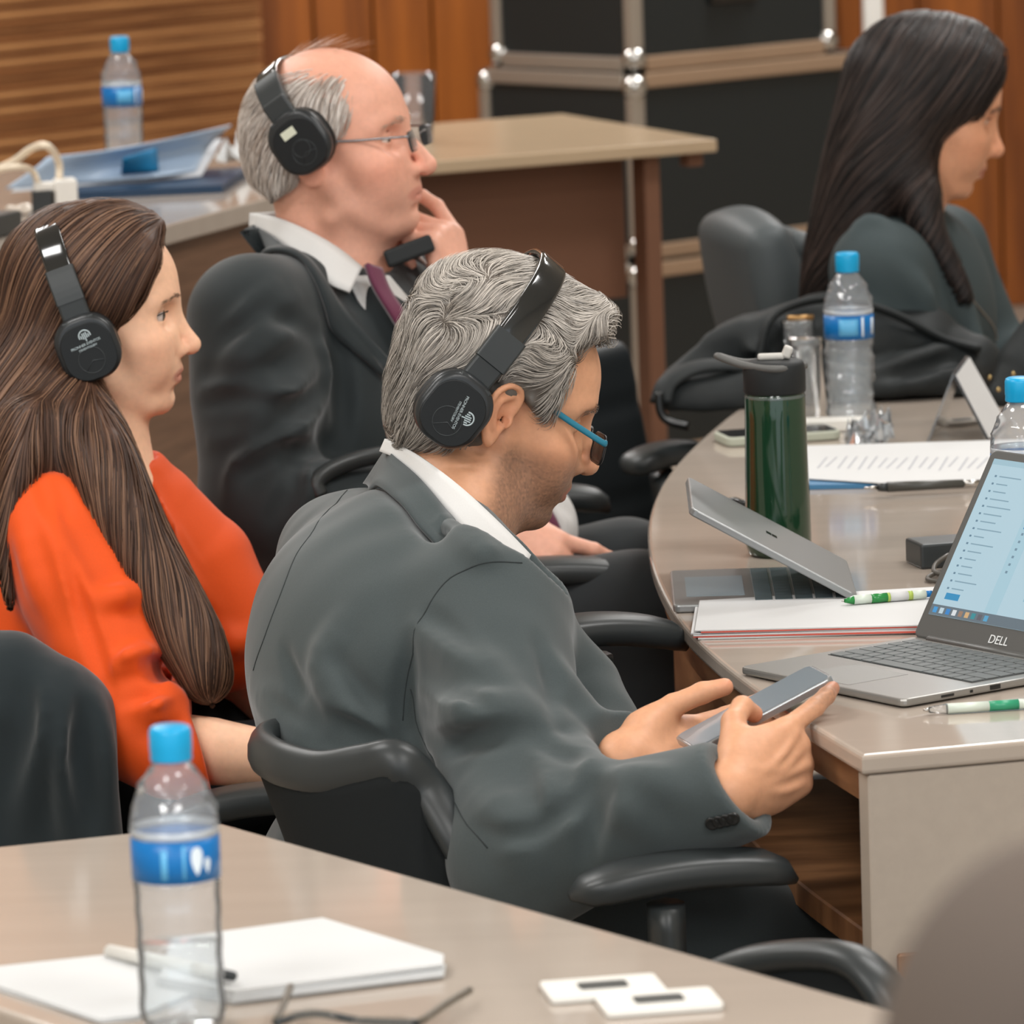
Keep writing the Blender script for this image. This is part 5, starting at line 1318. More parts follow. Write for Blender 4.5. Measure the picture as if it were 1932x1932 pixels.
def base_star(t, R, o, seat_z):
    """gas column, five-star base and castors"""
    put('gas_column', xf(lathe([(0.028, 0.09), (0.028, seat_z*0.55), (0.02, seat_z*0.56), (0.02, seat_z)], 16), R, o), m_black, t, smooth=False)
    for k in range(5):
        a = 2*PI*k/5+0.3; d = V(math.cos(a), math.sin(a), 0)
        put('base_spoke', xf(tube([V(0, 0, 0.11)+d*0.02, V(0, 0, 0.10)+d*0.16, V(0, 0, 0.075)+d*0.29], [0.026, 0.021, 0.016], 8, 0.7), R, o), m_black, t, smooth=True)
        wheel = lathe([(0.008, -0.02), (0.026, -0.018), (0.029, -0.010), (0.029, 0.010), (0.026, 0.018), (0.008, 0.02)], 14)
        put('castor', xf(xf(wheel, rotx(PI/2)@rotz(0), V(0, 0, 0.029)+d*0.29), R, o), m_black_soft, t, smooth=True)
def low_chair(label, back_top, yaw, ztop=0.69, arms=None, seat_z=0.44, group='low-backed black task chairs', bw=0.205, wrap=0.055, rimpath=None, lowpath=None):
    """task chair with a low wrap-round plastic backrest. back_top: room position of the middle of its top rim"""
    R = rotz(math.radians(yaw)); bx = -0.25; o = np.array([back_top[0], back_top[1], 0])-R@V(bx, 0, 0)
    t = thing('office_chair', label, 'chair', (o[0], o[1], 0), group=group)
    def bp(u, z):
        """outer surface of the backrest"""
        s = 1-0.10*((ztop-z)/0.25)
        return V(bx+wrap*abs(u)**2.6+0.10*((ztop-z)/0.25)**1.2, bw*u*s, z)
    us = np.linspace(-1, 1, 25); zs = np.linspace(0.43, ztop-0.012, 10)
    P = np.array([[R@bp(u, z)+o for z in zs] for u in us])
    if rimpath is not None:
        A = catmull(rimpath, 6); Bq = catmull(lowpath, 6); P = np.array([[lerp(A[i], Bq[i], q) for q in np.linspace(0.02, 1, 8)] for i in range(len(A))])
    put('backrest', slab(P, 0.020), m_black_fab, t, smooth=True)
    rim = [bp(-1, z) for z in np.linspace(0.44, ztop-0.05, 6)]+[bp(-0.985, ztop-0.02)]+[bp(u, ztop-0.004-0.008*abs(u)**4) for u in np.linspace(-0.93, 0.93, 19)]+[bp(0.985, ztop-0.02)]+[bp(1, z) for z in np.linspace(ztop-0.05, 0.44, 6)]
    rim = np.array([R@p+o for p in rim]) if rimpath is None else catmull(rimpath, 6)
    cen = rim.mean(0); upv = np.array([unit(np.append((p-cen)[:2], 0.02)) for p in rim])
    put('backrest_rim', tube(rim, 0.022, 12, flat=0.62, up=upv), m_black, t, smooth=True)
    put('seat', xf(prism(rrect(0.47, 0.47, 0.13, 6), seat_z-0.055, seat_z, 0.022, 4), R, o), m_black_fab, t, smooth=True)
    put('seat_pan', xf(prism(rrect(0.40, 0.40, 0.1, 6), seat_z-0.085, seat_z-0.054, 0.008, 2), R, o), m_black, t, smooth=True)
    put('back_bracket', xf(tube([(-0.05, 0, seat_z-0.07), (-0.20, 0, seat_z-0.06), (bx+0.03, 0, seat_z), (bx+0.03, 0, seat_z+0.08)], [0.022, 0.022, 0.02, 0.018], 10, 0.6), R, o), m_black, t, smooth=True)
    base_star(t, R, o, seat_z-0.08)
    if arms is None: arms = [(o+R@V(-0.12, s*0.27, 0.655), o+R@V(0.15, s*0.26, 0.665)) for s in (-1, 1)]
    for a, b in arms:
        put('armrest', arm_pad(a, b), m_black, t, smooth=True)
        m_ = lerp(a, b, 0.42); inw = unit(np.append((o-m_)[:2], 0))
        foot = np.array([m_[0], m_[1], 0])+inw*0.10; foot[2] = seat_z-0.07
        put('arm_post', tube(catmull([m_-V(0, 0, 0.018), m_-V(0, 0, 0.10), m_*0.55+foot*0.45-V(0, 0, 0.06)*0, foot], 4), np.linspace(0.034, 0.026, 13), 10, 0.55), m_black, t, smooth=True)
    return t, R, o
# grey-haired man's chair
ZREF[0] = 3.05
ga = [(at(1075, 1692, 2.80), at(1500, 1640, 2.86)), (at(1000, 1210, 3.42), at(1292, 1205, 3.50))]
rp = [at(720, 1350, 3.36), at(580, 1376, 3.28), at(496, 1404, 3.14), at(520, 1436, 3.05), at(600, 1458, 2.99), at(690, 1446, 2.955), at(752, 1440, 2.94), at(806, 1490, 2.95), at(862, 1580, 2.94), at(915, 1680, 2.94), at(945, 1745, 2.94)]
lp = [at(700, 1610, 3.24), at(650, 1650, 3.16), at(600, 1690, 3.08), at(625, 1725, 3.00), at(680, 1745, 2.96), at(740, 1750, 2.935), at(780, 1755, 2.93), at(815, 1757, 2.93), at(865, 1760, 2.95), at(910, 1765, 2.945), at(940, 1770, 2.945)]
ch1, R1, o1 = low_chair('low black task chair under the grey-haired man', at(622, 1428, 3.06), 24, at(622, 1424, 3.06)[2], ga, rimpath=rp, lowpath=lp)
ZREF[0] = 3.6
ch2, R2, o2 = low_chair('low black task chair of the woman in orange', at(-40, 1235, 3.52), 6, at(-40, 1235, 3.52)[2], [(at(300, 1560, 3.30), at(585, 1508, 3.33)), (at(60, 1350, 3.95), at(330, 1300, 3.98))])
ZREF[0] = 3.9
pa = [(at(880, 1098, 3.70), at(1232, 1092, 3.74)), (at(960, 962, 4.22), at(1148, 950, 4.24))]
ch3, R3, o3 = low_chair('low black task chair under the balding man', at(500, 1040, 3.98), -6, at(480, 1040, 3.98)[2], pa)
put('side_wing', tube(catmull([at(604, 935, 3.66), at(596, 912, 3.66), at(622, 888, 3.67), at(680, 866, 3.69), at(760, 852, 3.72)], 5), 0.013, 10, 0.8), m_black, ch3, smooth=True)
ZREF[0] = 2.56
rp = [at(1330, 1850, 2.66), at(1420, 1815, 2.62), at(1530, 1803, 2.58), at(1605, 1812, 2.55), at(1655, 1850, 2.53), at(1690, 1910, 2.52), at(1705, 1980, 2.52)]
lp = [at(1350, 2050, 2.66), at(1430, 2060, 2.62), at(1520, 2070, 2.58), at(1590, 2080, 2.55), at(1630, 2080, 2.53), at(1660, 2080, 2.52), at(1680, 2080, 2.52)]
ch5, R5, o5 = low_chair('out-of-focus low black chair between the two tables', at(1545, 1802, 2.56), 26, at(1545, 1796, 2.56)[2], [], rimpath=rp, lowpath=lp)
ZREF[0] = 3.6
dj = SDF(); c0_ = o2+R2@V(-0.235, 0, 0)
m_djk = mat('draped_wool', srgb(34, 42, 45), 0.85, spec=0.2, sheen=0.3, bump=(900, 0.15, 0.0006))
for (px, py, Z, r) in ():
    pass
dj.chain([at(-60, 1270, 3.34), at(20, 1270, 3.33), at(90, 1305, 3.33), at(140, 1360, 3.335)], [0.044, 0.044, 0.040, 0.034], k=0.04)
dj.chain([at(-60, 1275, 3.60), at(20, 1275, 3.58), at(90, 1310, 3.50), at(140, 1360, 3.40)], [0.044, 0.044, 0.040, 0.034], k=0.05)
dj.box(at(30, 1520, 3.335), (0.082, 0.042, 0.13), roty(0.05), 0.03, k=0.05)
dj.box(at(-40, 1490, 3.40), (0.075, 0.07, 0.16), None, 0.03, k=0.04)
dj.chain([at(138, 1340, 3.335), at(160, 1450, 3.325), at(180, 1580, 3.32)], [0.034, 0.034, 0.030], k=0.03)
for pth, r, sk in (([(90, 1250), (70, 1350), (60, 1450), (40, 1580)], 0.016, 0.003), ([(130, 1265), (125, 1380), (125, 1480), (130, 1600)], 0.014, 0.003), ([(185, 1320), (195, 1420), (215, 1560)], 0.012, 0.003)):
    fold(dj, pth, r, sk, 0.02, z=(2.8, 4))
for pth, r, sk in (([(60, 1280), (40, 1380), (20, 1500)], 0.014, 0.002), ([(150, 1310), (155, 1430), (165, 1580)], 0.014, 0.002)):
    fold(dj, pth, r, sk, 0.016, 's', z=(2.8, 4))
put('draped_jacket', dj.mesh(0.005), m_djk, smooth=True, label='dark jacket hung over the chair of the woman in orange', cat='jacket')

ZREF[0] = 4.55
m_lea = mat('grey_leatherette', srgb(76, 82, 84), 0.5, spec=0.35, bump=(500, 0.12, 0.0006))
m_lea_d = mat('black_leatherette', srgb(30, 34, 36), 0.5, spec=0.35, bump=(500, 0.12, 0.0006))
def high_chair(label, seat, yaw, zt, m, tilt=12, w=0.24, arms=(), group='high-backed chairs'):
    R = rotz(math.radians(yaw)); o = np.array([seat[0], seat[1], 0])
    t = thing('executive_chair', label, 'chair', (o[0], o[1], 0), group=group)
    Rt = R@roty(math.radians(-tilt)); H = zt-0.42
    c = o+R@V(-0.22, 0, 0.42)
    b = SDF(); b.box(c+Rt@V(-0.01, 0, H/2), (0.045, w, H/2), Rt, 0.04, k=0.02)
    b.disp(lambda p: (0.03*np.clip((((p-c)@Rt)[:, 2]-H*0.7)/(H*0.3), 0, 1)**2*np.clip(np.abs(((p-c)@Rt)[:, 1])/w, 0, 1)**2).astype(np.float32))
    put('backrest', b.mesh(0.007), m, t, smooth=True)
    f_ = SDF(); f_.box(c+Rt@V(0.035, 0, H/2-0.01), (0.03, w-0.03, H/2-0.03), Rt, 0.028, k=0.02)
    for z in (0.33, 0.66): f_.chain([c+Rt@V(0.075, -w, H*z), c+Rt@V(0.075, w, H*z)], 0.008, mode='s', k=0.02)
    put('back_cushion', f_.mesh(0.007), m, t, smooth=True)
    put('seat', xf(prism(rrect(0.50, 0.50, 0.12, 6), 0.37, 0.46, 0.03, 4), R, o), m, t, smooth=True)
    base_star(t, R, o, 0.37)
    for a, b2_ in arms:
        put('armrest', arm_pad(a, b2_), m_black, t, smooth=True); m2 = lerp(a, b2_, 0.45); ft2 = lerp(m2, o, 0.5); ft2[2] = 0.40
        put('arm_post', tube(catmull([m2-V(0, 0, 0.015), lerp(m2, ft2, 0.5)-V(0, 0, 0.03), ft2], 4), np.linspace(0.03, 0.024, 9), 10, 0.6), m_black, t, smooth=True)
    return t
hc_top = at(1470, 378, 4.66)
high_chair('grey padded high-backed chair of the dark-haired woman', np.append((hc_top+rotz(0.25)@V(0.30, 0, 0))[:2], 0), 14, hc_top[2]+0.01, m_lea, 14, 0.16)
he = at(1075, 650, 4.42)
high_chair('empty black high-backed chair behind the bent man', np.append((he+rotz(-0.3)@V(0.2, -0.02, 0))[:2], 0), -30, he[2]+0.02, m_lea_d, 10, 0.23,
           [(at(1180, 888, 4.14), at(1330, 858, 4.22))])
# blurred chair back close to the camera, bottom right
ZREF[0] = None
nb = SDF(); cb = at(1932, 2020, 1.18); Rb = rotz(0.6)@roty(-0.15)
nb.box(cb, (0.045, 0.26, 0.30), rotz(0.9), 0.04, k=0.02); nb.ops = []
nb.ell(at(2030, 2010, 1.16), (0.060, 0.060, 0.082), rotx(0.0), k=0.03); nb.chain([at(2030, 2010, 1.16), at(2050, 2600, 1.16)], [0.06, 0.075], k=0.05)
m_taupe = mat('taupe_upholstery', srgb(84, 73, 65), 0.8, bump=(400, 0.2, 0.001))
tb = thing('executive_chair', 'blurred taupe upholstered chair in the near right corner', 'chair', (*at(2060, 2000, 1.18)[:2], 0))
put('backrest', nb.mesh(0.006), m_taupe, tb, smooth=True)
pb = at(2060, 2600, 1.18); put('chair_stem', xf(lathe([(0.02, 0.10), (0.02, pb[2])], 12), None, (pb[0], pb[1], 0)), m_black, tb)
for k in range(5):
    a = 2*PI*k/5; d = V(math.cos(a), math.sin(a), 0); put('base_spoke', tube([V(pb[0], pb[1], 0.11), V(pb[0], pb[1], 0.05)+d*0.24, V(pb[0], pb[1], 0.012)+d*0.25], 0.014, 8), m_black, tb, smooth=True)
# ================================================================== headphones and eyeglasses
m_cup = mat('headphone_shell', srgb(40, 43, 45), 0.30, spec=0.5)
m_face = mat('headphone_face', srgb(20, 24, 26), 0.45, spec=0.4)
m_band = mat('headphone_band', srgb(24, 27, 28), 0.12, spec=0.7, coat=0.6)
m_cush = mat('headphone_cushion', srgb(20, 21, 22), 0.55)
m_logo = mat('logo_print', srgb(176, 190, 194), 0.6)
m_emb = mat('embossed_line', srgb(52, 57, 59), 0.4)
m_stk = mat('pale_sticker', srgb(206, 210, 190), 0.6)
def headphones(fr, cup_px, apex_px, label, style, yoff=0.092, tw=0.0, hair=0.0, size=1.0, bandw=0.016, ry=0.0):
    c = fr.px(*cup_px, -(yoff+0.016)); ap = fr.px(*apex_px, 0.0)
    c0 = np.array([c[0], 0, c[2]]); a = unit(ap-c0); h = np.linalg.norm(ap-c0); b = np.cross([0, 1, 0], a)   # b: forward-ish in the cup plane
    t = thing('headphones', label, 'headphones', fr.w(*c0), group='wireless conference headphones')
    S = lambda v: fr.w(np.asarray(v, float))
    s = size
    for sd in (-1, 1):
        # cup axes: x = b, y = a (towards the band), z = outwards
        M_ = np.stack([b, a, np.array([0, sd*1.0, 0])], 1)
        M_ = M_@rotx(ry)
        O_ = np.array([c[0], sd*yoff, c[2]])
        def pl(g, off=(0, 0, 0)): v = (np.asarray(g[0])*s+np.asarray(off, float)*s)@M_.T+O_; return S(v), (g[1] if sd > 0 else [tuple(q[::-1]) for q in g[1]])
        put('ear_cushion', pl(prism(rrect(0.074, 0.080, 0.034, 8), -0.014, 0.006, 0.007, 4)), m_cush, t, smooth=True)
        cup = put('ear_cup', pl(prism(rrect(0.074, 0.080, 0.031, 9), 0.004, 0.024, 0.008, 5)), m_cup, t, smooth=True)
        put('face_plate', pl(prism(rrect(0.063, 0.067, 0.026, 9, 0.0, -0.004), 0.020, 0.0252, 0.0012, 2)), m_face, cup, smooth=False)
        put('bracket', pl(join(box(0.034, 0.030, 0.012, 0.003, 2, c=(0, 0.047, 0.008)), box(0.040, 0.008, 0.006, 0.002, 2, c=(0, 0.033, 0.020)))), m_black, t, smooth=False)
        if sd < 0:
            ring = lambda r, n=40, a0=0, a1=2*PI: [(r*math.cos(q), r*math.sin(q), 0) for q in np.linspace(a0, a1, n)]
            put('button_ring', pl(tube(np.array(ring(0.0155)), 0.0005, 5, caps=False), (0, -0.014, 0.0253)), m_emb, cup, smooth=True)
            put('button_line', pl(tube([(-0.010, -0.011, 0), (0.001, -0.001, 0), (0.014, -0.004, 0)], 0.0005, 5), (0, -0.014, 0.0254)), m_emb, cup, smooth=True)
            flip = np.array([[1, 0, 0], [0, 1, 0], [0, 0, 1.0]])
            def pr(g, off): v = np.asarray(g[0]).copy(); return pl((v, g[1]), off)
            if style == 'logo':
                # half-disc emblem with upright bars, two lines of lettering; print runs level with the ground for the wearer
                arc = tube(np.array([(0.0068*math.cos(q), 0.0068*math.sin(q), 0) for q in np.linspace(-0.25, PI+0.25, 20)]), 0.0009, 5)
                bars = [box(0.0013, hh, 0.0006, c=(xx, yy, 0)) for xx, yy, hh in ((-0.0044, -0.0004, 0.004), (-0.0022, 0.0002, 0.0072), (0, -0.0012, 0.0105), (0.0022, 0.0008, 0.0070), (0.0044, -0.0004, 0.004))]
                rt = rotz(tw)
                def lay(g, off): v = np.asarray(g[0]).copy(); v = v@rt.T; o_ = rt@np.array([off[0], off[1], 0]); v = v+o_; v[:, 2] = v[:, 2]*1.0; return pl((v, g[1]), (0, 0, 0.0256))
                put('emblem', lay(join(arc, *bars), (0.003, 0.0150)), m_logo, cup)
                put('lettering', lay(text_geo('PRONNER EVENTOS', 0.0044, 0.0004, space=0.9), (0.0, 0.0055)), m_logo, cup)
                put('lettering', lay(text_geo('ITEVENTOS.SRV', 0.0036, 0.0004, space=0.9), (0.001, 0.0008)), m_logo, cup)
            else:
                put('sticker', pl(box(0.019, 0.011, 0.0005, 0, 1, c=(-0.003, 0.016, 0)), (0, 0, 0.0256)), m_stk, cup)
                put('button_ring', pl(tube(np.array(ring(0.011)), 0.0005, 5, caps=False), (0, -0.008, 0.0256)), m_emb, cup, smooth=True)
    # band over the head
    ts = np.linspace(0.0, PI, 61); yh = yoff+0.012
    P = []; 
    for q in ts:
        cy, sy = math.cos(q), math.sin(q); e = 0.72
        P.append(c0-np.array([0, 1, 0])*yh*np.sign(cy)*abs(cy)**e+a*(h*max(sy, 0)**e))
    P = np.array(P); arc_l = np.concatenate([[0], np.cumsum(np.linalg.norm(np.diff(P, axis=0), axis=1))])
    keep = (arc_l > 0.088)&(arc_l < arc_l[-1]-0.088)
    Pm = P[keep]; upn = np.array([np.array([0, p[1], 0])+a*((p-c0)@a)*0.8 for p in Pm]); upw = upn@fr.R.T
    put('headband', tube(S(Pm), bandw*size*fr.s, shape=rrect(2, 0.52, 0.25, 4), up=upw), m_band, t, smooth=True)
    for rng, nm in (((0.050, 0.098), 'slider'),):
        for rev in (False, True):
            kk = (arc_l > rng[0])&(arc_l < rng[1]) if not rev else (arc_l < arc_l[-1]-rng[0])&(arc_l > arc_l[-1]-rng[1])
            Ps = P[kk]; un = np.array([np.array([0, p[1], 0])+a*((p-c0)@a)*0.8 for p in Ps])@fr.R.T
            put('slider', tube(S(Ps), bandw*1.12*size*fr.s, shape=rrect(2, 0.66, 0.12, 3), up=un), m_black, t, smooth=False)
    return t
headphones(g1, (857, 772), (1036, 492), 'black headphones worn by the grey-haired man', 'logo', yoff=0.090, tw=math.radians(-76), bandw=0.0165)
headphones(g2, (166, 656), (88, 414), 'black headphones worn by the woman in orange', 'logo', yoff=0.094, tw=math.radians(4), bandw=0.0155)
headphones(g3, (566, 268), (520, 122), 'black headphones worn by the balding man', 'plain', yoff=0.090, bandw=0.0155)
# ---- eyeglasses
m_teal = mat('teal_frame', srgb(38, 116, 140), 0.35, spec=0.5)
m_dkf = mat('dark_frame', srgb(24, 24, 26), 0.3)
m_lens = clear_mat('spectacle_lens', (0.90, 0.87, 0.83, 1), 0.12, 0.03, 0.02)
m_lens_c = clear_mat('clear_lens', (0.97, 0.97, 0.98, 1), 0.06, 0.04, 0.02, base=0.03)
m_wire = mat('wire_frame', srgb(150, 150, 152), 0.25, metal=0.9)
def glasses(fr, sdf, label, m_temple, m_rim, rim_r, tem_r, lw=0.048, lh=0.030, xl=0.106, zc=0.004, zt=0.014, rimless=False, tilt=0.10, ear=(-0.012, 0.030), wide=0.068):
    t = thing('eyeglasses', label, 'glasses', fr.w(xl, 0, zc), group='eyeglasses being worn')
    for s in (-1, 1):
        ctr = np.array([xl-0.005, s*0.034, zc]); ax = unit([0.06, s*1.0, 0]); up_ = unit([-tilt, 0, 1]); 
        up_ = unit(up_-ax*(up_@ax)); nrm = np.cross(ax, up_)
        rr = np.array([ctr+ax*x+up_*y for x, y in rrect(lw, lh, 0.010, 5)])
        if not rimless: put('rim', tube(fr.w(np.vstack([rr, rr[:1]])), rim_r, 6, caps=False), m_rim, t, smooth=True)
        g = prism(rrect(lw-0.001, lh-0.001, 0.0095, 5), -0.0007, 0.0007)
        v = np.asarray(g[0]); v = ctr+v[:, :1]*ax+v[:, 1:2]*up_+v[:, 2:3]*nrm
        put('lens', (fr.w(v), g[1]), m_lens_c if rimless else m_lens, t)
        hinge = ctr+ax*lw*0.5+up_*lh*0.30
        tp_ = [hinge, hinge+np.array([-0.008, s*0.004, 0.001]), np.array([0.05, s*wide, lerp(hinge[2], ear[1], 0.5)]), np.array([ear[0]+0.015, s*(wide+0.012), ear[1]]), np.array([ear[0]-0.012, s*(wide+0.014), ear[1]-0.006])]
        put('temple', tube(fr.w(catmull(tp_, 5)), tem_r, 8, 1.5), m_temple, t, smooth=True)
        if rimless: put('hinge', xf(box(0.004, 0.003, 0.004, 0.0008), None, fr.w(hinge)), m_wire, t)
    b = [np.array([xl-0.001, -0.011, zc+0.006]), np.array([xl+0.004, 0, zc+0.009]), np.array([xl-0.001, 0.011, zc+0.006])]
    put('bridge', tube(fr.w(catmull(b, 5)), rim_r*1.1, 6), m_rim, t, smooth=True)
    return t
glasses(g1, body1, 'teal-templed eyeglasses on the grey-haired man', m_teal, m_dkf, 0.0016, 0.0024, xl=0.116, zc=-0.006, ear=(-0.006, 0.034))
glasses(g3, body3, 'thin rimless eyeglasses on the balding man', m_wire, m_wire, 0.0006, 0.0010, lw=0.046, lh=0.027, xl=0.116, zc=0.004, rimless=True, ear=(-0.010, 0.022))
# ================================================================== bottles and glasses
m_pet = clear_mat('clear_pet', (0.975, 0.985, 0.99, 1), 0.12, 0.13, 0.10, base=0.07)
m_water = clear_mat('water', (0.96, 0.98, 0.99, 1), 0.10, 0.08, 0.04, (0.85, 0.93, 0.97, 1))
m_glassw = clear_mat('drinking_glass', (0.96, 0.965, 0.96, 1), 0.16, 0.08, 0.04)
m_acr = clear_mat('clear_acrylic', (0.96, 0.965, 0.965, 1), 0.16, 0.08, 0.04)
def bottle(loc, label, water=0.06, rot=0.0, crinkle=0.0, drop=True, seed=0, stripes=True, R=None):
    Rm = rotz(rot) if R is None else R
    t = thing('water_bottle', label, 'bottle', loc, Rm, group='half-litre water bottles with blue caps')
    rs = np.random.RandomState(seed)
    prof = [(0.024, 0.0), (0.0285, 0.002), (0.0315, 0.010), (0.0322, 0.018), (0.0312, 0.030), (0.0318, 0.042), (0.0310, 0.052), (0.0318, 0.064), (0.0310, 0.075), (0.0318, 0.088), (0.0314, 0.100), (0.0322, 0.110), (0.0318, 0.113), (0.0318, 0.146), (0.0324, 0.150), (0.0320, 0.158), (0.0298, 0.168), (0.0262, 0.178), (0.0216, 0.187), (0.0165, 0.195), (0.0130, 0.199), (0.0125, 0.203), (0.0125, 0.212)]
    pr = catmull([(a, b, 0) for a, b in prof], 3); n = 48
    v, f = lathe([(a, b) for a, b, _ in pr], n, True, False); v = np.asarray(v)
    z = v[:, 2]; th = np.arctan2(v[:, 1], v[:, 0]); r = np.hypot(v[:, 0], v[:, 1])
    pet = np.clip((z-0.160)/0.006, 0, 1)*np.clip((0.194-z)/0.006, 0, 1)*0.0030*np.maximum(np.sin(7*th+z*120), 0)*np.maximum(np.sin((z-0.16)*330), -0.3)
    foot = np.clip((0.016-z)/0.016, 0, 1)*0.0022*np.sin(5*th)
    cr = crinkle*np.clip((0.108-z)/0.01, 0, 1)*np.clip((z-0.006)/0.01, 0, 1)*vnoise(np.stack([np.cos(th)*2, np.sin(th)*2, z*90], 1), 3.4, seed+3)
    k = (r+pet+foot+cr)/np.maximum(r, 1e-6); v[:, 0] *= k; v[:, 1] *= k
    put('bottle_body', (v, f), m_pet, t, smooth=True, world=False)
    if water > 0:
        wp = [(a*0.955, b+0.001) for a, b, _ in pr if b < water]; wp += [(wp[-1][0], water), (0.0001, water)]
        put('water', lathe(wp, 40, True, False), m_water, t, smooth=True, world=False)
    put('bottle_cap', lathe([(0.0150, 0.200), (0.0156, 0.2015)]+[(0.0152, 0.206)]+[(0.0157, 0.2075), (0.0157, 0.221), (0.0145, 0.2245), (0.0125, 0.2255), (0.0001, 0.2255)], 36, True, False), m_blue_cap, t, smooth=True, world=False)
    def band(a0, a1, z0, z1, m, nm, rr=0.0326, parent=t, n=None):
        n = n or max(4, int((a1-a0)/0.12)); A = np.linspace(a0, a1, n)
        P = np.array([[(rr*math.cos(a), rr*math.sin(a), zz) for zz in np.linspace(z0, z1, 3)] for a in A])
        return put(nm, slab(P, 0.0003), m, parent, smooth=True, world=False)
    lb = band(0, 2*PI, 0.1135, 0.1450, m_label, 'label')
    band(0, 2*PI, 0.1452, 0.1515, m_label_wh if False else clear_mat('milky_band', (0.8, 0.9, 0.96, 1), 0.3, 0.45, 0.2), 'label_edge', 0.0325, t)
    if stripes:
        band(-2.05, -1.25, 0.119, 0.1405, m_label_lt, 'label_print', 0.03285, lb); band(-1.1, -1.0, 0.117, 0.1425, m_label_wh, 'label_print', 0.03285, lb); band(-0.55, -0.35, 0.119, 0.1405, m_label_wh, 'label_print', 0.03285, lb)
    if drop:
        # white water-drop emblem
        D = []
        for q in np.linspace(0, 2*PI, 22, endpoint=False):
            x = 0.0068*math.sin(q)*(0.62+0.38*-math.cos(q)); y = -0.0085*math.cos(q)*1.0 if math.cos(q) > 0 else -0.0125*math.cos(q)
            D.append((x, y))
        for (a_c, sc_, zc) in ((-1.02, 1.0, 0.128), (-0.74, 0.55, 0.1245)):
            vv = [(0.0331*math.cos(a_c), 0.0331*math.sin(a_c), zc)]+[(0.0331*math.cos(a_c+x*sc_/0.0331), 0.0331*math.sin(a_c+x*sc_/0.0331), zc+y*sc_) for x, y in D]
            put('drop_emblem', (np.array(vv), [(0, i+1, (i+1) % len(D)+1) for i in range(len(D))]), m_label_wh, lb, world=False)
        band(-1.85, -1.70, 0.117, 0.139, m_label_lt, 'label_print', 0.03285, lb); band(-1.36, -1.29, 0.117, 0.142, m_label_lt, 'label_print', 0.03285, lb)
    return t
bottle(on(346, 1936, TZ), 'blurred near water bottle with blue cap on the meeting table', 0.062, 0.0, 0.0, True, 1, False)
bottle(on(1606, 798, TZ), 'crinkled water bottle with blue cap beside the inverted glasses', 0.10, 0.0, 0.0034, False, 2)
bottle(on(237, 330, CZ), 'distant water bottle with blue cap on the rear counter', 0.09, 0.3, 0.0008, False, 3)
bottle(on(1931, 1106, TZ)+V(0, 0, 0), 'water bottle behind the open laptop, only its blue cap showing', 0.12, 0.0, 0.0, False, 4)
def tumbler(loc, h, r0, r1, label, inv=True):
    t = thing('drinking_glass', label, 'glass', loc, group='drinking glasses')
    pr = [(r0, 0), (r0*1.0, 0.004), (r1, h), (r1-0.0018, h), (r0-0.003, 0.010), (0.0001, 0.009)]
    if inv: pr = [(a, h-b) for a, b in pr]
    g = lathe(pr, 36, True, False) if not inv else lathe(pr, 36, True, False)
    put('glass_body', g, m_glassw, t, smooth=True, world=False)
    zz = 0.004 if not inv else h-0.006
    put('thick_base', lathe([(r0*0.98, zz-0.0035), (r0*0.98, zz+0.0035)], 32), m_glassw, t, world=False)
    return t
tumbler(on(1524, 782, TZ), 0.104, 0.0225, 0.0262, 'front inverted drinking glass next to the crinkled bottle')
tumbler(on(1514, 768, TZ)+V(0, 0.055, 0), 0.112, 0.023, 0.0268, 'rear inverted drinking glass next to the crinkled bottle')
tumbler(on(783, 268, CZ), 0.118, 0.030, 0.040, 'blurred upright tumbler on the side table', False)
# green drinks flask
gb = on(1470, 1046, TZ); t = thing('drinks_flask', 'dark green drinks flask with black lid and carry loop', 'flask', gb)
m_green = mat('green_tritan', srgb(26, 62, 40), 0.12, spec=0.6, coat=0.4)
m_green.node_tree.nodes['Principled BSDF'].inputs['Transmission Weight'].default_value = 0.25
put('flask_body', lathe([(0.030, 0), (0.0345, 0.003), (0.0368, 0.012), (0.0366, 0.05), (0.0352, 0.11), (0.0342, 0.155), (0.0340, 0.178), (0.0320, 0.184), (0.031, 0.19)], 40), m_green, t, smooth=True, world=False)
put('neck_ring', lathe([(0.0330, 0.1765), (0.0346, 0.179), (0.0330, 0.1815)], 40, False, False), m_acr, t, smooth=True, world=False)
lid = put('lid', lathe([(0.0335, 0.183), (0.0350, 0.185), (0.0350, 0.208), (0.0343, 0.2145), (0.0320, 0.218), (0.024, 0.220), (0.0001, 0.2205)], 40), m_black_soft, t, smooth=True, world=False)
put('carry_loop', tube(catmull([(0.034, 0.0, 0.212), (0.0, -0.034, 0.2135), (-0.034, -0.010, 0.216), (-0.062, 0.0, 0.226), (-0.034, 0.012, 0.2165), (0.0, 0.034, 0.214), (0.034, 0.004, 0.212)], 6), 0.0052, 10, 0.8), mat('loop_grey', srgb(92, 92, 90), 0.6), lid, smooth=True, world=False)
put('spout', join(xf(box(0.030, 0.011, 0.007, 0.0025, 2), None, (-0.003, 0, 0.2235)), xf(box(0.010, 0.012, 0.014, 0.0025, 2), roty(0.4), (0.015, 0, 0.228))), mat('spout_grey', srgb(196, 194, 188), 0.45), lid, smooth=False, world=False)

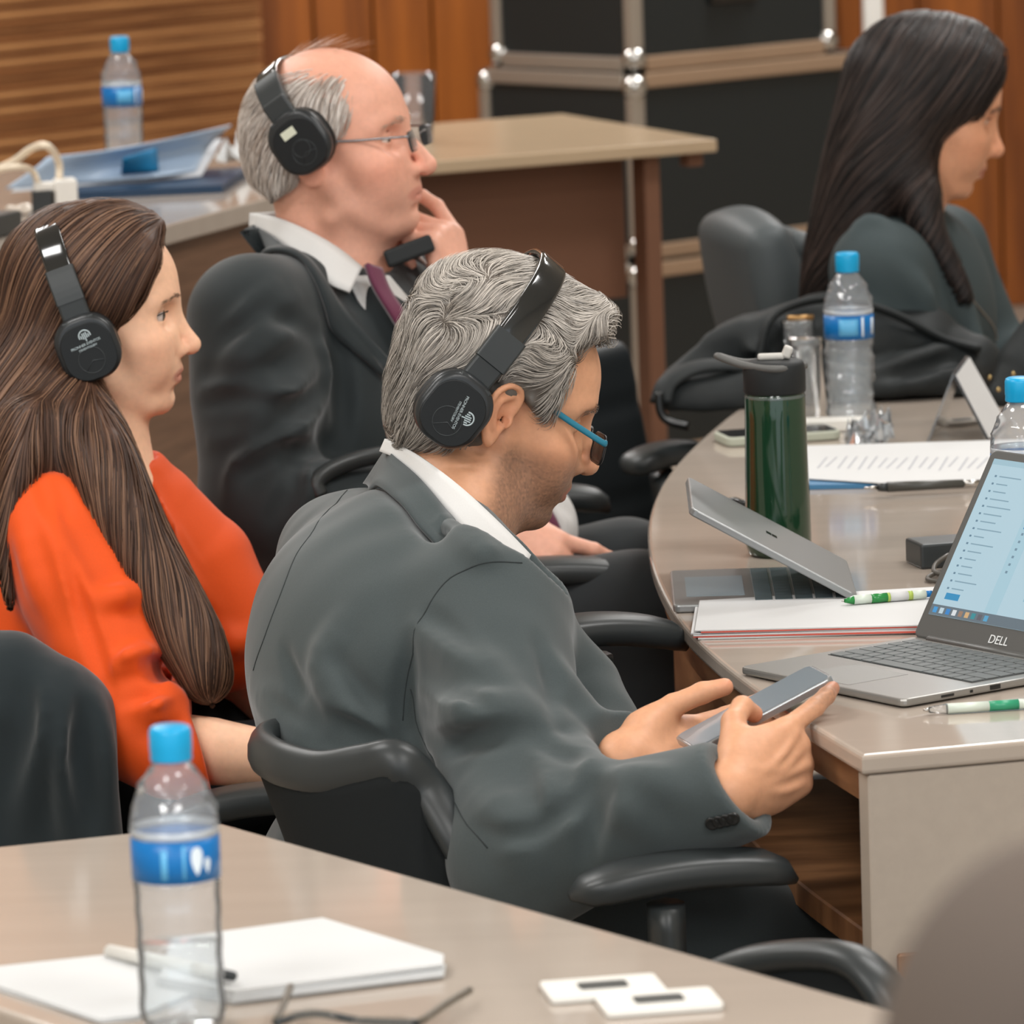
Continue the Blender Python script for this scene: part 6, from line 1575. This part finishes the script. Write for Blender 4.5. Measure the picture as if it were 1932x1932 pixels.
# ================================================================== open notebook computer
m_lap = mat('laptop_silver', srgb(150, 148, 144), 0.32, metal=0.55)
m_lap_d = mat('laptop_bezel', srgb(84, 84, 82), 0.4, metal=0.2)
m_key = mat('laptop_keys', srgb(92, 96, 96), 0.55)
m_well = mat('key_well', srgb(64, 67, 67), 0.6)
zt_ = TZ+0.0095
A_l = on(1394, 1257, zt_); B_l = on(1704, 1320, zt_); C_l = on(1748, 1204, zt_)
xv = unit(B_l-A_l); yv = C_l-A_l; yv = unit(yv-xv*(yv@xv)); LW = np.linalg.norm(B_l-A_l)*1.0; LD = np.linalg.norm((C_l-A_l)-xv*((C_l-A_l)@xv))
# front edge A->B is the short-looking edge; keep real laptop proportions along it
LR = np.stack([xv, yv, [0, 0, 1]], 1); lo_ = np.array([A_l[0], A_l[1], TZ])
lap = thing('laptop', 'open silver laptop with a lit pale blue screen', 'laptop', lo_, LR)
put('base', prism([(x+LW/2, y+LD/2) for x, y in rrect(LW, LD, 0.008, 4)], 0.0018, 0.0095, 0.0022, 2), m_lap, lap, world=False)
put('foot_strip', join(*[box(LW*0.8, 0.008, 0.0018, 0.0004, 1, c=(LW/2, yy, 0.0011)) for yy in (0.02, LD-0.02)]), m_black_soft, lap, world=False)
kx0, kx1, ky0, ky1 = 0.016, LW-0.016, LD*0.44, LD*0.93
put('key_well', box(kx1-kx0, ky1-ky0, 0.0006, c=((kx0+kx1)/2, (ky0+ky1)/2, 0.0096)), m_well, lap, world=False)
rows = 6; rh = (ky1-ky0)/rows
layouts = [[1.3, 1, 1, 1, 5.2, 1, 1, 1, 1, 1], [1.9]+[1]*10+[2.2], [1.6]+[1]*11+[1.9], [1.3]+[1]*12+[1.2], [1]*13+[1.6], [1]*14]
for r_, lay in enumerate(layouts):
    tot = sum(lay); x = kx0+0.001; unit_w = (kx1-kx0-0.002)/tot
    for wv in lay:
        put('key', box(wv*unit_w-0.0022, rh-0.0024, 0.0013, 0.0004, 1, c=(x+wv*unit_w/2, ky0+(r_+0.5)*rh, 0.0105)), m_key, lap, world=False); x += wv*unit_w
put('touchpad', box(LW*0.32, LD*0.33, 0.0003, c=(LW*0.46, LD*0.215, 0.00962)), mat('touchpad', srgb(140, 139, 136), 0.4, metal=0.4), lap, world=False)
for (yy, w_, h_) in ((0.055, 0.016, 0.0025), (0.085, 0.0035, 0.0028), (0.115, 0.013, 0.0045)):
    put('port', box(0.0012, w_, h_, 0.0003, 1, c=(LW+0.0001, yy, 0.0058)), m_black_gloss, lap, world=False)
# lid: find the tilt that carries its top left corner to where the photo shows it
best = None; LH = 0.212
for i in range(60, 150):
    an = math.radians(i)
    for lh in np.linspace(0.18, 0.24, 13):
        p = lo_+LR@V(0, LD-0.004-math.cos(an)*lh*1.0, 0.0100+math.sin(an)*lh); p = lo_+LR@V(0, LD-0.004+math.cos(PI-an)*lh, 0.0100+math.sin(an)*lh)
        x, y, _ = proj(p); e = (x-1872)**2+(y-848)**2
        if best is None or e < best[0]: best = (e, an, lh)
_, an, LH = best
SR_ = np.stack([[1, 0, 0], [0, -math.cos(an), math.sin(an)], np.cross([1, 0, 0], [0, -math.cos(an), math.sin(an)])], 1)
def lidp(g): return xf(g, SR_, V(0, LD-0.004, 0.0100))
lidg = put('screen_lid', lidp(prism([(x+LW/2, y+LH/2) for x, y in rrect(LW, LH, 0.008, 4)], -0.006, 0.0, 0.002, 2)), m_lap_d, lap, world=False)
scr = put('screen', lidp(box(LW-0.020, LH-0.036, 0.0006, c=(LW/2, LH/2+0.008, 0.0003))), mat('screen_lit', (0.01, 0.012, 0.014, 1), 0.3, emit=srgb(178, 206, 218), estr=0.95), lidg, world=False)
def ui(x0, y0, x1, y1, c, e=0.5, nm='screen_item', lv=0):
    """x from the left, y from the top of the screen, 0..1"""
    W_, H_ = LW-0.020, LH-0.036; X = 0.010+x0*W_; X2 = 0.010+x1*W_; Yt = 0.026+H_*(1-y0); Yb = 0.026+H_*(1-y1)
    key = 'ui_%d_%d_%d' % c
    return put(nm, lidp(box(X2-X, Yt-Yb, 0.0002, c=((X+X2)/2, (Yt+Yb)/2, 0.0007+lv*0.0002))), mat(key, (0.01, 0.01, 0.01, 1), 0.4, emit=srgb(*c), estr=0.92), scr, world=False)
# fields of the page shown on the screen
ui(0.0, 0.935, 1.0, 1.0, (96, 112, 122), 0.35, 'taskbar')
for i, c in enumerate(((60, 150, 210), (190, 210, 220), (40, 130, 200), (220, 225, 228), (150, 120, 100), (210, 170, 120), (40, 140, 150), (90, 90, 100), (80, 160, 200))):
    ui(0.02+i*0.042, 0.950, 0.045+i*0.042, 0.985, c, 0.4, 'taskbar_icon', 1)
ui(0.0, 0.0, 1.0, 0.035, (158, 192, 206), 0.5, 'title_bar')
ui(0.34, 0.035, 0.42, 0.935, (166, 202, 216), 0.5, 'side_panel')
for i in range(16):
    y = 0.10+i*0.048; rs_ = random.random()
    ui(0.05, y, 0.062, y+0.012, (96, 130, 150), 0.35, 'menu_icon', 1); ui(0.08, y+0.002, 0.14+0.10*rs_, y+0.009, (128, 160, 176), 0.4, 'menu_text', 1)
ui(0.06, 0.855, 0.15, 0.895, (30, 140, 190), 0.45, 'button', 1)
ui(0.365, 0.36, 0.385, 0.40, (36, 130, 190), 0.45, 'menu_icon', 1)
for i in range(6): ui(0.367, 0.425+i*0.048, 0.380, 0.44+i*0.048, (110, 140, 158), 0.4, 'menu_icon', 1)
for (x0, y0, x1, y1) in ((0.52, 0.11, 1.0, 0.155), (0.55, 0.33, 1.0, 0.37), (0.56, 0.60, 1.0, 0.65), (0.55, 0.80, 1.0, 0.83)): ui(x0, y0, x1, y1, (140, 184, 202), 0.45, 'heading_bar', 1)
for i in range(8): ui(0.58, 0.20+i*0.07, 0.66, 0.208+i*0.07, (130, 160, 176), 0.4, 'page_text', 2); ui(0.75, 0.20+i*0.07, 0.97, 0.209+i*0.07, (130, 160, 176), 0.4, 'page_text', 2)
put('maker_name', lidp(xf(text_geo('DELL', 0.013, 0.0004), None, (LW*0.5, 0.0115, 0.0005))), mat('print_white', srgb(214, 216, 216), 0.4), lidg, world=False)
put('hinge', xf(lathe([(0.005, 0), (0.005, LW*0.8)], 12), roty(PI/2), V(LW*0.1, LD-0.003, 0.0088)), m_lap_d, lap, smooth=True, world=False)

# ================================================================== half-closed tablet with keyboard cover
m_tab = mat('tablet_grey', srgb(146, 148, 148), 0.34, metal=0.5)
n0 = on(1270, 1142, TZ+0.009); n1 = on(1612, 1121, TZ+0.009); f0 = on(1264, 1076, TZ+0.009)
ty = unit(f0-n0); tx = unit((n1-n0)-ty*((n1-n0)@ty)); tL = np.linalg.norm(n1-n0); tD = max(np.linalg.norm(f0-n0), 0.165)
TR = np.stack([tx, ty, [0, 0, 1]], 1); to = np.array([n0[0], n0[1], TZ])
tab = thing('tablet_laptop', 'half-closed grey tablet with keyboard cover', 'laptop', to, TR)
put('keyboard_base', prism([(x+tL/2, y+tD/2) for x, y in rrect(tL, tD, 0.007, 4)], 0.0005, 0.009, 0.002, 2), m_tab, tab, world=False)
put('touchpad', box(0.062, tD*0.55, 0.0004, c=(0.046, tD*0.5, 0.0092)), mat('pad_blue_grey', srgb(142, 158, 166), 0.3), tab, world=False)
for i in range(5):
    for j in range(11):
        put('key', box(0.0185, tD/12.2, 0.0012, 0.0004, 1, c=(0.096+i*0.0212, tD*(0.09+0.0815*j), 0.0096)), mat('tablet_keys', srgb(92, 108, 114), 0.4), tab, world=False)
best = None
for i in range(5, 70):
    for ll in np.linspace(0.14, 0.24, 41):
        an2 = math.radians(i); p = to+TR@V(tL-0.003-math.cos(an2)*ll, 0, 0.010+math.sin(an2)*ll); x, y, _ = proj(p); e = (x-1304)**2+(y-966)**2
        if best is None or e < best[0]: best = (e, an2, ll)
_, an2, tl2 = best
LRt = np.stack([[-math.cos(an2), 0, math.sin(an2)], [0, 1, 0], np.cross([-math.cos(an2), 0, math.sin(an2)], [0, 1, 0])], 1)
def tlid(g): return xf(g, LRt, V(tL-0.003, 0, 0.010))
tl_ = put('tablet', tlid(prism([(x+tl2/2, y+tD/2) for x, y in rrect(tl2, tD, 0.007, 4)], -0.004, 0.004, 0.0015, 2)), m_tab, tab, world=False)
sgnz = 1 if (LRt@V(0, 0, 1))[2] > 0 else -1
for (a, b) in ((0, 0), (1, 0), (0, 1), (1, 1)):
    put('window_emblem', tlid(box(0.0062, 0.0062, 0.0006, c=(tl2*0.5-0.0035+a*0.007, tD*0.5-0.0035+b*0.007, sgnz*0.0042))), m_black_gloss, tl_, world=False)
put('tablet_screen', tlid(box(tl2-0.014, tD-0.014, 0.0006, c=(tl2/2, tD/2, -sgnz*0.0042))), m_black_gloss, tl_, world=False)
put('stylus', tube([to+TR@V(0.12, -0.012, 0.004), to+TR@V(0.19, -0.012, 0.004), to+TR@V(0.205, -0.012, 0.004)], [0.0035, 0.0042, 0.004], 8), m_black_gloss, smooth=True, label='thin black stylus lying along the tablet', cat='stylus')

# ================================================================== papers, folders, pens
def sheet(name, px, z, th, m, label, cat, curl=0.0, group=None, sub=None, jit=0.0):
    """a sheet or stack lying on a surface, corners given in order round"""
    C = [on(x, y, z) for x, y in px]; g = prism(ccw([c[:2] for c in C]), z+0.0004, z+0.0004+th)
    return put(name, g, m, label=label, cat=cat, group=group)
m_red = mat('red_folder', srgb(206, 92, 78), 0.6)
m_bfold = mat('blue_folder', srgb(66, 120, 160), 0.45)
def pile(name, label, cat, px, z, n, dz, m, jit=0.004, seed=0, extra=None):
    t = thing(name, label, cat, tuple(on(*px[0], z))); rs = np.random.RandomState(seed); C = np.array([on(x, y, z)[:2] for x, y in px]); cc = C.mean(0)
    for i in range(n):
        a = rs.normal()*0.008; Rz = np.array([[math.cos(a), -math.sin(a)], [math.sin(a), math.cos(a)]]); q = (C-cc)@Rz.T+cc+rs.normal(size=2)*jit*(0 if i == n-1 else 1)
        mm = extra[i] if extra and extra[i] is not None else m
        put('sheet', prism(ccw(q), z+0.0004+i*dz, z+0.0004+(i+1)*dz-0.0002), mm, t)
    return t
pile('paper_stack', 'stack of white papers and a red folder beside the laptop', 'papers', [(1312, 1207), (1770, 1196), (1800, 1122), (1320, 1150)], TZ, 6, 0.0016, m_paper, 0.003, 3, [None, m_red, None, None, m_red, None])
pp = pile('document', 'printed pages lying on a blue folder behind the flask', 'papers', [(1500, 905), (1700, 917), (1945, 905), (1945, 832), (1480, 846)], TZ+0.006, 2, 0.0012, m_paper, 0.002, 5)
tzz = TZ+0.0086
for i in range(17):
    x0 = 1560+i*19; a = on(x0, 862+random.uniform(-2, 2), tzz+0.0002); b = on(x0-18+random.uniform(-3, 3), 884+random.uniform(-4, 4), tzz+0.0002)
    d_ = unit((b-a)[:2]); n_ = np.array([-d_[1], d_[0]])*0.0012
    put('printed_line', (np.array([np.append(a[:2]+n_, tzz+0.0003), np.append(b[:2]+n_, tzz+0.0003), np.append(b[:2]-n_, tzz+0.0003), np.append(a[:2]-n_, tzz+0.0003)]), [(0, 1, 2, 3)]), mat('ink_pale', srgb(172, 174, 180), 0.8), pp)
sheet('blue_folder', [(1490, 925), (1640, 922), (1760, 912), (1930, 905), (1920, 850), (1500, 856)], TZ, 0.0055, m_bfold, 'blue card folder under the printed pages', 'folder')
def pen(name, a, b, label, segs, r=0.0045, cat='pen', clip=None):
    """segs: [(fraction end, radius factor, material)]"""
    t = thing(name, label, cat, a); p = 0.0
    for (e, rf, m) in segs:
        q0, q1 = lerp(a, b, p), lerp(a, b, e); r0 = r*rf[0]; r1 = r*rf[1]
        put('pen_section', tube([q0, q1], [r0, r1], 12), m, t, smooth=True); p = e
    if clip: put('clip', tube([lerp(a, b, clip[0])+V(0, 0, r*1.2), lerp(a, b, clip[1])+V(0, 0, r*1.25)], 0.0011, 6), m_steel, t, smooth=True)
    return t
m_gpen = mat('green_translucent', srgb(44, 132, 66), 0.2); m_wpen = mat('pearl_plastic', srgb(206, 216, 204), 0.3); m_lime = mat('lime_plastic', srgb(168, 190, 88), 0.35)
zp = TZ+0.0150
pen('pen', on(1588, 1134, zp), on(1758, 1120, zp), 'green and white ballpoint pen on the paper stack', [(0.03, (0.15, 0.3), m_steel), (0.13, (0.4, 0.95), m_gpen), (0.32, (1, 1), m_wpen), (0.50, (1, 1), m_gpen), (0.53, (1, 1), m_lime), (0.73, (1, 1), m_paper), (0.78, (1, 1), m_lime), (0.93, (1, 0.9), m_wpen), (1.0, (0.7, 0.7), m_label)], 0.0050)
pen('pen', on(1742, 1340, TZ+0.0052), on(1966, 1326, TZ+0.0052), 'clear pen with green grip at the table edge by the laptop', [(0.05, (0.2, 0.5), m_steel), (0.20, (0.6, 1), m_acr), (0.55, (1, 1), m_wpen), (0.8, (1, 1), mat('green_grip', srgb(52, 150, 112), 0.3)), (1.0, (1, 0.9), m_wpen)], 0.0050)
pen('pen', on(1630, 921, TZ+0.012), on(1850, 911, TZ+0.012), 'dark grey pen lying along the printed pages', [(0.12, (0.2, 0.5), m_steel), (0.2, (0.8, 1), m_black), (0.85, (1.1, 0.9), mat('pen_grey', srgb(72, 72, 68), 0.35)), (1.0, (0.7, 0.7), m_steel)], 0.0058)
# power brick and its lead
pbk = on(1740, 1076, TZ); t = thing('power_adapter', 'black power adapter with a looped lead behind the laptop', 'adapter', pbk)
put('adapter_body', xf(box(0.09, 0.055, 0.028, 0.003, 2, c=(0.045, 0.03, 0.014)), rotz(0.25), (0, 0, 0)), m_black, t, world=False)
put('lead', tube(catmull([(0.03, 0.0, 0.016), (0.025, -0.02, 0.018), (0.012, -0.035, 0.012), (0.010, -0.055, 0.006), (0.03, -0.065, 0.006), (0.045, -0.045, 0.012), (0.04, -0.02, 0.006), (0.01, -0.05, 0.0045), (0.00, -0.085, 0.0035), (0.03, -0.11, 0.0035)], 6), 0.0026, 8), mat('lead_grey', srgb(78, 74, 68), 0.4), t, smooth=True, world=False)
# pale phone lying flat, white box, wrapper, place card, desk socket
ph = thing('phone', 'phone in a pale sage case lying behind the flask', 'phone', on(1480, 840, TZ))
q0 = on(1374, 845, TZ); q1 = on(1590, 830, TZ); q2 = on(1385, 818, TZ); px_ = unit(q1-q0); py_ = unit((q2-q0)-px_*((q2-q0)@px_)); PL = np.linalg.norm(q1-q0); PW = 0.075
PRm = np.stack([px_, py_, [0, 0, 1]], 1)
put('phone_case', xf(prism([(x+PL/2, y+PW/2) for x, y in rrect(PL, PW, 0.012, 5)], 0.0005, 0.0125, 0.003, 3), PRm, (q0[0], q0[1], TZ)), mat('sage_case', srgb(176, 180, 164), 0.55), ph)
put('phone_screen', xf(prism([(x+PL/2, y+PW/2) for x, y in rrect(PL-0.008, PW-0.008, 0.009, 5)], 0.0122, 0.0130), PRm, (q0[0], q0[1], TZ)), m_black_gloss, ph)
bxp = on(1520, 826, TZ)
put('white_box', xf(box(0.085, 0.03, 0.016, 0.002, 1, c=(0.0425, 0.03, 0.0085)), rotz(-0.05), bxp+V(0, 0.03, 0)), m_white, label='small flat white box behind the sage phone', cat='box')
wp0 = on(1640, 838, TZ); rs = np.random.RandomState(4); P = np.zeros((12, 12, 3))
for i in range(12):
    for j in range(12):
        u, w_ = i/11-0.5, j/11-0.5; P[i, j] = V(u*0.055+0.006*rs.normal()*0.6, w_*0.04+0.006*rs.normal()*0.6, max(0.002, 0.030+0.020*u+0.022*w_+0.012*rs.normal()-0.05*abs(w_)))
P = 0.25*(P+np.roll(P, 1, 0)*0+P*3)/1.0
put('plastic_wrapper', xf(slab(P, 0.0006), None, wp0), clear_mat('wrapper_film', (0.9, 0.92, 0.92, 1), 0.5, 0.22, 0.12), label='crumpled clear plastic wrapper by the crinkled bottle', cat='wrapper')
L1, Q1, L2, Q2 = on(1750, 836, TZ+0.001), on(1866, 834, TZ+0.001), on(1778, 798, TZ+0.001), on(1896, 800, TZ+0.001)
rn = atr(1799, 706, proj(lerp(L1, Q1, 0.5))[2]); rf = atr(1824, 672, proj(lerp(L2, Q2, 0.5))[2])
pc = thing('place_card', 'clear acrylic tent-shaped place card holder with white card', 'name holder', lerp(L1, Q2, 0.5))
def plate(a, b, c, d, th): return slab(np.array([[lerp(lerp(a, b, u), lerp(d, c, u), v_) for v_ in np.linspace(0, 1, 3)] for u in np.linspace(0, 1, 3)]), th)
put('acrylic_leaf', plate(rn, rf, L2, L1, 0.003), m_acr, pc); put('acrylic_leaf', plate(rn, rf, Q2, Q1, 0.003), m_acr, pc)
off = unit(np.cross(rf-rn, Q1-rn)); off = off if off[0] > 0 else -off
put('card', plate(lerp(rn, Q1, .03)+off*0.0025, lerp(rf, Q2, .03)+off*0.0025, lerp(rf, Q2, .96)+off*0.0025, lerp(rn, Q1, .96)+off*0.0025, 0.0008), m_paper, pc)
def desk_socket(px, z, label, size, ang, m=m_white):
    t = thing('desk_socket', label, 'socket', on(*px, z)); R = rotz(ang)
    put('plate', xf(prism(rrect(size, size*0.62, 0.004, 3), 0.0004, 0.006, 0.0015, 2), R), m, t, world=False)
    put('slot', xf(prism(rrect(size*0.42, size*0.24, 0.003, 3), 0.0055, 0.0066), R), mat('slot_dark', srgb(58, 60, 58), 0.5), t, world=False); return t
desk_socket((1815, 800), TZ, 'grey desk socket beside the place card', 0.06, 0.3, mat('socket_grey', srgb(168, 160, 150), 0.4))
desk_socket((1138, 1873), TZ, 'upper left of two white desk sockets on the meeting table', 0.088, 0.16)
desk_socket((1243, 1899), TZ, 'lower right of two white desk sockets on the meeting table', 0.088, 0.16)
put('earphone_lead', tube(catmull([on(1360, 952, TZ+0.004), on(1385, 945, TZ+0.006), on(1405, 950, TZ+0.004), on(1425, 940, TZ+0.004)], 5), 0.0045, 8), m_black_gloss, smooth=True, label='short black cable end left of the green flask', cat='cable')

# ---- held phone
ZREF[0] = 3.05
hp_c = at(1424, 1340, 2.985); hx = unit(dpx(215, -112, 40)); hy = dpx(-8, -22, 100); hy = unit(hy-hx*(hy@hx)); HPR = np.stack([hx, hy, np.cross(hx, hy)], 1)
hph = thing('phone', 'silver smartphone held by the grey-haired man', 'phone', hp_c, HPR)
put('phone_body', prism(rrect(0.150, 0.072, 0.009, 5), -0.004, 0.004, 0.0015, 2), mat('phone_silver', srgb(160, 164, 166), 0.25, metal=0.6), hph, world=False)
put('phone_screen', prism(rrect(0.144, 0.067, 0.007, 5), 0.0040, 0.0045), mat('phone_glass', srgb(120, 132, 140), 0.08, spec=0.7), hph, world=False)

ZREF[0] = None
# ================================================================== near table: papers, pen, spectacles
pile('paper_stack', 'blurred white sheets under the near bottle at the left', 'papers', [(-60, 1838), (199, 1810), (430, 1852), (260, 1925), (190, 1932), (-60, 1850)], TZ, 3, 0.0012, m_paper, 0.002, 11)
pile('paper_stack', 'blurred white pad of papers right of the near bottle', 'papers', [(330, 1795), (612, 1757), (838, 1828), (836, 1846), (440, 1896), (300, 1870)], TZ, 5, 0.0022, m_paper, 0.002, 12)
pen('pen', on(207, 1795, TZ+0.0075), on(440, 1842, TZ+0.0185), 'blurred white pen lying behind the near bottle', [(0.7, (1, 1), m_white), (0.9, (1, 0.9), m_white), (1.0, (0.8, 0.7), m_black)], 0.0055)
sp_ = thing('eyeglasses', 'blurred folded spectacles on the meeting table', 'glasses', on(690, 1925, TZ))
m_spec = mat('spec_frame', srgb(92, 84, 72), 0.35)
g0 = on(535, 1935, TZ+0.006); g1_ = on(790, 1938, TZ+0.006)
put('temple', tube(catmull([on(520, 1928, TZ+0.02), on(535, 1895, TZ+0.02), on(548, 1862, TZ+0.02)], 4), 0.003, 8), m_spec, sp_, smooth=True)
put('temple', tube(catmull([on(790, 1930, TZ+0.012), on(840, 1895, TZ+0.012), on(886, 1868, TZ+0.012)], 4), 0.003, 8), m_spec, sp_, smooth=True)
put('brow_bar', tube(catmull([on(520, 1930, TZ+0.02), on(590, 1912, TZ+0.02), on(680, 1926, TZ+0.016), on(790, 1930, TZ+0.012)], 5), 0.003, 8), m_black, sp_, smooth=True)
for (px, py) in ((580, 1945), (720, 1955)):
    c = on(px, py, TZ+0.012); put('lens', xf(prism(rrect(0.046, 0.030, 0.010, 4), -0.0008, 0.0008), rotx(1.0), c), m_lens, sp_)

# ================================================================== rear counter clutter
def sheetcurve(rows, th, m, name, parent=None, **kw):
    P = np.array([[np.asarray(p) for p in r] for r in rows]); 
    P2 = np.array([catmull(r, 5) for r in P]); P3 = np.array([catmull(P2[:, j], 5) for j in range(P2.shape[1])]).transpose(1, 0, 2)
    return put(name, slab(P3, th), m, parent, smooth=True, **kw)
Zc = CZ
bf = thing('document_wallet', 'pale blue document wallet on the rear counter', 'folder', on(200, 352, Zc))
sheetcurve([[on(10, 356, Zc+0.018), on(140, 346, Zc+0.018), on(290, 334, Zc+0.020), on(370, 322, Zc+0.022)], [on(60, 322, Zc+0.044), on(170, 310, Zc+0.046), on(310, 290, Zc+0.050), on(395, 275, Zc+0.054)], [on(90, 296, Zc+0.064), on(200, 284, Zc+0.068), on(330, 260, Zc+0.078), on(436, 236, Zc+0.088)]], 0.002, mat('wallet_blue', srgb(172, 192, 214), 0.35), 'wallet_cover', bf)
sheetcurve([[on(228, 331, Zc+0.0270), on(300, 324, Zc+0.0280)], [on(232, 298, Zc+0.0600), on(296, 278, Zc+0.0660)]], 0.001, mat('wallet_label', srgb(40, 132, 184), 0.4), 'wallet_label', bf)
sheetcurve([[on(20, 362, Zc+0.013), on(380, 332, Zc+0.014)], [on(100, 308, Zc+0.048), on(420, 262, Zc+0.060)]], 0.002, mat('wallet_paper', srgb(210, 214, 220), 0.6), 'inner_sheet', bf)
sheet('ring_binder', [(120, 378), (420, 364), (470, 330), (140, 345)], Zc, 0.012, mat('navy_binder', srgb(22, 52, 80), 0.4), 'flat navy folder under the pale blue wallet', 'folder')
ct = on(455, 318, Zc+0.0); P = np.zeros((9, 9, 3)); rs = np.random.RandomState(14)
for i in range(9):
    for j in range(9): P[i, j] = V((i/8-0.5)*0.07+rs.normal()*0.004, (j/8-0.5)*0.06+rs.normal()*0.004, 0.012+abs(rs.normal())*0.016)
put('crumpled_tissue', xf(slab(P, 0.001), None, ct), m_paper, smooth=True, label='crumpled white tissue behind the balding man', cat='tissue')
ch = on(128, 412, Zc); t = thing('phone_charger', 'white phone charger with its cable on the rear counter', 'charger', ch)
put('charger_body', xf(box(0.034, 0.034, 0.058, 0.005, 3, c=(0, 0.017, 0.030)), rotz(0.2)), m_white, t, world=False)
put('charger_prong', xf(box(0.034, 0.02, 0.014, 0.003, 2, c=(-0.03, 0.017, 0.048)), rotz(0.2)), m_white, t, world=False)
m_cab = mat('cable_cream', srgb(226, 212, 190), 0.4)
put('charger_cable', tube(catmull([atr(112, 340, proj(ch)[2]), atr(110, 305, proj(ch)[2]), at(90, 276, 4.72), at(60, 280, 4.74), at(25, 305, 4.76), at(-30, 330, 4.78), at(-80, 360, 4.8)], 7), 0.0058, 10), m_cab, t, smooth=True)
bk = on(82, 414, Zc); t2_ = thing('power_plug', 'black power plug with a white lead beside the phone charger', 'plug', bk)
put('plug_body', xf(box(0.032, 0.03, 0.042, 0.003, 2, c=(0, 0.016, 0.022)), rotz(0.1)), m_black, t2_, world=False)
put('plug_lead', tube(catmull([atr(72, 345, proj(bk)[2]), atr(60, 322, proj(bk)[2]), at(30, 315, 4.70), at(-40, 330, 4.74)], 7), 0.0048, 10), m_cab, t2_, smooth=True)
put('power_strip', xf(box(0.20, 0.05, 0.032, 0.004, 2, c=(0, 0, 0.0165)), rotz(math.atan2(cdir[1], cdir[0])), on(-40, 452, Zc)), m_black, label='dark power strip at the left edge of the rear counter', cat='power strip')
put('ring_coil', xf(tube(np.array([(0.016*math.cos(a), 0.016*math.sin(a), 0.008+0.003*math.sin(2*a)) for a in np.linspace(0, 2*PI, 30)]), 0.005, 10), None, on(36, 405, Zc)), mat('coil_pearl', srgb(206, 196, 184), 0.25), smooth=True, label='small coiled pearly lead beside the black plug', cat='cable')

# ================================================================== black backpack on the far side of the table
ZREF[0] = 4.3
bg = SDF(); zb = (3.6, 5.2)
bg.chain([at(1300, 735, 4.36), at(1400, 690, 4.40), at(1560, 660, 4.42), at(1720, 670, 4.42), at(1830, 690, 4.40)], [0.040, 0.062, 0.080, 0.078, 0.045], k=0.05)
bg.chain([at(1290, 760, 4.30), at(1440, 740, 4.30), at(1620, 735, 4.32), at(1800, 725, 4.34)], [0.032, 0.036, 0.040, 0.036], k=0.04)
bg.plane((0, 0, TZ+0.0025), (0, 0, -1), 0.006)
m_bag = mat('black_nylon', srgb(34, 38, 39), 0.62, spec=0.35, bump=(700, 0.2, 0.0006))
for pth, r, sk in (([(1260, 700), (1340, 650), (1440, 620), (1540, 625)], 0.014, 0.002), ([(1420, 700), (1430, 650), (1480, 590), (1560, 568)], 0.014, 0.002), ([(1660, 700), (1760, 670), (1850, 655)], 0.014, 0.002), ([(1640, 740), (1740, 720), (1840, 690)], 0.012, 0.002), ([(1500, 640), (1540, 700), (1550, 750)], 0.014, 0.002)):
    fold(bg, pth, r, sk, 0.018, z=zb)
for pth, r, sk in (([(1280, 720), (1380, 690), (1480, 690)], 0.014, 0.001), ([(1640, 715), (1740, 695), (1830, 672)], 0.012, 0.001), ([(1460, 690), (1500, 720), (1520, 770)], 0.012, 0.001)):
    fold(bg, pth, r, sk, 0.014, 's', z=zb)
bg.disp(lambda p: (0.003*vnoise(p, 45, 131)+0.0015*vnoise(p, 110, 132)).astype(np.float32))
bag = put('backpack', bg.mesh(0.0055), m_bag, smooth=True, label='slumped black backpack on the far side of the conference table', cat='bag')
put('carry_handle', tube(catmull([at(1430, 690, 4.32), at(1450, 610, 4.32), at(1500, 575, 4.33), at(1580, 565, 4.34), at(1680, 590, 4.34), at(1780, 640, 4.34), at(1850, 660, 4.34)], 6), 0.012, 10, 0.45), m_bag, bag, smooth=True)
put('strap', tube(catmull([at(1245, 760, 4.26), at(1262, 720, 4.27), at(1320, 692, 4.29), at(1400, 690, 4.30), at(1480, 705, 4.30)], 6), 0.018, 10, 0.4), m_bag, bag, smooth=True)
put('buckle', tube(catmull([at(1243, 740, 4.25), at(1246, 775, 4.25), at(1262, 795, 4.25), at(1300, 805, 4.25)], 5), 0.006, 8), m_black_gloss, bag, smooth=True)
put('zip_pull', tube([at(1485, 600, 4.31), at(1535, 598, 4.31)], 0.0035, 8), mat('brass', srgb(190, 150, 100), 0.3, metal=0.9), bag, smooth=True)
hb = SDF(); hb.chain([at(1890, 745, 4.22), at(1935, 690, 4.24), at(1990, 640, 4.26)], [0.020, 0.040, 0.05], k=0.03)
hbo = put('handbag', hb.mesh(0.005), m_bag, smooth=True, label='corner of a studded dark bag at the right edge', cat='bag')
for (px, py) in ((1868, 712), (1884, 735), (1905, 722), (1912, 705), (1922, 722)):
    p = hb.hit(px, py, 3.6, 5)
    p = p if p is not None else at(px, py, 4.22)
    put('stud', xf(lathe([(0.0001, -0.004), (0.004, 0), (0.0001, 0.004)], 10, False, False), None, p), mat('stud_gold', srgb(196, 170, 120), 0.25, metal=1.0), hbo, smooth=True)
